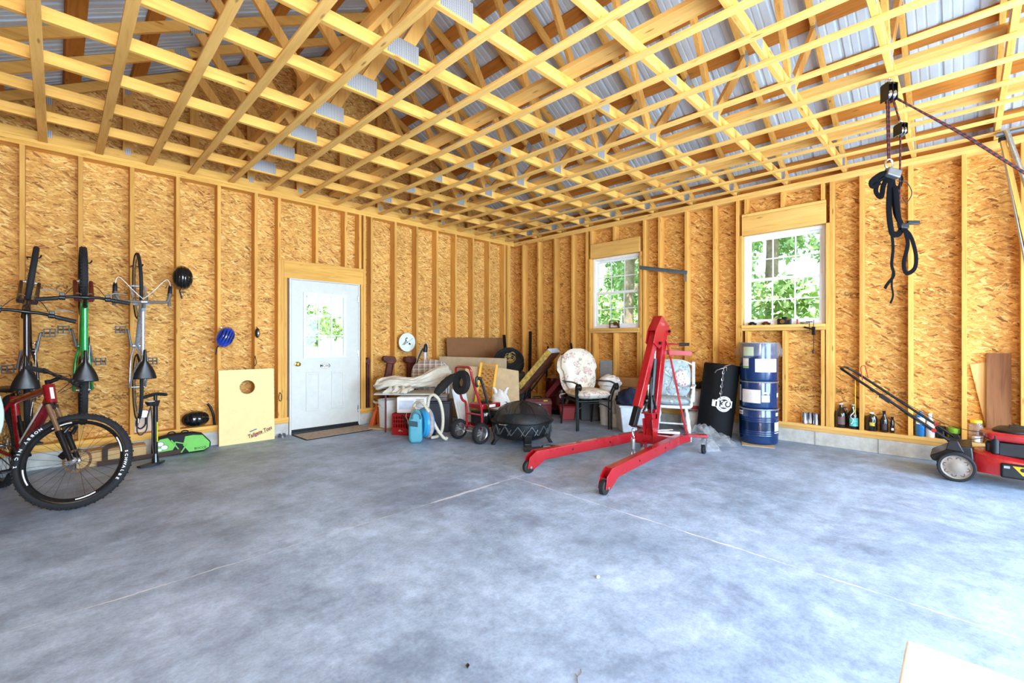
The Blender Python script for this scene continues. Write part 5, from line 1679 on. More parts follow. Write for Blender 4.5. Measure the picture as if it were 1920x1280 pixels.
m = MB(); m.tube(smoothpath([(-0.135, -0.15, 0.30), (-0.125, -0.165, 0.365), (-0.085, -0.17, 0.385), (-0.04, -0.165, 0.355), (-0.035, -0.15, 0.30)], 5), 0.011, 10); m.build('carry_handle', pbr('slate_plastic', (70, 110, 124), 0.4), t)
m = MB(); m.lathe([(0.05, -0.02), (0.06, -0.015), (0.06, 0.015), (0.05, 0.02)], 20, (0.12, 0.10, 0.062), (-0.93, -0.35, 0)); m.build('wheel', BLACKR, t)
m = MB(); m.tube(smoothpath([(-0.09, -0.02, 0.42), (-0.13, 0.02, 0.36), (-0.10, 0.05, 0.46), (-0.02, -0.02, 0.485), (0.07, -0.08, 0.36), (0.16, -0.10, 0.17), (0.235, -0.10, 0.06), (0.275, -0.09, 0.027), (0.29, -0.08, 0.045)], 7), 0.0205, 12)
m.build('hose', HOSE, t)
m = MB(); m.tube(smoothpath([(0.055, 0.03, 0.42), (0.075, 0.0, 0.54), (0.13, -0.02, 0.575), (0.20, -0.03, 0.50), (0.24, -0.03, 0.33), (0.235, -0.03, 0.15), (0.19, -0.03, 0.06), (0.10, -0.01, 0.035)], 7), 0.0205, 12); m.build('hose', HOSE, t)

# pressure washer
PWR = pbr('pressure_washer_red', (150, 20, 32), 0.28, coat=0.5, var=0.03)
t = thing('pressure_washer', 'red pressure washer on two spoked wheels with a coiled black hose', 'pressure washer', (3.655, 4.41, 0), 0)
for y in (-0.225, 0.205):
    m = MB(); m.lathe([(0.088, -0.032), (0.115, -0.034), (0.125, -0.02), (0.127, 0), (0.125, 0.02), (0.115, 0.034), (0.088, 0.032), (0.086, 0.0), (0.088, -0.032)], 40, (0, y, 0.1275), (0, 1, 0))
    for k in range(48):
        a = 2 * PI * k / 48
        m.obox((math.cos(a) * 0.1268, y + (0.014 if k % 2 else -0.014), 0.1275 + math.sin(a) * 0.1268), (0.003, 0.022, 0.008), (0, -a, 0))
    w_ = m.build('wheel', TYRE, t)
    m = MB(); m.lathe([(0.088, -0.026), (0.089, 0.026), (0.080, 0.026), (0.078, -0.02), (0.088, -0.026)], 40, (0, y, 0.1275), (0, 1, 0)); m.cyl((0, y - 0.036, 0.1275), (0, y + 0.03, 0.1275), 0.02, n=16)
    for k in range(6):
        a = 2 * PI * k / 6 + 0.2
        m.bar((math.cos(a) * 0.016, y - 0.018, 0.1275 + math.sin(a) * 0.016), (math.cos(a) * 0.083, y - 0.012, 0.1275 + math.sin(a) * 0.083), 0.02, 0.014, (0, 1, 0))
    m.build('rim', ALU, w_)
m = MB(); m.cyl((0, -0.24, 0.1275), (0, 0.22, 0.1275), 0.008, n=10); m.build('axle', STEEL, t)
m = MB()
for y in (-0.15, 0.15):
    m.tube(smoothpath([(0.09, y, 0.10), (0.085, y, 0.30), (0.07, y, 0.46), (0.02, y, 0.50), (-0.01, y, 0.56), (-0.06, y, 0.74), (-0.09, y, 0.88)], 5) if y > 0 else smoothpath([(0.09, y, 0.10), (0.085, y, 0.30), (0.07, y, 0.44), (0.02, y, 0.56), (-0.06, y, 0.76), (-0.09, y, 0.88)], 5), 0.016, 12)
    m.tube([(0.085, y, 0.20), (0.40, y, 0.16), (0.42, y, 0.10)], 0.014, 10); m.tube([(0.42, y, 0.12), (0.42, y, 0.0)], 0.012, 10)
m.tube(smoothpath([(-0.09, -0.15, 0.88), (-0.10, -0.135, 0.92), (-0.103, -0.09, 0.935), (-0.103, 0.09, 0.935), (-0.10, 0.135, 0.92), (-0.09, 0.15, 0.88)], 5), 0.016, 12)
m.tube([(0.085, -0.15, 0.33), (0.085, 0.15, 0.33)], 0.014, 10); m.tube([(0.40, -0.15, 0.16), (0.40, 0.15, 0.16)], 0.014, 10)
m.build('frame', PWR, t)
m = MB(); m.box((0.04, -0.16, 0.165), (0.41, 0.16, 0.185)); m.build('engine_deck', PWR, t, bevel=0.005)
m = MB(); m.box((0.13, -0.12, 0.186), (0.42, 0.12, 0.36)); m.cyl((0.28, -0.165, 0.27), (0.28, -0.10, 0.27), 0.075, n=24)
for k in range(6):
    m.box((0.14 + 0.045 * k, -0.127, 0.20), (0.155 + 0.045 * k, -0.115, 0.35))
m.build('engine', BLACKP, t, bevel=0.006)
m = MB(); m.box((0.12, -0.12, 0.395), (0.44, 0.15, 0.46)); m.build('shroud', PWR, t, bevel=0.015, seg=3)
m = MB(); m.lathe([(0.001, 0.03), (0.08, 0.025), (0.10, 0.0)], 24, (0.27, 0, 0.46)); m.build('starter_cover', BLACKP, t)
m = MB(); m.box((0.20, -0.123, 0.41), (0.34, -0.1195, 0.445)); m.build('label', WINK, t, smooth=False)
text_part('lettering', 'HP', 0.05, WINK, t, basis((0.175, -0.1275, 0.325), (1, 0, 0), (0, 0, 1)), 0.0006, 1.0, 0.002)
m = MB(); m.box((0.133, -0.127, 0.295), (0.22, -0.119, 0.355)); m.build('badge_plate', BLACKP, t, bevel=0.003)
m = MB()
R_ = random.Random(5)
pts = []
for k in range(18):
    rr = 0.14 - 0.014 * (k % 6)
    pts += [Vector((-0.10 - 0.022 * (k // 6), 0.0, 0.745)) + Vector((0.30 * math.sin(a) * rr * 0.35, math.cos(a) * rr, math.sin(a) * rr)) for a in [2 * PI * q / 24 for q in range(24)]]
m.tube(pts, 0.0085, 8); m.build('hose_coil', BLACKR, t)
m = MB()
m.tube(smoothpath([(-0.02, -0.20, 0.80), (0.02, -0.205, 0.78), (0.09, -0.205, 0.60), (0.14, -0.205, 0.45)], 5), [0.02] * 5 + [0.016] * 11, 10); m.tube(smoothpath([(-0.02, -0.20, 0.80), (-0.045, -0.20, 0.81), (-0.05, -0.20, 0.74), (-0.03, -0.20, 0.70)], 4), 0.016, 10)
m.tube([(0.14, -0.205, 0.45), (0.20, -0.215, 0.12)], 0.006, 8); m.build('spray_gun', BLACKP, t)
m = MB(); m.cyl((0.118, -0.205, 0.475), (0.145, -0.205, 0.42), 0.016, n=12); m.build('gun_fitting', BRASS, t)

# yellow mesh lounger back
YEL = pbr('yellow_plastic', (226, 168, 44), 0.45, var=0.05)
t = thing('mesh_lounger', 'yellow plastic lounger with an open lattice back leaning on the cardboard', 'lounger', (4.46, 5.12, 0.0), FC)
TI = Matrix.Rotation(math.radians(8), 4, 'Y') @ Matrix.Rotation(math.radians(-7), 4, 'X')
for s in (-0.12, 0.12):
    m = MB(); m.X = TI; m.box((s - 0.02, -0.018, 0.05), (s + 0.02, 0.018, 0.93)); m.build('side_rail', YEL, t, bevel=0.006)
m = MB(); m.X = TI
for k in range(9):
    for a in (1, -1):
        z0 = 0.36 + 0.065 * k
        m.tube([(-0.10 * a, 0.0, z0 - 0.09), (0.10 * a, 0.0, z0 + 0.09 - 0.03)], 0.0085, 6)
    m.tube([(-0.10, 0, 0.33 + 0.065 * k), (0.10, 0, 0.33 + 0.065 * k)], 0.007, 6)
m.box((-0.10, -0.012, 0.90), (0.10, 0.012, 0.925)); m.build('lattice', pbr('ochre_webbing', (190, 124, 40), 0.6), t)

# sheets of cardboard
BROWN = pbr('brown_cardboard', (134, 92, 56), 0.8, var=0.05); GREYC = pbr('grey_cardboard', (168, 146, 114), 0.85, var=0.06); TAN = pbr('tan_sheet', (190, 164, 124), 0.8, var=0.06)
m = MB(); m.box((-0.72, 0, 0), (0.72, 0.008, 1.32))
tag(m.build('cardboard_sheet', BROWN, bevel=0.002), 'tall dark brown cardboard sheet leaning on the studs in the corner', 'cardboard', loc=(5.48, 6.24, 0), rot=(math.radians(-5), 0, 0))
m = MB(); m.box((-0.62, 0, 0), (0.50, 0.02, 0.985))
tag(m.build('cardboard_sheet', GREYC, bevel=0.002), 'greyish cardboard sheet standing behind the yellow lounger', 'cardboard', loc=(4.86, 5.70, 0), rot=(math.radians(-4), math.radians(2), math.radians(-36)))
t = thing('low_cabinet', 'low dark cabinet with a white top behind the cardboard sheets', 'cabinet', (5.50, 5.80, 0), FC)
m = MB(); m.box((-0.40, 0, 0), (0.45, 0.3, 0.70)); m.build('body', BLACKP, t, bevel=0.01)
m = MB(); m.box((-0.42, -0.02, 0.7005), (0.12, 0.32, 0.72)); m.build('top', PAIL, t, bevel=0.004)
m = MB(); m.prism([(-0.42, 0), (0.42, 0), (0.40, 0.80), (0.14, 0.845), (-0.42, 0.875)], -0.006, 0.006, basis((0, 0, 0), (1, 0, 0), (0, 0, 1)))
tag(m.build('cardboard_sheet', TAN, bevel=0.002), 'wide tan cardboard sheet with dark stains standing behind the fire pit', 'cardboard', loc=(4.67, 5.08, 0), rot=(math.radians(-5), 0, FC))
# white shop sack
SACK = NT('white_sack'); _v = SACK.coords((1, 1, 1)); SACK.link(SACK.ramp(SACK.noise(_v, 9, 5, 0.7), [(0.3, lin((206, 204, 200))), (0.7, lin((238, 236, 232)))]), SACK.b.inputs['Base Color']); SACK.b.inputs['Roughness'].default_value = 0.6; SACK.bump(SACK.noise(_v, 18, 4), 0.5, 0.02); SACK = SACK.mat
t = thing('plastic_sack', 'crumpled white plastic sack standing in front of the tan cardboard', 'bag', (4.50, 4.72, 0.0), FC)
m = MB(); m.blob((0, 0, 0.26), (0.155, 0.12, 0.285), 28, 18, lambda d: 1 + 0.05 * math.sin(7 * d.x + 9 * d.z) + 0.04 * math.sin(13 * d.y + 5 * d.x)); 
for v_ in m.v:
    v_.z = max(0.0, v_.z)
m.build('sack_body', SACK, t)
m = MB()
for s in (-1, 1):
    m.tube(smoothpath([(s * 0.06, 0, 0.50), (s * 0.085, -0.01, 0.565), (s * 0.12, 0.0, 0.585)], 4), [0.03, 0.03, 0.028, 0.025, 0.022, 0.02, 0.016, 0.012, 0.006], 8)
m.build('sack_ears', SACK, t)
m = MB(); m.tube(smoothpath([(0.075, -0.108, 0.40), (0.10, -0.098, 0.375), (0.078, -0.112, 0.35), (0.10, -0.102, 0.325), (0.08, -0.114, 0.30), (0.10, -0.104, 0.27), (0.085, -0.112, 0.245)], 4), 0.005, 6); m.build('printed_mark', INK, t)

# hose coil with yellow rope
t = thing('garden_hose', 'thick coil of black hose with a yellow rope lying on the dark cabinet', 'hose', (5.60, 5.66, 0.0), FC)
m = MB(); pts = []
R_ = random.Random(9)
TL = Matrix.Translation((0, -0.03, 0.90)) @ Matrix.Rotation(math.radians(52), 4, 'X')
n_ = 20
for k in range(20):
    rr = 0.10 + 0.030 * (k % 6); zz = 0.034 * (k // 6) - 0.03 + 0.01 * math.sin(k * 2.0)
    for q in range(n_):
        a = 2 * PI * q / n_
        f = q / n_
        pts.append(TL @ Vector((math.cos(a) * (rr + 0.02 * f), math.sin(a) * (rr + 0.02 * f) * 0.95, zz + 0.015 * math.sin(a * 2 + k))))
m.tube(pts, 0.0165, 8); m.build('coil', BLACKR, t)
m = MB(); pts = []
for k in range(5):
    for q in range(18):
        a = 2 * PI * q / 18
        pts.append(Vector((0.02 * math.sin(k) + math.cos(a) * (0.24 - 0.02 * k), math.sin(a) * 0.11 - 0.01, 0.765 + 0.018 * k)))
m.tube(pts, 0.014, 8); m.build('green_coil', pbr('dark_green_hose', (18, 52, 40), 0.5), t)
m = MB(); pts = [TL @ Vector((0.02 + 0.06 * math.cos(a) + 0.04 * math.sin(0.37 * a), 0.03 + 0.05 * math.sin(a) + 0.05 * math.cos(0.6 * a), 0.10 + 0.01 * math.sin(2.3 * a))) for a in [0.35 * k for k in range(90)]]
m.tube(pts, 0.0035, 6); m.build('yellow_rope', pbr('yellow_rope', (196, 176, 104), 0.8), t)

# black steel rails standing in the corner
for k, (p, q, lb) in enumerate((((5.86, 5.90, 0.0), (5.98, 6.18, 1.37), 'black steel rail rising behind the hose coil, leftmost of four in the corner'),
                                ((5.90, 5.46, 0.0), (6.22, 5.72, 1.43), 'tallest black steel rail leaning in front of the corner studs'),
                                ((6.22, 5.36, 0.0), (6.42, 5.46, 1.16), 'thin black steel rail against the wall left of the floral armchair'),
                                ((6.41, 4.68, 0.0), (6.445, 4.95, 1.22), 'thin dark rail rising behind the long tilted carton'))):
    m = MB(); d = Vector(q) - Vector(p); m.bar((0, 0, 0), d, 0.035 if k < 2 else 0.022, 0.05 if k < 2 else 0.03, (1, 0, 0)); o = tag(m.build('steel_rail', BLACKM, bevel=0.003), lb, 'rail', 'black rails in the corner', loc=p)

# long tilted carton
CARTON = NT('printed_carton'); _v = CARTON.coords((1, 1, 1), rnd=False); _n = CARTON.noise(_v, 8, 4, 0.6, 1.2)
CARTON.link(CARTON.ramp(_n, [(0.3, lin((58, 32, 28))), (0.45, lin((112, 70, 56))), (0.58, lin((150, 104, 84))), (0.68, lin((92, 34, 32)))]), CARTON.b.inputs['Base Color']); CARTON.b.inputs['Roughness'].default_value = 0.3; CARTON = CARTON.mat
t = thing('long_carton', 'long glossy printed carton tilted up with its pale blue end showing', 'box', (5.47, 5.27, 0.38), (0, 0, 0))
dvec = (E_ * 0.56 - G_ * 0.32 + Vector((0, 0, 0.70)))
L_ = dvec.length; dn = dvec.normalized()
side = Vector((0, 0, 1)).cross(dn).normalized(); upv = dn.cross(side)
B = Matrix((dn, side, upv)).transposed().to_4x4()
t.rotation_euler = B.to_euler()
m = MB(); m.box((0, -0.17, -0.02), (L_, 0.17, 0.07)); m.build('carton_body', CARTON, t, bevel=0.004)
m = MB(); m.box((L_ + 0.0005, -0.172, -0.022), (L_ + 0.012, 0.172, 0.072)); m.build('end_flap', pbr('pale_blue_label', (186, 206, 230), 0.4, var=0.12, scale=30), t, bevel=0.002)
m = MB(); m.box((L_ * 0.15, -0.1735, -0.02), (L_, -0.1705, 0.07)); m.build('side_label', pbr('yellow_brown_label', (190, 160, 84), 0.4, var=0.3, scale=25), t, smooth=False)
m = MB(); m.bar((0.0, -0.1, -0.16), (L_ * 0.8, 0.10, -0.05), 0.02, 0.02, (0, 0, 1)); m.build('prop_stick', BLACKM, t)
t = thing('wrapped_carton', 'second shorter carton with a bright blue edge under the tilted one', 'box', (5.62, 4.80, 0.42), t.rotation_euler.copy())
m = MB(); m.box((0, -0.15, -0.10), (0.50, 0.15, -0.03)); m.build('carton_body', pbr('maroon_print', (96, 30, 36), 0.35), t, bevel=0.004)
m = MB(); m.box((0.5005, -0.15, -0.10), (0.51, 0.15, -0.03)); m.build('blue_end', pbr('bright_blue_label', (110, 170, 210), 0.4), t, smooth=False)
# long wooden handles below
for k, (p, q, lb) in enumerate((((5.90, 4.74, 0.0), (6.08, 4.52, 0.72), 'grey wooden tool handle leaning behind the red toolbox, right one'), ((5.60, 5.36, 0.0), (5.70, 5.24, 0.66), 'dark pipe leaning above the red toolbox'))):
    m = MB(); d = Vector(q) - Vector(p); m.tube([(0, 0, 0.0), d * 0.5, d], 0.022, 10); tag(m.build('tool_handle', pbr('weathered_handle', (110, 96, 84), 0.7) if k == 0 else BLACKM), lb, 'handle', loc=p)

# red toolbox, pressure tank
TRED = pbr('toolbox_red', (112, 38, 40), 0.45, var=0.15)
t = thing('toolbox', 'faded red metal toolbox on the floor behind the fire pit', 'toolbox', (5.66, 5.06, 0), FC + math.radians(18))
m = MB(); m.box((-0.22, -0.12, 0), (0.22, 0.12, 0.20)); m.build('box_body', TRED, t, bevel=0.006)
m = MB(); m.prism([(-0.125, 0.2005), (0.125, 0.2005), (0.115, 0.25), (0.06, 0.295), (-0.06, 0.295), (-0.115, 0.25)], -0.225, 0.225, basis((0, 0, 0), (0, 1, 0), (0, 0, 1))); m.build('lid', pbr('toolbox_lid', (122, 70, 66), 0.5, var=0.15), t, bevel=0.006)
m = MB(); m.tube(smoothpath([(-0.08, 0, 0.29), (-0.06, 0, 0.325), (0.06, 0, 0.325), (0.08, 0, 0.29)], 4), 0.008, 8); m.build('carry_handle', BLACKM, t)
m = MB(); m.box((0.08, -0.11, 0.255), (0.15, -0.075, 0.28)); m.build('yellow_sticker', pbr('yellow_sticker', (212, 180, 80), 0.5), t, smooth=False)
m = MB(); m.box((-0.02, -0.13, 0.15), (0.02, -0.119, 0.22)); m.build('latch', STEEL, t, bevel=0.002)
t = thing('pressure_tank', 'upright dark maroon tank behind the floral armchair', 'tank', (6.20, 5.00, 0))
m = MB(); m.lathe([(0.001, 0.03), (0.15, 0.04), (0.23, 0.10), (0.255, 0.18), (0.255, 0.54), (0.23, 0.62), (0.14, 0.68), (0.001, 0.695)], 40); m.build('shell', pbr('maroon_enamel', (74, 20, 22), 0.22, coat=0.5), t)
m = MB(); m.lathe([(0.17, 0.0), (0.19, 0.0), (0.19, 0.08), (0.17, 0.08), (0.17, 0.0)], 32); m.build('foot_ring', BLACKM, t)
m = MB(); m.cyl((0, 0, 0.69), (0, 0, 0.76), 0.025, n=14); m.cyl((0, 0, 0.74), (-0.1, 0.0, 0.74), 0.018, n=12); m.build('valve', BRASS, t)

# fire pit
IRON = pbr('black_iron', (26, 28, 30), 0.42, 0.4, var=0.2, scale=20)
MESH = NT('spark_screen_mesh'); _tr = MESH.n('ShaderNodeBsdfTransparent'); _mx = MESH.n('ShaderNodeMixShader'); _mx.inputs[0].default_value = 0.7
MESH.b.inputs['Base Color'].default_value = rgba((20, 22, 24)); MESH.b.inputs['Roughness'].default_value = 0.5
MESH.link(_tr.outputs[0], _mx.inputs[1]); MESH.link(MESH.b.outputs[0], _mx.inputs[2]); MESH.link(_mx.outputs[0], MESH.t.nodes['Material Output'].inputs['Surface']); MESH = MESH.mat
t = thing('fire_pit', 'round black fire pit with a domed mesh spark screen on short legs', 'fire pit', (4.045, 3.86, 0), math.radians(10))
m = MB(); m.lathe([(0.001, 0.055), (0.16, 0.06), (0.27, 0.085), (0.335, 0.125), (0.35, 0.17), (0.352, 0.275), (0.385, 0.282), (0.387, 0.292), (0.345, 0.295), (0.335, 0.2), (0.30, 0.13), (0.15, 0.075), (0.001, 0.07)], 56); m.build('bowl', IRON, t)
m = MB()
for k in range(14):
    a = 2 * PI * k / 14; da = 2 * PI / 28
    def P_(ang, z, rr=0.349): return Vector((math.cos(ang) * rr, math.sin(ang) * rr, z))
    m.bar(P_(a - da, 0.160, 0.353), P_(a, 0.262, 0.353), 0.008, 0.036, (math.cos(a), math.sin(a), 0)); m.bar(P_(a, 0.262, 0.353), P_(a + da, 0.160, 0.353), 0.008, 0.036, (math.cos(a), math.sin(a), 0))
    m.bar(P_(a + da * 0.45, 0.155, 0.353), P_(a + da, 0.225, 0.353), 0.007, 0.028, (math.cos(a), math.sin(a), 0))
m.build('zigzag_band', pbr('worn_iron', (92, 98, 100), 0.4, 0.5, var=0.25, scale=30), t)
for k in range(4):
    a = PI / 4 + k * PI / 2
    m = MB(); ca, sa = math.cos(a), math.sin(a)
    m.X = Matrix.Rotation(a, 4, 'Z')
    m.prism([(0.26, 0.095), (0.34, 0.16), (0.36, 0.16), (0.345, 0.06), (0.385, 0.0), (0.345, 0.0), (0.315, 0.05)], -0.045, 0.045, basis((0, 0, 0), (1, 0, 0), (0, 0, 1))); m.build('leg', IRON, t, bevel=0.006)
m = MB(); m.lathe([(0.36, 0.296), (0.345, 0.345), (0.29, 0.42), (0.20, 0.475), (0.09, 0.507), (0.001, 0.515)], 48); m.build('spark_screen', MESH, t)
m = MB()
for k in range(4):
    a = k * PI / 4 + 0.3
    m.tube(smoothpath([(math.cos(a) * q * 0.362, math.sin(a) * q * 0.362, z) for q, z in ((-1, 0.30), (-0.8, 0.425), (-0.4, 0.497), (0, 0.519), (0.4, 0.497), (0.8, 0.425), (1, 0.30))], 4), 0.0035, 6)
m.lathe([(0.358, 0.294), (0.366, 0.294), (0.366, 0.304), (0.358, 0.304), (0.358, 0.294)], 48); m.cyl((0, 0, 0.515), (0, 0, 0.555), 0.006, n=8); m.lathe([(0.001, 0.016), (0.016, 0.0), (0.001, -0.016)], 12, (0, 0, 0.56)); m.build('screen_frame', IRON, t)
for s in (1, -1):
    m = MB(); m.tube(smoothpath([(s * 0.38, -0.05, 0.286), (s * 0.42, -0.04, 0.29), (s * 0.425, 0.0, 0.29), (s * 0.42, 0.04, 0.29), (s * 0.38, 0.05, 0.286)], 4), 0.006, 8); m.build('handle', STEEL, t)
# black ratchet strap on the floor
t = thing('ratchet_strap', 'black ratchet strap lying on the floor in front of the fire pit', 'strap', (3.90, 3.42, 0.014), math.radians(-40))
m = MB(); m.tube(smoothpath([(-0.20, -0.02, 0.008), (-0.06, -0.03, 0.012), (0.02, 0.0, 0.018), (0.08, 0.03, 0.03), (0.16, 0.035, 0.02), (0.27, 0.03, 0.008)], 6), 0.024, 8, flat=(0.25, 1)); m.build('webbing', BLACKR, t)
m = MB(); m.tube(smoothpath([(-0.20, 0.02, 0.008), (-0.02, 0.05, 0.01), (0.10, 0.0, 0.012), (0.24, -0.01, 0.008)], 6), 0.02, 8, flat=(0.2, 1)); m.build('webbing', BLACKR, t)
m = MB(); m.obox((0.06, 0.01, 0.04), (0.10, 0.04, 0.02), (0, 0.1, 0.3)); m.cyl((0.03, -0.02, 0.04), (0.03, 0.04, 0.04), 0.012, n=10); m.build('ratchet', pbr('dull_steel', (120, 120, 122), 0.4, 0.9), t, bevel=0.003)
# ---------------------------------------------------------------- armchair, engine hoist and everything along the window wall
CUSH = floral('rose_cushion', (226, 218, 202), (206, 168, 160), (140, 134, 122), 7.5)
CUSH2 = floral('grey_floral_cushion', (168, 180, 182), (196, 202, 206), (120, 132, 134), 11.0)
WIRON = pbr('dark_green_iron', (30, 34, 33), 0.35, 0.4, var=0.1)
# chair local frame: y = backwards, x = to the right as seen from the front
t = thing('garden_armchair', 'black iron garden armchair with a cream rose-patterned cushion and scrolled arms', 'chair', (5.47, 3.92, 0), math.radians(-30))
for s in (-1, 1):
    m = MB(); m.tube(smoothpath([(s * 0.265, -0.27, 0.0), (s * 0.265, -0.27, 0.38), (s * 0.28, -0.28, 0.50), (s * 0.30, -0.33, 0.62), (s * 0.30, -0.37, 0.66), (s * 0.30, -0.405, 0.625), (s * 0.30, -0.38, 0.585), (s * 0.30, -0.355, 0.61)], 5), 0.0135, 10); m.build('leg', WIRON, t)
    m = MB(); m.tube(smoothpath([(s * 0.235, -0.25, 0.0), (s * 0.235, -0.25, 0.40), (s * 0.255, -0.27, 0.52), (s * 0.265, -0.34, 0.63), (s * 0.265, -0.38, 0.655), (s * 0.265, -0.415, 0.62), (s * 0.265, -0.385, 0.58), (s * 0.265, -0.36, 0.61)], 5), 0.0135, 10); m.build('leg', WIRON, t)
    m = MB(); m.tube(smoothpath([(s * 0.25, 0.36, 0.0), (s * 0.25, 0.28, 0.42), (s * 0.255, 0.26, 0.62), (s * 0.25, 0.38, 1.0)], 5), 0.0135, 10); m.build('leg', WIRON, t)
    m = MB(); m.tube(smoothpath([(s * 0.282, -0.36, 0.655), (s * 0.285, -0.2, 0.675), (s * 0.28, 0.05, 0.665), (s * 0.255, 0.27, 0.66)], 5), 0.018, 10, flat=(1.2, 0.6)); m.build('armrest', WIRON, t)
m = MB()
m.tube([(-0.25, -0.27, 0.41), (0.25, -0.27, 0.41)], 0.012, 10); m.tube([(-0.25, 0.27, 0.41), (0.25, 0.27, 0.41)], 0.012, 10)
for s in (-1, 1):
    m.tube([(s * 0.25, -0.27, 0.41), (s * 0.25, 0.27, 0.41)], 0.012, 10)
m.tube(arc((0, -0.262, 0.05), 0.36, 45, 135, 14, (1, 0, 0), (0, 0, 0.92)), 0.008, 8)
for k in range(5):
    m.tube([(-0.2 + 0.1 * k, -0.27, 0.41), (-0.2 + 0.1 * k, 0.27, 0.41)], 0.006, 6)
m.build('seat_frame', WIRON, t)
m = MB(); m.tube(smoothpath([(-0.25, 0.38, 0.99), (-0.2, 0.40, 1.06), (0, 0.41, 1.09), (0.2, 0.40, 1.06), (0.25, 0.38, 0.99)], 5), 0.0135, 10)
for k in range(5):
    m.tube([(-0.18 + 0.09 * k, 0.28, 0.43), (-0.18 + 0.09 * k, 0.395, 1.05)], 0.006, 6)
m.build('back_frame', WIRON, t)


def puff(outline, thick, M, nu=64, rings=8, lump=0.0):
    """stuffed cushion: outline (angle->x,y) in the local xy plane, bulging in z"""
    m = MB(); m.X = M
    def sh(sgn):
        def f(u, v):
            x, y = outline(2 * PI * u)
            r_ = v
            z = thick * math.sqrt(max(0.0, 1 - r_ ** 2.6)) * (1 + lump * math.sin(7 * x / 0.2) * math.sin(6 * y / 0.2))
            return (x * r_, y * r_, sgn * z)
        return f
    m.sheet(sh(1), nu, rings); m.sheet(lambda u, v: sh(-1)(1 - u, v), nu, rings)
    return m


def sq(a, p):
    return (1 if a > 0 else -1) * abs(a) ** p
seat_o = lambda a: (0.285 * sq(math.cos(a), 0.55), 0.30 * sq(math.sin(a), 0.55))
puff(seat_o, 0.075, Matrix.Translation((0, -0.05, 0.50))).build('seat_cushion', CUSH, t)
def back_o(a):
    x = 0.29 * sq(math.cos(a), 0.6); y = 0.33 * sq(math.sin(a), 0.7)
    if y < 0.05 and y > -0.33:
        x *= 0.88
    if y > 0:
        y += 0.02 * math.cos(3.2 * x / 0.29)
    return (x, y)
puff(back_o, 0.075, Matrix.Translation((0, 0.24, 0.81)) @ Matrix.Rotation(math.radians(74), 4, 'X'), lump=0.1).build('back_cushion', CUSH, t)
puff(back_o, 0.05, Matrix.Translation((-0.045, 0.31, 0.77)) @ Matrix.Rotation(math.radians(74), 4, 'X')).build('back_cushion', CUSH, t)
m = MB()
for s in (-1, 1):
    m.tube(smoothpath([(s * 0.24, 0.22, 0.47), (s * 0.30, 0.28, 0.45), (s * 0.29, 0.30, 0.40)], 4), 0.008, 6)
m.build('cushion_ties', CUSH, t)

# things under and behind the armchair
t = thing('red_bin', 'small red plastic bin on the floor under the cream armchair', 'bin', (5.82, 4.55, 0), FC)
m = MB(); m.prism([(-0.10, 0), (0.10, 0), (0.125, 0.20), (-0.125, 0.20)], -0.11, 0.11, basis((0, 0, 0), (1, 0, 0), (0, 0, 1))); m.box((-0.135, -0.13, 0.20), (0.135, 0.13, 0.22)); m.build('bin_body', CRED, t, bevel=0.008)
t = thing('dark_tote', 'dark grey plastic tote behind the legs of the cream armchair', 'box', (6.03, 4.24, 0), FC)
m = MB(); m.box((-0.17, -0.13, 0), (0.17, 0.13, 0.33)); m.build('tote_body', pbr('slate_tote', (62, 68, 74), 0.6), t, bevel=0.012)
m = MB(); m.box((-0.18, -0.14, 0.3302), (0.18, 0.14, 0.35)); m.build('lid', pbr('slate_tote', (62, 68, 74)), t, bevel=0.006)
m = MB(); m.box((-0.11, -0.012, 0), (0.09, 0.012, 0.95))
tag(m.build('grey_board', pbr('grey_slab', (112, 112, 108), 0.7), bevel=0.004), 'narrow grey board standing behind the right side of the cream armchair', 'board', loc=(6.16, 4.02, 0), rot=FC)
pail('white bucket on the floor behind the right legs of the cream armchair', (5.90, 3.80, 0), 0.155, 0.36)
p2 = pail('white bucket stacked on another, heaped with white cloth', (5.90, 3.80, 0.3605), 0.15, 0.22)
t = thing('white_cloth', 'crumpled white cloth heaped on the upper white bucket', 'cloth', (5.90, 3.80, 0.5765))
m = MB(); m.blob((0, 0, 0.05), (0.165, 0.165, 0.115), 30, 16, lambda d: 1 + 0.10 * math.sin(9 * d.x + 3 * d.y) * math.sin(7 * d.z + 5 * d.y) + 0.05 * math.sin(17 * d.x))
for v_ in m.v:
    v_.z = max(0.0045, v_.z)
m.build('cloth', SACK, t)
t = thing('cardboard_carton', 'brown cardboard carton under the left window behind the buckets', 'box', (6.29, 3.60, 0.4495), math.radians(-90))
m = MB(); m.box((-0.26, -0.16, 0), (0.26, 0.16, 0.25)); m.build('carton', pbr('brown_carton', (168, 118, 68), 0.8), t, bevel=0.004)
m = MB(); m.box((-0.262, -0.163, 0.10), (0.262, -0.1605, 0.115)); m.build('flap_edge', BROWN, t, smooth=False)
t = thing('plastic_bin', 'lidded white storage bin below the brown carton', 'bin', (6.28, 3.60, 0), math.radians(-90))
m = MB(); m.box((-0.30, -0.17, 0), (0.30, 0.17, 0.40)); m.build('bin_body', PAIL, t, bevel=0.015)
m = MB(); m.box((-0.32, -0.185, 0.4005), (0.32, 0.185, 0.449)); m.build('lid', BLACKP, t, bevel=0.01)
t = thing('plastic_bin', 'pale grey open storage bin holding a navy jacket', 'bin', (5.74, 3.28, 0), FC)
m = MB(); m.prism([(-0.21, 0), (0.21, 0), (0.25, 0.36), (-0.25, 0.36)], -0.16, 0.16, basis((0, 0, 0), (1, 0, 0), (0, 0, 1))); m.box((-0.265, -0.175, 0.34), (0.265, 0.175, 0.37)); m.build('bin_body', pbr('pale_grey_plastic', (200, 206, 210), 0.5), t, bevel=0.012)
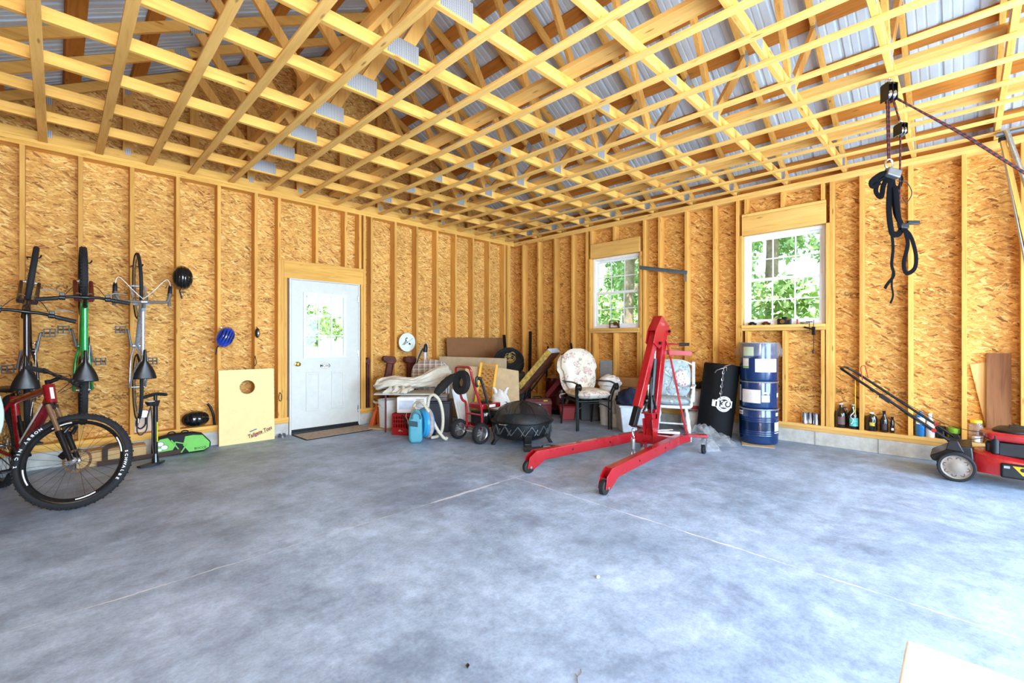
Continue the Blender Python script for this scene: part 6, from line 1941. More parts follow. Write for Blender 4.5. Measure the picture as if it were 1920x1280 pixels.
t = thing('navy_jacket', 'crumpled navy jacket heaped on the pale grey bin', 'jacket', (5.70, 3.30, 0.3705), FC)
m = MB(); m.blob((-0.03, -0.03, 0.06), (0.20, 0.17, 0.16), 34, 18, lambda d: 1 + 0.12 * math.sin(6 * d.x + 5 * d.z) * math.sin(8 * d.y + 2 * d.x) + 0.05 * math.sin(15 * d.z + 4 * d.x))
for v_ in m.v:
    v_.z = max(0.003, v_.z)
m.build('cloth', pbr('navy_cloth', (28, 32, 56), 0.9, bump=0.3), t)
pail('beige plastic pail on the floor left of the hoist chain', (5.775, 3.625, 0), 0.072, 0.20, mat=pbr('beige_plastic', (206, 200, 186), 0.5))

# ---- red engine hoist
HRED = pbr('hoist_red', (152, 14, 24), 0.3, coat=0.35, var=0.06, scale=5)
t = thing('engine_hoist', 'red folding engine hoist with its boom lowered and two long wheeled legs', 'hoist', (0, 0, 0), 0)
BY = 2.47
def beam(mb, p, q, w, h):
    mb.bar(p, q, w, h, (0, 0, 1))
for (p, q, cap) in (((3.20, 2.945, 0.155), (4.62, 2.665, 0.175), 'l'), ((3.19, 2.095, 0.155), (4.84, 2.235, 0.175), 'r')):
    P0 = Vector(p); Q0 = Vector(q)
    m = MB(); beam(m, P0 + (Q0 - P0).normalized() * 0.06, Q0, 0.075, 0.10); lg = m.build('leg', HRED, t, bevel=0.006)
    d = (Q0 - P0).normalized(); n = Vector((-d.y, d.x, 0)).normalized()
    m = MB()
    for s in (-1, 1):
        m.prism([(-0.06, -0.10), (0.02, -0.12), (0.16, -0.048), (0.16, 0.048), (0.05, 0.05), (-0.03, 0.0)], s * 0.034 - 0.003, s * 0.034 + 0.003, basis(P0, d, (0, 0, 1)))
    m.build('fork_plate', HRED, lg, bevel=0.002)
    m = MB(); c = P0 - d * 0.02 + Vector((0, 0, -0.095)); m.lathe([(0.001, -0.024), (0.05, -0.024), (0.06, -0.018), (0.06, 0.018), (0.05, 0.024), (0.001, 0.024)], 28, c, tuple(n)); m.build('front_wheel', BLACKR, lg)
    m = MB(); m.cyl(c - n * 0.046, c + n * 0.046, 0.012, n=12); m.build('axle_bolt', STEEL, lg)
    m = MB()
    for f in (0.35, 0.72):
        c = P0.lerp(Q0, f); m.cyl(c - n * 0.042, c + n * 0.042, 0.009, n=10)
    m.build('bolts', BLACKM, lg)
# base: two cross beams, rear tail
m = MB()
beam(m, (4.60, 2.70, 0.17), (4.72, 2.23, 0.17), 0.075, 0.10)
m.build('cross_beam', HRED, t, bevel=0.006)
m = MB(); beam(m, (4.95, 2.72, 0.17), (4.95, 2.20, 0.17), 0.06, 0.08); m.build('cross_beam', HRED, t, bevel=0.006)
for y0, y1 in ((2.68, 2.72), (2.24, 2.20)):
    m = MB(); beam(m, (4.55, y0, 0.17), (5.02, y1, 0.17), 0.06, 0.08); m.build('base_rail', HRED, t, bevel=0.006)
m = MB(); beam(m, (5.0, 2.20, 0.20), (5.12, 2.03, 0.20), 0.07, 0.03); m.build('caster_arm', HRED, t, bevel=0.004)
m = MB(); beam(m, (5.0, 2.72, 0.20), (5.10, 2.86, 0.20), 0.07, 0.03); m.build('caster_arm', HRED, t, bevel=0.004)
for (x, y) in ((5.10, 2.06), (4.56, 2.50), (5.08, 2.83)):
    m = MB()
    zt = 0.185 if x > 5 else 0.15
    m.box((x - 0.035, y - 0.03, zt - 0.012), (x + 0.035, y + 0.03, zt))
    for s in (-1, 1):
        m.prism([(-0.03, zt - 0.012), (0.03, zt - 0.012), (0.02, 0.04), (-0.01, 0.03)], s * 0.024 - 0.002, s * 0.024 + 0.002, basis((x, y, 0), (1, 0, 0), (0, 0, 1)))
    c_ = m.build('caster', STEEL if x > 5 else HRED, t, bevel=0.001)
    m = MB(); m.lathe([(0.001, -0.016), (0.035, -0.016), (0.05, -0.012), (0.05, 0.012), (0.035, 0.016), (0.001, 0.016)], 26, (x, y, 0.05), (0, 1, 0)); m.build('caster_wheel', BLACKR if x > 5 else pbr('worn_grey_wheel', (150, 144, 140), 0.6), c_)
# post
pb = Vector((4.66, BY, 0.12)); pt = Vector((4.93, BY, 1.40))
m = MB(); m.bar(pb, pt, 0.10, 0.095, (1, 0, 0)); m.build('post', HRED, t, bevel=0.006)
m = MB()
for s in (-1, 1):
    m.prism([(0, 0), (0.11, 0.0), (0.07, 0.30), (-0.04, 0.30)], s * 0.056 - 0.004, s * 0.056 + 0.004, basis(pb + Vector((-0.04, 0, -0.02)), (1, 0, 0), (0.2, 0, 1)))
m.build('post_bracket', HRED, t, bevel=0.002)
# boom folded down in front of the post
ap = Vector((4.83, BY, 1.505)); bb_ = Vector((4.37, BY, 0.55))
M_ = basis((0, BY, 0), (1, 0, 0), (0, 0, 1))
m = MB(); m.bar(ap + (ap - bb_).normalized() * -0.10, bb_, 0.078, 0.09, (1, 0, 0.4)); m.build('boom', HRED, t, bevel=0.006)
m = MB()
for s in (-1, 1):
    m.prism([(4.825, 1.545), (4.86, 1.54), (5.03, 1.40), (5.035, 1.33), (4.95, 1.32), (4.895, 1.385), (4.82, 1.20), (4.76, 1.17), (4.63, 1.24), (4.68, 1.38)], s * 0.048 - 0.004, s * 0.048 + 0.004, M_)
m.prism([(4.825, 1.545), (4.86, 1.54), (5.03, 1.40), (5.02, 1.388), (4.86, 1.525), (4.83, 1.53)], -0.046, 0.046, M_)
m.prism([(4.825, 1.545), (4.68, 1.38), (4.69, 1.37), (4.83, 1.53)], -0.046, 0.046, M_)
m.build('boom_head', HRED, t, bevel=0.003)
m = MB()
for p in ((4.985, 1.37), (4.76, 1.235)):
    m.cyl(M_ @ Vector((p[0], p[1], -0.075)), M_ @ Vector((p[0], p[1], 0.075)), 0.016, n=12)
m.build('pivot_bolts', BLACKM, t)
ex = Vector((4.24, BY, 0.30))
m = MB(); m.bar(bb_ + (bb_ - ex).normalized() * 0.08, bb_.lerp(ex, 0.75), 0.062, 0.07, (1, 0, 0.4)); m.build('boom_extension', BLACKM, t, bevel=0.004)
m = MB()
hx = bb_.lerp(ex, 0.70)
def link(mb, c, L, r, ax):
    pts = []
    for k in range(16):
        a = 2 * PI * k / 16
        pts.append(Vector(c) + Vector(ax) * math.cos(a) * r + Vector((0, 0, 1)) * math.sin(a) * L)
    mb.tube(pts, 0.0045, 6, closed=True)
for k in range(3):
    link(m, (hx.x, BY, hx.z - 0.06 - 0.035 * k), 0.026, 0.013, (1, 0, 0) if k % 2 else (0, 1, 0))
m.build('chain', STEEL, t)
m = MB(); z0 = hx.z - 0.16
m.lathe([(0.001, 0.02), (0.022, 0.015), (0.022, -0.09), (0.012, -0.10), (0.001, -0.10)], 14, (hx.x, BY, z0))
m.tube([Vector((hx.x, BY, z0 - 0.135)) + Vector((0.028 * math.sin(a), 0, 0.034 * math.cos(a))) for a in [math.radians(-10 + 310 * k / 18) for k in range(19)]], [0.011] * 14 + [0.010, 0.009, 0.008, 0.006, 0.004], 10)
m.build('hook', pbr('worn_zinc', (178, 182, 178), 0.4, 0.8), t)
# hydraulic ram
ra = Vector((4.66, BY, 0.50)); rb = Vector((4.75, BY, 1.06)); rc = Vector((4.765, BY, 1.22))
m = MB(); m.cyl(ra, rb, 0.034, n=20); m.lathe([(0.034, 0), (0.040, 0.0), (0.040, 0.05), (0.034, 0.05)], 20, tuple(ra), tuple((rb - ra).normalized())); m.build('ram_cylinder', BLACKM, t)
m = MB(); m.cyl(rb, rc, 0.014, n=14); m.build('ram_rod', CHROME, t)
m = MB(); m.box((4.57, BY - 0.065, 0.455), (4.75, BY + 0.065, 0.47)); m.prism([(4.60, 0.45), (4.72, 0.45), (4.70, 0.25), (4.66, 0.25)], -0.05, 0.05, M_); m.build('ram_bracket', HRED, t, bevel=0.003)
m = MB(); m.cyl((4.60, BY - 0.04, 0.47), (4.60, BY - 0.04, 0.62), 0.013, n=12); m.tube(smoothpath([(4.60, BY - 0.04, 0.60), (4.585, BY - 0.04, 0.70), (4.60, BY - 0.035, 0.80), (4.63, BY - 0.03, 0.86)], 4), 0.007, 8); m.cyl((4.63, BY - 0.045, 0.66), (4.70, BY - 0.05, 0.50), 0.009, n=10); m.cyl((4.57, BY + 0.04, 0.48), (4.66, BY + 0.03, 0.58), 0.012, n=10); m.build('pump', pbr('oily_metal', (70, 70, 72), 0.35, 0.8), t)
# braces from post head to the base
for y1, x1 in ((2.21, 5.0), (2.71, 5.0)):
    m = MB(); m.bar((4.93, BY + (0.055 if y1 > BY else -0.055), 1.27), (x1, y1 + (0.0), 0.20), 0.008, 0.035, (1, 0, 0)); m.build('brace', HRED, t, bevel=0.001)
m = MB(); m.cyl((4.90, BY + 0.06, 1.225), (5.02, BY - 0.10, 1.225), 0.011, n=10); m.cyl((4.935, BY - 0.055, 1.222), (5.03, BY - 0.24, 1.22), 0.010, n=10); hd_ = m.build('handle', HRED, t)
m = MB(); m.cyl((5.0, BY - 0.17, 1.221), (5.045, BY - 0.27, 1.22), 0.018, n=14); m.cyl((4.875, BY + 0.05, 1.225), (4.85, BY + 0.10, 1.225), 0.018, n=14); m.build('grip', GRIP, hd_)
m = MB(); m.bar((4.95, BY - 0.03, 1.13), (5.10, BY - 0.27, 1.115), 0.01, 0.055, (0, 0, 1)); m.bar((5.10, BY - 0.27, 1.115), (5.135, BY - 0.25, 1.115), 0.01, 0.055, (0, 0, 1)); m.build('tow_bar', HRED, t, bevel=0.002)
# spare rods and papers lying on the hoist base
t = thing('steel_rods', 'white and steel rods lying across the base of the red hoist', 'rods', (4.80, 2.42, 0.2205), math.radians(-70))
for dx, cc in ((-0.03, 'white_tube'), (0.02, 'white_tube')):
    m = MB(); m.cyl((-0.20, dx, 0.012), (0.20, dx + 0.03, 0.012), 0.011, n=10); m.build('rod', pbr('white_tube', (214, 214, 224)), t)
m = MB(); m.cyl((-0.10, -0.06, 0.032), (0.12, 0.07, 0.036), 0.010, n=10); m.build('rod', STEEL, t)

# ---- white wooden armchair with grey floral cushions
WWOOD = pbr('chipped_white_paint', (226, 228, 228), 0.55, var=0.08, scale=25)
t = thing('wooden_armchair', 'white painted wooden armchair with grey floral cushions behind the hoist', 'chair', (5.74, 2.74, 0), math.radians(-70))
def turned(p, q, r0):
    p = Vector(p); q = Vector(q); m = MB(); N = 14
    m.tube([p.lerp(q, k / N) for k in range(N + 1)], [r0 * (0.75 + 0.42 * math.sin(PI * k / N) ** 2 + 0.22 * math.sin(k * 1.7)) for k in range(N + 1)], 12)
    return m
for sx in (-1, 1):
    turned((sx * 0.19, -0.19, 0.40), (sx * 0.25, -0.27, 0.0), 0.021).build('leg', WWOOD, t); turned((sx * 0.16, 0.16, 0.40), (sx * 0.22, 0.25, 0.0), 0.021).build('leg', WWOOD, t)
m = MB(); m.tube([(-0.225, -0.235, 0.17), (-0.195, 0.21, 0.17)], 0.011, 10); m.build('stretcher', WWOOD, t)
m = MB(); m.tube([(0.225, -0.235, 0.17), (0.195, 0.21, 0.17)], 0.011, 10); m.build('stretcher', WWOOD, t)
m = MB(); m.tube([(-0.21, -0.01, 0.17), (0.21, -0.01, 0.17)], 0.011, 10); m.build('stretcher', WWOOD, t)
m = MB(); m.prism([(0.26 * sq(math.cos(a), 0.7), 0.255 * sq(math.sin(a), 0.7)) for a in [2 * PI * k / 32 for k in range(32)]], 0.40, 0.435); m.build('seat', WWOOD, t, bevel=0.01)
for sx in (-1, 1):
    m = MB(); m.box((sx * 0.255 - 0.022, 0.20, 0.435), (sx * 0.255 + 0.022, 0.235, 0.98)); m.X = None; m.build('back_post', WWOOD, t, bevel=0.008)
    m = MB(); m.box((sx * 0.265 - 0.026, -0.20, 0.655), (sx * 0.265 + 0.026, 0.22, 0.68)); m.build('armrest', WWOOD, t, bevel=0.01)
    turned((sx * 0.245, -0.16, 0.43), (sx * 0.275, -0.17, 0.656), 0.019).build('arm_support', WWOOD, t)
m = MB(); m.tube(smoothpath([(-0.235, 0.225, 0.94), (-0.12, 0.235, 0.985), (0, 0.24, 0.995), (0.12, 0.235, 0.985), (0.235, 0.225, 0.94)], 4), 0.025, 10, flat=(1, 0.6)); m.build('top_rail', WWOOD, t)
for k in range(5):
    m = MB(); m.cyl((-0.16 + 0.08 * k, 0.215, 0.435), (-0.16 + 0.08 * k, 0.235, 0.97), 0.009, n=8); m.build('spindle', WWOOD, t)
so = lambda a: (0.245 * sq(math.cos(a), 0.6), 0.235 * sq(math.sin(a), 0.6))
puff(so, 0.05, Matrix.Translation((0, -0.02, 0.482))).build('seat_cushion', CUSH2, t)
bo = lambda a: (0.225 * sq(math.cos(a), 0.55), 0.245 * sq(math.sin(a), 0.55))
puff(bo, 0.05, Matrix.Translation((0, 0.145, 0.755)) @ Matrix.Rotation(math.radians(84), 4, 'X'), lump=0.15).build('back_cushion', CUSH2, t)
m = MB()
for bx in (-0.09, 0.09):
    for bz in (0.66, 0.84):
        m.blob((bx, 0.094, bz), (0.012, 0.006, 0.012), 10, 6)
m.build('cushion_buttons', WINK, t)
puff(lambda a: (0.085 * sq(math.cos(a), 0.8), 0.11 * sq(math.sin(a), 0.8)), 0.025, Matrix.Translation((0.12, 0.07, 0.76)) @ Matrix.Rotation(math.radians(-25), 4, 'Y') @ Matrix.Rotation(math.radians(80), 4, 'X')).build('patched_pad', floral('dotted_pad', (226, 216, 216), (150, 60, 70), (190, 170, 175), 30.0), t)

# sacks and black gear between chair and punching bag
for k, (loc, rz, hh, lb, mt) in enumerate((((6.26, 2.63, 0.0), -52, 0.34, 'lower of two white paper sacks stacked behind the white wooden chair', SACK), ((6.265, 2.63, 0.2938), -54, 0.34, 'upper of two white paper sacks, with a red band, behind the white wooden chair', SACK))):
    t = thing('paper_sack', lb, 'bag', loc, math.radians(rz))
    m = MB()
    def sk(u, v, hh=hh, k=k):
        a = 2 * PI * u
        c_ = sq(math.cos(a), 0.35); s_ = sq(math.sin(a), 0.35)
        r_ = math.sin(PI * min(1, max(0, v))) ** 0.18
        return (0.19 * c_ * r_, 0.115 * s_ * r_, hh * (v - 0.0) * 0.86 + 0.006 * math.sin(5 * a + 9 * v))
    m.sheet(sk, 40, 14)
    for v_ in m.v:
        v_.z = max(0.001, v_.z)
    m.build('sack_body', mt, t)
    if k == 1:
        m = MB(); m.sheet(lambda u, v: (-0.10 + 0.28 * u, -0.121 - 0.004 * math.sin(PI * u), 0.03 + 0.05 * v), 8, 2, 0.002); m.build('red_band', pbr('sack_red', (176, 44, 40), 0.6), t)
        text_part('lettering', 'C', 0.07, INK, t, basis((0.06, -0.1225, 0.14), (1, 0, 0), (0, 0, 1)), 0.0006)
t = thing('work_boots', 'black rubber boots lying on top of the upper paper sack', 'boots', (6.27, 2.64, 0.588), math.radians(-60))
m = MB(); m.tube(smoothpath([(-0.12, 0.0, 0.045), (0.0, 0.0, 0.05), (0.10, 0.0, 0.07), (0.13, 0, 0.10)], 4), [0.042] * 5 + [0.05] * 5 + [0.046] * 3, 14); m.build('boot', BLACKR, t)
m = MB(); m.tube(smoothpath([(-0.08, 0.09, 0.05), (0.04, 0.10, 0.05), (0.10, 0.10, 0.05)], 4), 0.045, 14); m.build('boot', pbr('dark_green_rubber', (34, 48, 46), 0.4), t)

# ---- punching bag
VIN = pbr('black_vinyl', (18, 18, 19), 0.7, var=0.15, scale=10, spec=0.15)
t = thing('punching_bag', 'black cylindrical punching bag leaning on the wall with a chain on its front', 'punching bag', (6.07, 2.325, 0.03), (Matrix.Rotation(math.radians(3.0), 4, 'Y') @ Matrix.Rotation(math.radians(5.5), 4, 'X') @ Matrix.Rotation(math.radians(-54), 4, 'Z')).to_euler())
m = MB(); m.lathe([(0.001, 0.0), (0.20, 0.0), (0.215, 0.015), (0.217, 0.45), (0.215, 0.91), (0.205, 0.93), (0.001, 0.935)], 48); m.build('bag_body', VIN, t)
m = MB()
pts = []
PH = math.radians(-105)
def onbag(x, z, off=0.004):
    a = PH + x / 0.217
    return Vector((math.cos(a) * (0.217 + off), math.sin(a) * (0.217 + off), z))
for k in range(9):
    c = onbag(0.02, 0.88 - 0.043 * k, 0.010); n_ = Vector((c.x, c.y, 0)).normalized(); tt_ = Vector((-n_.y, n_.x, 0))
    axx = tt_ if k % 2 else n_
    m.tube([c + axx * 0.011 * math.cos(2 * PI * q / 12) + Vector((0, 0, 0.026 * math.sin(2 * PI * q / 12))) for q in range(12)], 0.004, 6, closed=True)
m.build('chain', STEEL, t)
m = MB(); m.tube([onbag(-0.07, 0.82, 0.012), onbag(-0.05, 0.855, 0.018), onbag(0.0, 0.885, 0.02), onbag(0.05, 0.91, 0.014), onbag(0.05, 0.86, 0.018)], 0.007, 8); m.tube([onbag(0.02, 0.91, 0.008), onbag(0.12, 0.945, -0.02), onbag(0.2, 0.93, -0.01)], 0.006, 8); m.build('hook', STEEL, t)


def bent_text(body, size, z, mm, name, x0, bold=0.0, parent=None, off=0.0016, sx=1.0, zfun=None):
    """lettering wrapped round the bag"""
    cu = bpy.data.curves.new('lettering', 'FONT'); cu.body = body; cu.size = size; cu.align_x = 'CENTER'; cu.align_y = 'CENTER'; cu.offset = bold; cu.resolution_u = 3
    tmp = bpy.data.objects.new('lettering', cu); COL.objects.link(tmp)
    me = bpy.data.meshes.new_from_object(tmp.evaluated_get(bpy.context.evaluated_depsgraph_get())); bpy.data.objects.remove(tmp)
    for v_ in me.vertices:
        q = onbag(x0 + v_.co.x * sx, z + v_.co.y + (0 if zfun is None else zfun(v_.co.x)), off + v_.co.z); v_.co = q
    me.materials.clear(); me.materials.append(mm)
    o = bpy.data.objects.new(name, me); COL.objects.link(o); o.parent = parent
    return o
LX, LZ = 0.075, 0.44
def patch(shape_out, shape_in, mm, name, off):
    m = MB()
    n_ = len(shape_out)
    A = [m.vert(onbag(LX + x, LZ + y, off)) for x, y in shape_out]; Bq = [m.vert(onbag(LX + x, LZ + y, off)) for x, y in shape_in]
    for k in range(n_):
        j = (k + 1) % n_
        m.face((A[k], A[j], Bq[j], Bq[k]))
    return m.build(name, mm, t, smooth=False, solid=0.0006)
circ = lambda r, n=48: [(r * math.cos(2 * PI * k / n), r * math.sin(2 * PI * k / n)) for k in range(n)]
patch(circ(0.098), circ(0.062), WINK, 'logo_ring', 0.0012)
m = MB(); G = 12
rows = []
for j in range(2):
    rows.append([m.vert(onbag(LX - 0.14 + 0.25 * i / G, LZ + (-0.042 if j == 0 else 0.042), 0.002)) for i in range(G + 1)])
for i in range(G):
    m.face((rows[0][i], rows[0][i + 1], rows[1][i + 1], rows[1][i]))
m.build('logo_bar', WINK, t, smooth=False, solid=0.0008)
bent_text('TKO', 0.105, LZ - 0.002, INK, 'lettering', LX - 0.015, 0.004, t, 0.0034, 0.98)
for s, wtxt in ((1, 'TECHNICAL'), (-1, 'KNOCKOUT')):
    for k, chh in enumerate(wtxt):
        a = math.radians(90 - s * 0 + (150 / 2 - 150 * k / (len(wtxt) - 1)) * 0.62) if s == 1 else math.radians(-90 - (150 / 2 - 150 * k / (len(wtxt) - 1)) * 0.62)
        bent_text(chh, 0.022, LZ + 0.080 * math.sin(a), INK, 'lettering', LX + 0.080 * math.cos(a), 0.0008, t, 0.0026)

# clear plastic bag heaps
CLEARP = NT('clear_polythene'); _tr = CLEARP.n('ShaderNodeBsdfTransparent'); _gl = CLEARP.n('ShaderNodeBsdfGlossy'); _gl.inputs['Roughness'].default_value = 0.12; _df = CLEARP.n('ShaderNodeBsdfDiffuse'); _df.inputs[0].default_value = (0.8, 0.8, 0.82, 1)
_lw = CLEARP.n('ShaderNodeLayerWeight', _Blend=0.35); _m1 = CLEARP.n('ShaderNodeMixShader'); _m2 = CLEARP.n('ShaderNodeMixShader')
_v = CLEARP.coords((1, 1, 1)); _n = CLEARP.noise(_v, 14, 5, 0.7, 1.0)
_b = CLEARP.n('ShaderNodeBump', _Strength=0.8, _Distance=0.02); CLEARP.link(_n, _b.inputs['Height']); CLEARP.link(_b.outputs[0], _gl.inputs['Normal']); CLEARP.link(_b.outputs[0], _lw.inputs['Normal'])
CLEARP.link(CLEARP.math('MULTIPLY', _lw.outputs['Facing'], 0.55), _m1.inputs[0]); CLEARP.link(_tr.outputs[0], _m1.inputs[1]); CLEARP.link(_gl.outputs[0], _m1.inputs[2])
_m2.inputs[0].default_value = 0.09; CLEARP.link(_m1.outputs[0], _m2.inputs[1]); CLEARP.link(_df.outputs[0], _m2.inputs[2]); CLEARP.link(_m2.outputs[0], CLEARP.t.nodes['Material Output'].inputs['Surface']); CLEARP = CLEARP.mat
t = thing('plastic_bag', 'large crumpled clear plastic bag on the floor in front of the punching bag', 'bag', (5.72, 2.22, 0), math.radians(-50))
m = MB()
def bagf(u, v):
    x = -0.32 + 0.56 * u; y = -0.24 + 0.33 * v
    e = (1 - (2 * u - 1) ** 4) * (1 - (2 * v - 1) ** 4)
    z = e * (0.10 + 0.10 * math.exp(-((u - 0.3) / 0.25) ** 2) + 0.035 * math.sin(u * 19 + v * 6) + 0.03 * math.sin(v * 17 - u * 9) + 0.018 * math.sin(u * 41 + v * 23))
    return (x + 0.02 * math.sin(v * 11), y + 0.02 * math.sin(u * 13), max(0.004, z))
m.sheet(bagf, 46, 34); m.build('polythene', CLEARP, t)
t = thing('plastic_bag', 'small clear plastic wrap on the floor behind the hoist caster', 'bag', (5.31, 2.10, 0), math.radians(-50))
m = MB(); m.sheet(lambda u, v: (-0.13 + 0.26 * u, -0.10 + 0.2 * v, max(0.003, (1 - (2 * u - 1) ** 4) * (1 - (2 * v - 1) ** 4) * (0.10 + 0.02 * math.sin(u * 17 + v * 8) + 0.012 * math.sin(v * 23)))), 26, 20); m.build('polythene', CLEARP, t)

# ---- three blue drums
BLUD = pbr('drum_blue', (10, 44, 88), 0.22, coat=0.5, var=0.05, scale=4)
PAPR = pbr('paper_label', (222, 216, 208), 0.6, var=0.05, scale=20)
DC = (6.17, 1.815)
DPH = math.atan2(-DC[1], -DC[0])
m = MB(); m.prism([(-0.19, -0.17), (0.17, -0.20), (0.19, 0.15), (-0.15, 0.17)], 0, 0.006)
tag(m.build('cardboard_sheet', TAN), 'flat piece of tan cardboard under the stack of blue drums', 'cardboard', loc=(6.04, 1.80, 0), rot=0.4)


def drum(label, z, h, r, rib, lid=True):
    t = thing('blue_drum', label, 'drum', (DC[0], DC[1], z), 0, 'stack of blue drums')
    m = MB()
    pr = [(0.001, 0.0), (r - 0.015, 0.0), (r - 0.004, 0.01), (r, 0.03)]
    for zz in rib:
        for dz in (-0.024, 0, 0.024):
            pr += [(r, zz + dz - 0.010), (r + 0.0045, zz + dz - 0.003), (r + 0.0045, zz + dz + 0.003), (r, zz + dz + 0.010)]
    pr += [(r, h - 0.02), (r - 0.002, h - 0.012)]
    pr += [(r - 0.012, h - 0.012), (0.001, h - 0.014)]
    m.lathe(pr, 64); m.build('drum_shell', BLUD, t)
    m = MB(); m.lathe([(r - 0.006, h - 0.016), (r + 0.008, h - 0.016), (r + 0.011, h - 0.008), (r + 0.008, h - 0.0005), (r - 0.006, h - 0.0005), (r - 0.006, h - 0.016)], 64); m.build('lid_ring', GALV, t)
    return t


def drum_label(t, r, a0, a1, z0, z1, mm, name='label', off=0.0015, n=10):
    m = MB(); rows = []
    for z in (z0, z1):
        rows.append([m.vert((math.cos(DPH + math.radians(a0 + (a1 - a0) * k / n)) * (r + off), math.sin(DPH + math.radians(a0 + (a1 - a0) * k / n)) * (r + off), z)) for k in range(n + 1)])
    for k in range(n):
        m.face((rows[0][k], rows[0][k + 1], rows[1][k + 1], rows[1][k]))
    return m.build(name, mm, t, smooth=False, solid=0.0006)


def drum_text(t, body, size, r, a, z, mm, off=0.003, bold=0.0005):
    cu = bpy.data.curves.new('lettering', 'FONT'); cu.body = body; cu.size = size; cu.align_x = 'CENTER'; cu.align_y = 'CENTER'; cu.offset = bold; cu.resolution_u = 2
    tmp = bpy.data.objects.new('lettering', cu); COL.objects.link(tmp)
    me = bpy.data.meshes.new_from_object(tmp.evaluated_get(bpy.context.evaluated_depsgraph_get())); bpy.data.objects.remove(tmp)
    for v_ in me.vertices:
        an = DPH + math.radians(a) + v_.co.x / r
        v_.co = Vector((math.cos(an) * (r + off), math.sin(an) * (r + off), z + v_.co.y))
    me.materials.clear(); me.materials.append(mm)
    o = bpy.data.objects.new('lettering', me); COL.objects.link(o); o.parent = t
R0 = 0.214
# going counter-clockwise (positive angle) moves right as seen from inside the room
d1 = drum('blue steel drum with ribbed sides at the bottom of the stack of three', 0.0065, 0.43, R0, (0.30, 0.13))
drum_label(d1, R0, -86, -52, 0.345, 0.395, WINK); drum_text(d1, 'Com', 0.052, R0, -68, 0.370, INK)
drum_label(d1, R0, 52, 78, 0.13, 0.28, PAPR); drum_label(d1, R0, 58, 72, 0.345, 0.385, PAPR)
d2 = drum('blue drum with a large pale label in the middle of the stack of three', 0.4370, 0.33, R0 - 0.004, (), )
drum_label(d2, R0 - 0.004, -56, 6, 0.07, 0.23, PAPR); drum_label(d2, R0 - 0.004, 9, 34, 0.085, 0.165, PAPR); drum_label(d2, R0 - 0.004, 12, 31, 0.186, 0.203, WINK, 'white_print'); drum_label(d2, R0 - 0.004, -82, -64, 0.08, 0.28, pbr('pale_blue_paper', (206, 218, 236), 0.6)); drum_label(d2, R0 - 0.004, 66, 80, 0.14, 0.19, PAPR)
d3 = drum('topmost blue drum of the stack, its rim wrapped in clear plastic film', 0.7670, 0.475, R0 - 0.002, ())
drum_label(d3, R0 - 0.002, -10, 62, 0.115, 0.275, PAPR); drum_label(d3, R0 - 0.002, -52, -30, 0.16, 0.28, PAPR); drum_label(d3, R0 - 0.002, -52, -30, 0.165, 0.185, pbr('green_stripe', (120, 176, 60), 0.5), 'green_band', 0.0026); drum_label(d3, R0 - 0.002, -50, -14, 0.31, 0.42, pbr('pale_green_paper', (186, 206, 160), 0.6))
t = thing('plastic_film', 'clear plastic film tucked over the top of the uppermost blue drum', 'film', (DC[0], DC[1], 0.0))
m = MB()
def film(u, v):
    a = 2 * PI * u
    fl = 0.012 + 0.045 * abs(math.sin(2.5 * a + 0.6)) * v + 0.012 * math.sin(11 * a + 3 * v) * v
    r_ = R0 + 0.014 + fl * (0.3 + 0.7 * math.sin(PI * min(1, v * 1.0)))
    return (math.cos(a) * r_, math.sin(a) * r_, 1.232 - 0.17 * v - 0.02 * math.sin(5 * a) * v)
m.sheet(film, 96, 8); m.build('polythene', CLEARP, t)

# ---- grey steel bracket arm between the windows
t = thing('steel_bracket', 'grey steel angle bar fixed across the studs between the two windows', 'bracket', (0, 0, 0))
m = MB(); m.bar((6.452, 3.60, 2.41), (6.438, 2.84, 2.245), 0.012, 0.055, (0, 0, 1)); m.bar((6.44, 3.60, 2.432), (6.426, 2.84, 2.267), 0.03, 0.010, (0, 0, 1)); m.build('angle_bar', pbr('blue_grey_steel', (104, 120, 128), 0.4, 0.5), t, bevel=0.001)
m = MB(); m.box((6.452, 2.855, 2.12), (6.469, 2.89, 2.26)); m.build('strap_plate', GALV, t, smooth=False)
# iron plumb hook under the right window
t = thing('hanging_tool', 'small black iron tool hung by a wire from the right window sill', 'tool', (6.435, 1.285, 0))
m = MB(); m.tube([(0.01, 0, 1.51), (0.0, 0.0, 1.46), (0.0, 0.0, 1.15)], 0.003, 6); m.tube([(0.012, 0.045, 1.49), (0.01, 0.045, 1.38)], 0.003, 6); m.build('wire', BLACKM, t)
m = MB(); m.obox((0.0, 0.0, 1.38), (0.02, 0.035, 0.10)); m.bar((0, 0.01, 1.40), (0.0, 0.10, 1.43), 0.016, 0.018, (0, 0, 1)); m.obox((0, 0.045, 1.49), (0.012, 0.07, 0.01)); m.build('tool_body', BLACKM, t, bevel=0.003)
m = MB(); m.blob((0, 0, 1.13), (0.018, 0.018, 0.024), 12, 8); m.build('weight', pbr('rust_weight', (84, 48, 30), 0.7), t)

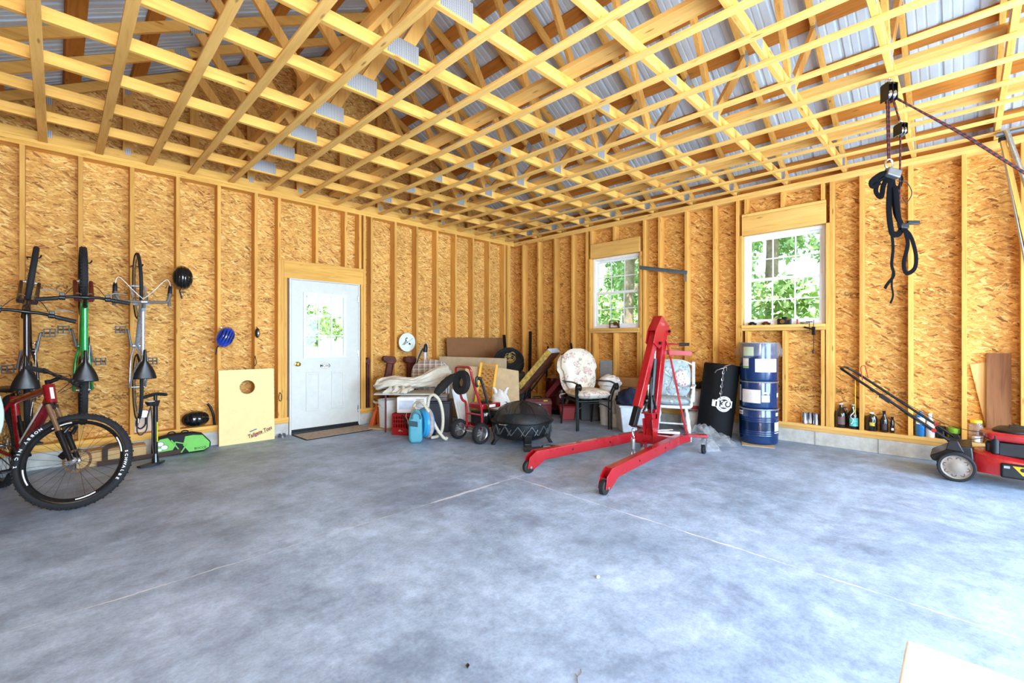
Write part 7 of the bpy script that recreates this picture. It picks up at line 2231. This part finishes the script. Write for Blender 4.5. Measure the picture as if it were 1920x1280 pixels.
# ---- things on the window sills
SZ = 1.4657
def toy(label, y, col, wagon=0.0):
    t = thing('toy_car', label, 'toy car', (6.50, y, SZ), 0, 'toys on the right window sill')
    m = MB(); m.prism([(-0.05, 0.012), (0.05, 0.012), (0.05, 0.026), (0.028, 0.03), (0.014, 0.045 + wagon), (-0.022, 0.045 + wagon), (-0.036, 0.03), (-0.05, 0.027)], -0.019, 0.019, basis((0, 0, 0), (0, -1, 0), (0, 0, 1))); m.build('body', pbr('toy_' + label.split()[1], col, 0.35), t, bevel=0.004)
    for yy in (-0.03, 0.03):
        for xx in (-0.019, 0.019):
            m = MB(); m.cyl((xx - 0.004, yy, 0.0115), (xx + 0.004, yy, 0.0115), 0.0115, n=14); m.build('wheel', BLACKR, t)
toy('tiny black toy car at the left end of the right window sill', 1.985, (26, 26, 30))
toy('tiny maroon toy car second from the left on the right window sill', 1.82, (96, 36, 26))
t = thing('camera', 'old black and silver camera on the right window sill', 'camera', (6.51, 1.615, SZ))
m = MB(); m.box((-0.028, -0.075, 0), (0.028, 0.075, 0.075)); m.box((-0.022, -0.035, 0.075), (0.022, 0.03, 0.098)); m.build('body', BLACKP, t, bevel=0.006)
m = MB(); m.cyl((-0.028, 0.01, 0.038), (-0.06, 0.01, 0.038), 0.026, n=20); m.build('lens', CHROME, t)
m = MB(); m.box((-0.030, -0.07, 0.056), (-0.027, -0.03, 0.072)); m.build('finder', CHROME, t, smooth=False)
for y, lb, col in ((1.47, 'small red and white figurine on the right window sill', (170, 70, 60)),):
    t = thing('figurine', lb, 'figurine', (6.50, y, SZ)); m = MB(); m.lathe([(0.001, 0), (0.014, 0), (0.014, 0.006), (0.007, 0.012), (0.011, 0.03), (0.006, 0.042), (0.011, 0.052), (0.008, 0.062), (0.001, 0.065)], 16); m.build('figure', pbr('fig', col, 0.5), t)
t = thing('glass_dish', 'low greenish glass dish at the right end of the right window sill', 'dish', (6.51, 1.39, SZ))
m = MB(); m.lathe([(0.001, 0.0), (0.02, 0.0), (0.05, 0.022), (0.052, 0.026), (0.046, 0.024), (0.02, 0.006), (0.001, 0.005)], 28); m.build('dish', pbr('green_grey_glass', (150, 160, 130), 0.15), t)
# small wooden revolver silhouette framed on the left sill
TOYW = pbr('toy_dark_wood', (84, 46, 24), 0.6)
t = thing('framed_toy', 'little dark wooden frame holding a toy revolver on the left window sill', 'ornament', (6.49, 4.08, SZ), math.radians(0))
Fy = basis((0, 0, 0), (0, -1, 0), (0, 0, 1))
m = MB(); m.ring_prism([(-0.10, 0), (0.085, 0), (0.085, 0.13), (-0.10, 0.13)], [(-0.088, 0.012), (0.073, 0.012), (0.073, 0.118), (-0.088, 0.118)], -0.012, 0.012, Fy); m.build('frame', TOYW, t, bevel=0.002)
m = MB(); m.prism([(-0.115, 0.085), (-0.03, 0.088), (-0.01, 0.105), (0.04, 0.105), (0.055, 0.085), (0.10, 0.015), (0.07, 0.005), (0.035, 0.055), (0.01, 0.045), (-0.02, 0.05), (-0.03, 0.075), (-0.115, 0.075)], -0.008, 0.008, Fy); m.build('toy_revolver', TOYW, t, bevel=0.003)

# ---- bottles and cans standing on the wall plate
PZ = ZB + 0.0003
AMB = pbr('dark_brown_glass', (28, 20, 18), 0.12, coat=0.6, var=0.02)
def can(label, y, x=6.52, r=0.033, h=0.135, mat=STEEL, grp=None):
    m = MB(); m.lathe([(0.001, 0), (r - 0.002, 0), (r, 0.004), (r - 0.001, 0.008), (r - 0.001, h - 0.008), (r, h - 0.004), (r - 0.002, h), (r - 0.004, h - 0.004), (0.001, h - 0.006)], 30)
    return tag(m.build('steel_can', mat), label, 'can', grp, loc=(x, y, PZ))
can('shiny steel can on the wall plate, left of three by the triple stud', 1.395)
can('shiny steel can on the wall plate, behind and between two others', 1.345, 6.57)
can('shiny steel can on the wall plate, right of three by the triple stud', 1.275)


def bottle(name, label, cat, y, prof, mat, parts=(), x=6.535):
    t = thing(name, label, cat, (x, y, PZ))
    m = MB(); m.lathe(prof, 36); m.build('glass' if 'bottle' in name or 'growler' in name else 'body', mat, t)
    for fn in parts:
        fn(t)
    return t


def wrap(r, z0, z1, mm, w=70, name='label'):
    def f(t):
        m = MB(); rows = []
        n_ = 12
        for z in (z0, z1):
            rows.append([m.vert((math.cos(math.radians(192 - w / 2 + w * k / n_)) * (r + 0.0012), math.sin(math.radians(192 - w / 2 + w * k / n_)) * (r + 0.0012), z)) for k in range(n_ + 1)])
        for k in range(n_):
            m.face((rows[0][k], rows[0][k + 1], rows[1][k + 1], rows[1][k]))
        m.build(name, mm, t, smooth=False, solid=0.0006)
    return f


def cap(r, z, h, mm):
    def f(t):
        m = MB(); m.lathe([(0.001, h), (r * 0.9, h), (r, h * 0.8), (r, 0), (0.001, 0)], 20, (0, 0, z)); m.build('cap', mm, t)
    return f


def ear(r, z):
    def f(t):
        m = MB(); m.tube([Vector((-0.01, -0.040 - 0.018 * math.cos(a), z + 0.030 * math.sin(a))) for a in [math.radians(-150 + 300 * k / 14) for k in range(15)]], 0.006, 8); m.build('ring_handle', AMB, t)
    return f
GP = [(0.001, 0.0), (0.053, 0.0), (0.057, 0.008), (0.057, 0.15), (0.052, 0.178), (0.033, 0.210), (0.021, 0.225), (0.019, 0.262), (0.021, 0.264), (0.021, 0.27), (0.001, 0.27)]
bottle('growler', 'dark glass growler with a brown label and white cap, left of the two tall ones', 'bottle', 1.030, GP, AMB, (wrap(0.057, 0.04, 0.13, pbr('brown_label', (104, 78, 70), 0.6, var=0.25, scale=40)), cap(0.02, 0.262, 0.018, WINK), ear(0.052, 0.21)))
bottle('growler', 'dark glass growler with a turquoise label next to the brown-labelled one', 'bottle', 0.910, GP, AMB, (wrap(0.057, 0.035, 0.13, pbr('turquoise_label', (88, 186, 176), 0.5, var=0.25, scale=40), 88), cap(0.02, 0.262, 0.018, WINK), ear(0.052, 0.21)))
m = MB(); m.tube(smoothpath([(0, 0, 0.26), (0.01, -0.01, 0.20), (0.0, 0.02, 0.15), (0.012, 0.0, 0.10), (0.0, 0.015, 0.06)], 5), 0.006, 8, flat=(1, 0.4))
tag(m.build('ribbon', pbr('silver_ribbon', (206, 208, 204), 0.3, 0.4)), 'silver ribbon hanging over the turquoise-labelled growler', 'ribbon', loc=(6.466, 0.910, PZ))
bottle('growler', 'short dark glass jug with a yellow printed mark', 'bottle', 0.745, [(0.001, 0.0), (0.050, 0.0), (0.054, 0.008), (0.054, 0.14), (0.045, 0.168), (0.02, 0.183), (0.02, 0.20), (0.001, 0.20)], AMB, (wrap(0.054, 0.06, 0.10, pbr('yellow_logo', (196, 172, 60), 0.5, var=0.4, scale=60), 50), cap(0.021, 0.193, 0.015, WINK)))
bottle('beer_bottle', 'dark brown swing-top bottle between the short jug and the smallest bottle', 'bottle', 0.635, [(0.001, 0.0), (0.034, 0.0), (0.037, 0.006), (0.037, 0.12), (0.030, 0.15), (0.016, 0.18), (0.014, 0.225), (0.016, 0.228), (0.016, 0.238), (0.001, 0.238)], AMB, (wrap(0.037, 0.03, 0.09, pbr('dark_label', (58, 44, 46), 0.6), 60),))
bottle('beer_bottle', 'smallest slim dark bottle on the wall plate', 'bottle', 0.565, [(0.001, 0.0), (0.018, 0.0), (0.020, 0.005), (0.020, 0.11), (0.013, 0.135), (0.012, 0.165), (0.014, 0.168), (0.014, 0.178), (0.001, 0.178)], AMB, (wrap(0.020, 0.03, 0.055, WINK, 60),))
bottle('gas_cylinder', 'blue fuel cylinder standing on the wall plate behind the mower handle', 'cylinder', 0.335, [(0.001, 0), (0.037, 0.0), (0.041, 0.006), (0.041, 0.20), (0.036, 0.23), (0.02, 0.245), (0.012, 0.25), (0.012, 0.27), (0.001, 0.27)], pbr('cylinder_blue', (36, 108, 168), 0.3, coat=0.3), (wrap(0.041, 0.13, 0.20, WINK, 120),))
t = bottle('spray_bottle', 'white trigger spray bottle beside the blue fuel cylinder', 'spray bottle', 0.255, [(0.001, 0), (0.034, 0), (0.037, 0.006), (0.036, 0.13), (0.026, 0.17), (0.014, 0.19), (0.014, 0.215), (0.001, 0.215)], PAIL)
m = MB(); m.box((-0.055, -0.014, 0.214), (0.03, 0.014, 0.25)); m.bar((-0.03, 0, 0.215), (-0.05, 0, 0.18), 0.012, 0.01, (0, 1, 0)); m.build('trigger_head', VINYL, t, bevel=0.005)
can('black printed paint tin standing between the spray bottle and the green tub', 0.172, 6.545, 0.04, 0.125, BLACKM)
t = bottle('green_tub', 'bright green plastic tub on the wall plate', 'tub', 0.072, [(0.001, 0), (0.046, 0), (0.05, 0.006), (0.05, 0.09), (0.052, 0.092), (0.052, 0.118), (0.048, 0.122), (0.001, 0.122)], pbr('lime_plastic', (128, 186, 50), 0.4), (wrap(0.05, 0.052, 0.072, BLACKP, 95),))
t = bottle('snack_jar', 'clear plastic snack jar with a yellow lid', 'jar', -0.085, [(0.046, 0.004), (0.05, 0.01), (0.05, 0.17), (0.04, 0.19), (0.04, 0.20)], CLEARP)
m = MB(); m.lathe([(0.001, 0.0), (0.048, 0.0), (0.048, 0.004), (0.001, 0.004)], 30); m.build('jar_base', CLEARP, t)
m = MB(); m.lathe([(0.001, 0.028), (0.040, 0.028), (0.044, 0.022), (0.044, 0.0), (0.001, 0.0)], 30, (0, 0, 0.195)); m.build('lid', pbr('yellow_lid', (236, 200, 40), 0.4), t)
m = MB(); m.lathe([(0.001, 0.0), (0.03, 0.0), (0.03, 0.05), (0.001, 0.055)], 20, (0, 0, 0.006)); m.build('contents', pbr('salt_white', (226, 222, 216), 0.6, var=0.2), t)

# two boards leaning between the studs, a wedge of plywood and a dark plank
m = MB(); m.prism([(0.0, 0.78), (0.15, 0.81), (0.16, 0.0), (0.12, 0.12)], 0, 0.012, Fy)
tag(m.build('plywood_offcut', wood('plywood', 2, (222, 180, 120), (198, 152, 92)), bevel=0.001), 'pale tapered plywood offcut leaning on the strand board above the mower', 'board', loc=(6.562, -0.04, PZ), rot=(0, math.radians(3), 0))
m = MB(); m.box((0, -0.085, 0), (0.022, 0.085, 0.90))
tag(m.build('dark_plank', wood('brown_plank', 2, (146, 98, 62), (108, 66, 40)), bevel=0.002), 'dark brown plank leaning upright behind the red lawn mower', 'board', loc=(6.505, -0.24, PZ), rot=(0, math.radians(4), 0))

# ---- lawn mower
MR = pbr('mower_red', (160, 30, 34), 0.3, coat=0.4, var=0.06)
TAUPE = pbr('taupe_wheel', (142, 130, 118), 0.6, var=0.05)
t = thing('lawn_mower', 'red push lawn mower with its black handle stretched towards the corner', 'lawn mower', (5.96, -0.35, 0), 0)
# local: y+ = rear (handle side), x- = side facing the room
def deck(u, v):
    a = 2 * PI * u
    cx_, sy_ = sq(math.cos(a), 0.6), sq(math.sin(a), 0.75)
    prof = [(0.92, 0.095), (1.0, 0.10), (0.99, 0.17), (0.93, 0.225), (0.78, 0.245), (0.5, 0.25), (0.0, 0.252)]
    f = v * (len(prof) - 1); i = min(int(f), len(prof) - 2); w_ = f - i
    r_ = prof[i][0] * (1 - w_) + prof[i + 1][0] * w_; z = prof[i][1] * (1 - w_) + prof[i + 1][1] * w_
    return (0.235 * cx_ * r_, -0.02 + 0.36 * sy_ * r_, z + (0.04 * max(0, sy_) * (1 if v > 0.3 else 0)))
m = MB(); m.sheet(deck, 56, 18); m.build('deck', MR, t)
m = MB(); m.box((-0.245, -0.42, 0.09), (-0.20, 0.13, 0.215)); m.build('side_cover', BLACKP, t, bevel=0.015)
m = MB(); m.prism([(0.0, -0.075), (-0.06, 0.0), (0.06, 0.0)], 0, 0.0015, basis((-0.2465, 0.0, 0.20), (0, -1, 0), (0, 0, 1))); m.build('warning_sticker', pbr('warning_yellow', (230, 168, 30), 0.5), t, smooth=False)
m = MB(); m.cyl((-0.2478, 0.0, 0.175), (-0.2495, 0.0, 0.175), 0.017, n=18); m.build('sticker_mark', INK, t, smooth=False)
m = MB(); m.box((-0.2475, 0.075, 0.175), (-0.2455, 0.11, 0.195)); m.build('grey_sticker', GALV, t, smooth=False)
for (x, y, r) in ((-0.255, 0.40, 0.130), (0.255, 0.40, 0.130), (-0.255, -0.42, 0.10), (0.255, -0.42, 0.10)):
    m = MB(); s = -1 if x < 0 else 1
    m.lathe([(r * 0.80, -0.028), (r * 0.94, -0.03), (r, -0.018), (r, 0.018), (r * 0.94, 0.03), (r * 0.80, 0.028), (r * 0.80, -0.028)], 44, (x, y, r), (1, 0, 0))
    for k in range(44):
        a = 2 * PI * k / 44
        m.obox((x + (0.010 if k % 2 else -0.010), y + math.cos(a) * r * 0.998, r + math.sin(a) * r * 0.998), (0.02, 0.004, 0.006), (a, 0, 0))
    w_ = m.build('wheel', TYRE, t)
    m = MB(); m.lathe([(0.001, 0.022), (r * 0.30, 0.022), (r * 0.36, 0.016), (r * 0.70, 0.016), (r * 0.78, 0.026), (r * 0.82, 0.026), (r * 0.82, -0.026), (0.001, -0.02)], 44, (x, y, r), (s, 0, 0)); m.build('wheel_disc', TAUPE, w_)
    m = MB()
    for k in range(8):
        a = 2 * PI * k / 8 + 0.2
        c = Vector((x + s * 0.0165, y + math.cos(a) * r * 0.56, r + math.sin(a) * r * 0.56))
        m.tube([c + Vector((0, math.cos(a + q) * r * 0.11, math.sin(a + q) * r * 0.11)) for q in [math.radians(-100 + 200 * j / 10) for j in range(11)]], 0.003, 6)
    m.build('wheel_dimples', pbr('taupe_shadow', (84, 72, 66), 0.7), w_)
EN = Matrix.Translation((0, 0.12, 0))
m = MB(); m.X = EN; m.lathe([(0.10, 0.25), (0.14, 0.27), (0.155, 0.30), (0.155, 0.36)], 32, (0, -0.10, 0)); m.box((-0.17, -0.22, 0.26), (0.10, 0.02, 0.38)); m.build('engine_block', BLACKP, t, bevel=0.01)
m = MB(); m.X = EN; m.prism([(-0.19, -0.26), (0.14, -0.26), (0.17, -0.1), (0.12, 0.10), (-0.02, 0.135), (-0.17, 0.08), (-0.20, -0.1)], 0.385, 0.46); m.build('engine_shroud', MR, t, bevel=0.025, seg=4)
m = MB(); m.X = EN; m.lathe([(0.14, 0.455), (0.145, 0.475), (0.11, 0.50), (0.001, 0.51)], 36, (-0.02, -0.09, 0)); m.box((-0.06, -0.17, 0.50), (0.0, -0.05, 0.52)); m.build('starter_cover', BLACKP, t, bevel=0.004)
m = MB(); m.X = EN; m.box((-0.205, -0.34, 0.285), (-0.165, -0.19, 0.385)); m.build('muffler', pbr('dull_muffler', (180, 178, 174), 0.4, 0.7), t, bevel=0.012)
m = MB(); m.X = EN
for k in range(4):
    m.box((-0.208, -0.335, 0.298 + 0.022 * k), (-0.204, -0.195, 0.304 + 0.022 * k))
m.build('muffler_slots', INK, t, smooth=False)
m = MB(); m.X = EN; m.obox((-0.06, 0.06, 0.32), (0.10, 0.07, 0.09)); m.cyl((-0.15, 0.035, 0.27), (-0.15, 0.035, 0.44), 0.028, n=14); m.build('carburettor', BLACKP, t, bevel=0.01)
m = MB(); m.prism([(0.28, 0.10), (0.56, 0.15), (0.58, 0.19), (0.40, 0.31), (0.30, 0.31)], -0.20, 0.20, basis((0, 0, 0), (0, 1, 0), (0, 0, 1))); m.build('rear_flap', BLACKP, t, bevel=0.01)
for s in (-1, 1):
    m = MB(); m.prism([(0.35, 0.26), (0.47, 0.27), (0.45, 0.355), (0.39, 0.355)], s * 0.215 - 0.015, s * 0.215 + 0.015, basis((0, 0, 0), (0, 1, 0), (0, 0, 1))); m.build('handle_bracket', BLACKP, t, bevel=0.006)
m = MB()
a_, b_ = (0.42, 0.33), (1.24, 0.955)
m.tube(smoothpath([(-0.20, 0.42, 0.33), (-0.205, 0.8, 0.62), (-0.20, 1.12, 0.865), (-0.185, 1.22, 0.94), (-0.13, 1.27, 0.972), (0.0, 1.275, 0.975), (0.13, 1.27, 0.972), (0.185, 1.22, 0.94), (0.20, 1.12, 0.865), (0.205, 0.8, 0.62), (0.20, 0.42, 0.33)], 6), 0.0125, 12)
hnd = m.build('handle', BLACKM, t)
m = MB(); m.tube(smoothpath([(-0.19, 1.08, 0.86), (-0.15, 1.10, 0.98), (0.0, 1.10, 1.0), (0.15, 1.10, 0.98), (0.19, 1.08, 0.86)], 6), 0.0045, 8); m.build('bail_bar', pbr('red_bail', (150, 44, 36), 0.4), hnd)
m = MB(); m.obox((-0.21, 0.90, 0.695), (0.03, 0.10, 0.04), (math.radians(37), 0, 0)); m.obox((-0.20, 1.0, 0.77), (0.02, 0.04, 0.03), (math.radians(37), 0, 0)); m.build('control_box', BLACKP, hnd, bevel=0.005)
m = MB()
for s in (-1, 1):
    m.cyl((s * 0.19, 0.55, 0.43), (s * 0.235, 0.55, 0.43), 0.018, n=14)
m.build('fold_knob', MR, hnd)
m = MB()
m.tube(smoothpath([(-0.20, 0.90, 0.70), (-0.19, 0.70, 0.52), (-0.16, 0.45, 0.36), (-0.10, 0.2, 0.40)], 6), 0.0035, 6); m.tube(smoothpath([(0.20, 0.98, 0.76), (0.16, 0.5, 0.46), (0.05, 0.2, 0.42), (0.0, 0.04, 0.46)], 6), 0.003, 6)
m.build('control_cable', BLACKR, hnd)
m = MB(); m.tube([(-0.19, 1.14, 0.885), (-0.19, 1.14, 0.50)], 0.003, 6); m.build('yellow_cord', pbr('yellow_cord', (222, 186, 40), 0.6), hnd)

# ---- pulley tackle and strap bundle under the trusses
HKX, HKY = 4.366, 0.396
ROPEM = NT('red_black_rope'); _v = ROPEM.coords((1, 1, 1), rnd=False); _w = ROPEM.n('ShaderNodeTexWave', _Scale=18.0, bands_direction='DIAGONAL'); ROPEM.link(_v, _w.inputs['Vector'])
ROPEM.link(ROPEM.ramp(_w.outputs['Fac'], [(0.55, lin((26, 20, 22))), (0.7, lin((104, 26, 24)))]), ROPEM.b.inputs['Base Color']); ROPEM.b.inputs['Roughness'].default_value = 0.85; ROPEM = ROPEM.mat
def pulley(label, z0, z1, x, y, w=0.034):
    t = thing('pulley_block', label, 'pulley', (x, y, z0), math.radians(-45), 'pulley blocks')
    h = z1 - z0
    m = MB()
    for s in (-1, 0, 1):
        m.obox((s * w, 0, h * 0.36), (0.006, 0.075, h * 0.72))
    m.obox((0, 0, h * 0.72), (2 * w + 0.006, 0.06, 0.012)); m.build('cheek_plates', BLACKM, t, bevel=0.003)
    m = MB()
    for s in (-0.5, 0.5):
        m.lathe([(0.012, -0.012), (0.036, -0.012), (0.028, 0), (0.036, 0.012), (0.012, 0.012)], 22, (s * w, 0, h * 0.28), (1, 0, 0))
    m.build('sheaves', STEEL, t)
    m = MB(); m.tube(arc((0, 0, h * 0.84), h * 0.13, -60, 240, 14, (1, 0, 0), (0, 0, 1)), 0.007, 8); m.build('swivel_eye', CHROME, t)
    return t
pulley('black upper pulley block hung under the ceiling battens', 3.04, 3.215, HKX, HKY)
pulley('smaller black pulley block hanging lower on a rope', 2.79, 2.90, HKX + 0.065, HKY - 0.06, 0.022)
t = thing('hoist_rope', 'red and black rope running from the upper pulley down to the right', 'rope', (0, 0, 0))
m = MB()
e0 = Vector((HKX, HKY, 3.06)); 
for k, (dx, dz) in enumerate(((0.0, 0.0), (0.02, 0.02))):
    m.tube([e0 + Vector((0.01 + dx, -0.01, 0.03)), Vector((4.62, 0.0, 2.74 + dz * 0.8)), Vector((4.82, -0.30, 2.443 + dz * 0.5)), Vector((5.05, -0.62, 2.16))], 0.0065, 8)
m.build('hauling_line', ROPEM, t)
m = MB(); m.tube([e0, Vector((HKX + 0.003, HKY - 0.003, 2.60))], 0.006, 8); m.tube([e0 + Vector((-0.014, 0.012, 0)), Vector((HKX - 0.004, HKY + 0.004, 2.60))], 0.006, 8); m.build('fall_line', ROPEM, t)
m = MB(); m.tube([e0 + Vector((0.02, -0.02, 0)), Vector((HKX + 0.06, HKY - 0.055, 2.90))], 0.006, 8); m.tube([Vector((HKX + 0.065, HKY - 0.06, 2.80)), Vector((HKX + 0.06, HKY - 0.055, 2.24))], 0.006, 8); m.build('fall_line', ROPEM, t)
t = thing('strap_bundle', 'bundle of black webbing straps hanging from the pulley rope', 'strap', (HKX, HKY, 0), math.radians(-45.07))
m = MB(); m.tube(arc((0, 0, 2.575), 0.028, 0, 360, 18, (1, 0, 0), (0, 0, 1.3)), 0.007, 8); m.build('carabiner', STEEL, t)
m = MB(); m.obox((0.01, -0.02, 2.50), (0.10, 0.05, 0.06), (0, 0.3, 0)); m.build('buckle', pbr('grey_buckle', (112, 114, 116), 0.4, 0.5), t, bevel=0.008)
WEB = pbr('black_webbing', (14, 14, 16), 0.9, var=0.1, spec=0.05)
def webb(pts, r=0.026, fl=(0.16, 1), n=6):
    m = MB(); m.tube(smoothpath(pts, n), r * 0.66, 8, flat=fl); m.build('webbing', WEB, t)
webb([(0.03, 0, 2.50), (-0.05, -0.02, 2.50), (-0.12, -0.02, 2.455), (-0.135, -0.01, 2.42), (-0.09, 0.0, 2.44), (0.0, 0, 2.49)])
webb([(0.0, 0.0, 2.50), (-0.06, 0.01, 2.47), (-0.09, 0.01, 2.38), (-0.06, 0.0, 2.33), (-0.04, 0.0, 2.42), (0.0, 0, 2.49)])
webb([(-0.02, -0.02, 2.51), (-0.09, -0.03, 2.49), (-0.15, -0.02, 2.44), (-0.14, -0.02, 2.40), (-0.08, -0.02, 2.43)], 0.022)
webb([(0.06, 0, 2.50), (0.095, 0.0, 2.47), (0.07, 0.0, 2.40), (0.03, 0, 2.42)], 0.02)
webb([(0.02, 0, 2.48), (0.005, 0.0, 2.38), (0.0, 0.0, 2.22), (0.02, 0, 2.07), (0.05, 0, 2.05)], 0.034)
webb([(0.03, 0.01, 2.48), (0.045, 0.01, 2.36), (0.06, 0.01, 2.22), (0.10, 0.01, 2.12), (0.08, 0.01, 2.06), (0.03, 0.01, 2.06)], 0.034)
webb([(0.04, -0.01, 2.40), (0.05, -0.015, 2.25), (0.075, -0.01, 2.10)], 0.03)
webb([(0.10, 0.0, 2.10), (0.16, 0.0, 2.04), (0.20, 0.0, 1.90), (0.19, 0.0, 1.80), (0.13, 0.0, 1.765), (0.11, 0, 1.84), (0.14, 0, 1.98), (0.12, 0.0, 2.08)], 0.024)
webb([(0.02, 0, 2.07), (0.03, 0, 1.95), (0.02, 0, 1.83), (0.035, 0, 1.75), (-0.015, 0, 1.68), (-0.03, 0, 1.65)], 0.018)
webb([(0.03, 0, 1.78), (0.02, 0, 1.68), (0.03, 0, 1.60), (0.01, 0, 1.54)], 0.012)
m = MB(); m.obox((0.11, 0.0, 2.115), (0.06, 0.03, 0.04)); m.obox((0.18, 0, 2.14), (0.09, 0.02, 0.03)); m.build('ratchet', BLACKM, t, bevel=0.005)
m = MB(); m.tube(smoothpath([(0.06, 0, 2.45), (0.13, 0, 2.44), (0.17, 0, 2.36), (0.13, 0, 2.29), (0.10, 0, 2.33)], 5), 0.003, 6); m.build('thin_cord', BLACKR, t)

# ---- galvanised pipe rack with a wooden pole, leaning from the ceiling at the far right
t = thing('pipe_rack', 'galvanised pipe frame with a wooden pole leaning from the ceiling at far right', 'frame', (0, 0, 0))
for p, q, r_ in (((6.22, -0.235, 3.20), (6.24, -0.42, 1.80), 0.012), ((6.18, -0.275, 3.20), (6.20, -0.60, 1.80), 0.020)):
    m = MB(); m.cyl(p, q, r_, n=14); m.build('pipe', GALV, t)
m = MB(); m.bar((6.215, -0.255, 3.14), (6.235, -0.455, 1.80), 0.034, 0.034, (1, 0, 0)); m.build('wooden_pole', WZ, t, smooth=False, bevel=0.002)
m = MB(); m.cyl((6.205, -0.21, 3.185), (6.20, -1.3, 3.19), 0.022, n=14); m.build('top_pipe', pbr('grey_pipe', (120, 126, 132), 0.4, 0.6), t)
m = MB(); m.box((6.19, -0.275, 3.12), (6.245, -0.225, 3.155)); m.build('clamp', BLACKM, t, bevel=0.003)

# ---- white folding table close to the camera, only its far corner in view
t = thing('folding_table', 'blank white table top whose corner shows at the bottom right edge', 'table', (0.420, -0.305, 0.0), 0)
m = MB(); m.box((-0.61, -0.375, 0.715), (0.61, 0.375, 0.752)); m.build('tabletop', pbr('white_tabletop', (250, 250, 250), 0.5, var=0.0), t, bevel=0.004, seg=2)
for sx in (-0.5, 0.5):
    for sy in (-0.28, 0.28):
        m = MB(); m.cyl((sx, sy, 0.716), (sx * 1.06, sy, 0.0), 0.014, n=10); m.build('leg', ALU, t)

# ---- bits on the floor
m = MB(); m.tube(smoothpath([(-0.03, 0.0, 0.003), (0.0, 0.008, 0.003), (0.025, 0.0, 0.003), (0.045, 0.005, 0.003)], 4), 0.0014, 6); m.tube([(0.0, 0.008, 0.003), (0.015, 0.02, 0.003)], 0.001, 5)
tag(m.build('dry_twig', pbr('twig', (110, 92, 74), 0.9)), 'small dry twig lying on the floor near the bottom of the view', 'twig', loc=(1.38, 1.02, 0), rot=0.4)
m = MB(); m.blob((0, 0, 0.008), (0.012, 0.010, 0.008), 10, 6)
tag(m.build('pebble', pbr('pale_stone', (214, 208, 196), 0.8)), 'small pale pebble on the open floor', 'pebble', loc=(2.03, 1.38, 0))
m = MB(); m.sheet(lambda u, v: ((u - 0.5) * 0.022, (v - 0.5) * 0.014 * math.sin(PI * min(0.98, max(0.02, u))), 0.004 + 0.006 * (2 * v - 1) ** 2), 8, 4, 0.001)
tag(m.build('dead_leaf', pbr('dead_leaf', (52, 40, 34), 0.9)), 'tiny dark dead leaf on the floor at the bottom of the view', 'leaf', loc=(1.12, 1.36, 0), rot=0.9)
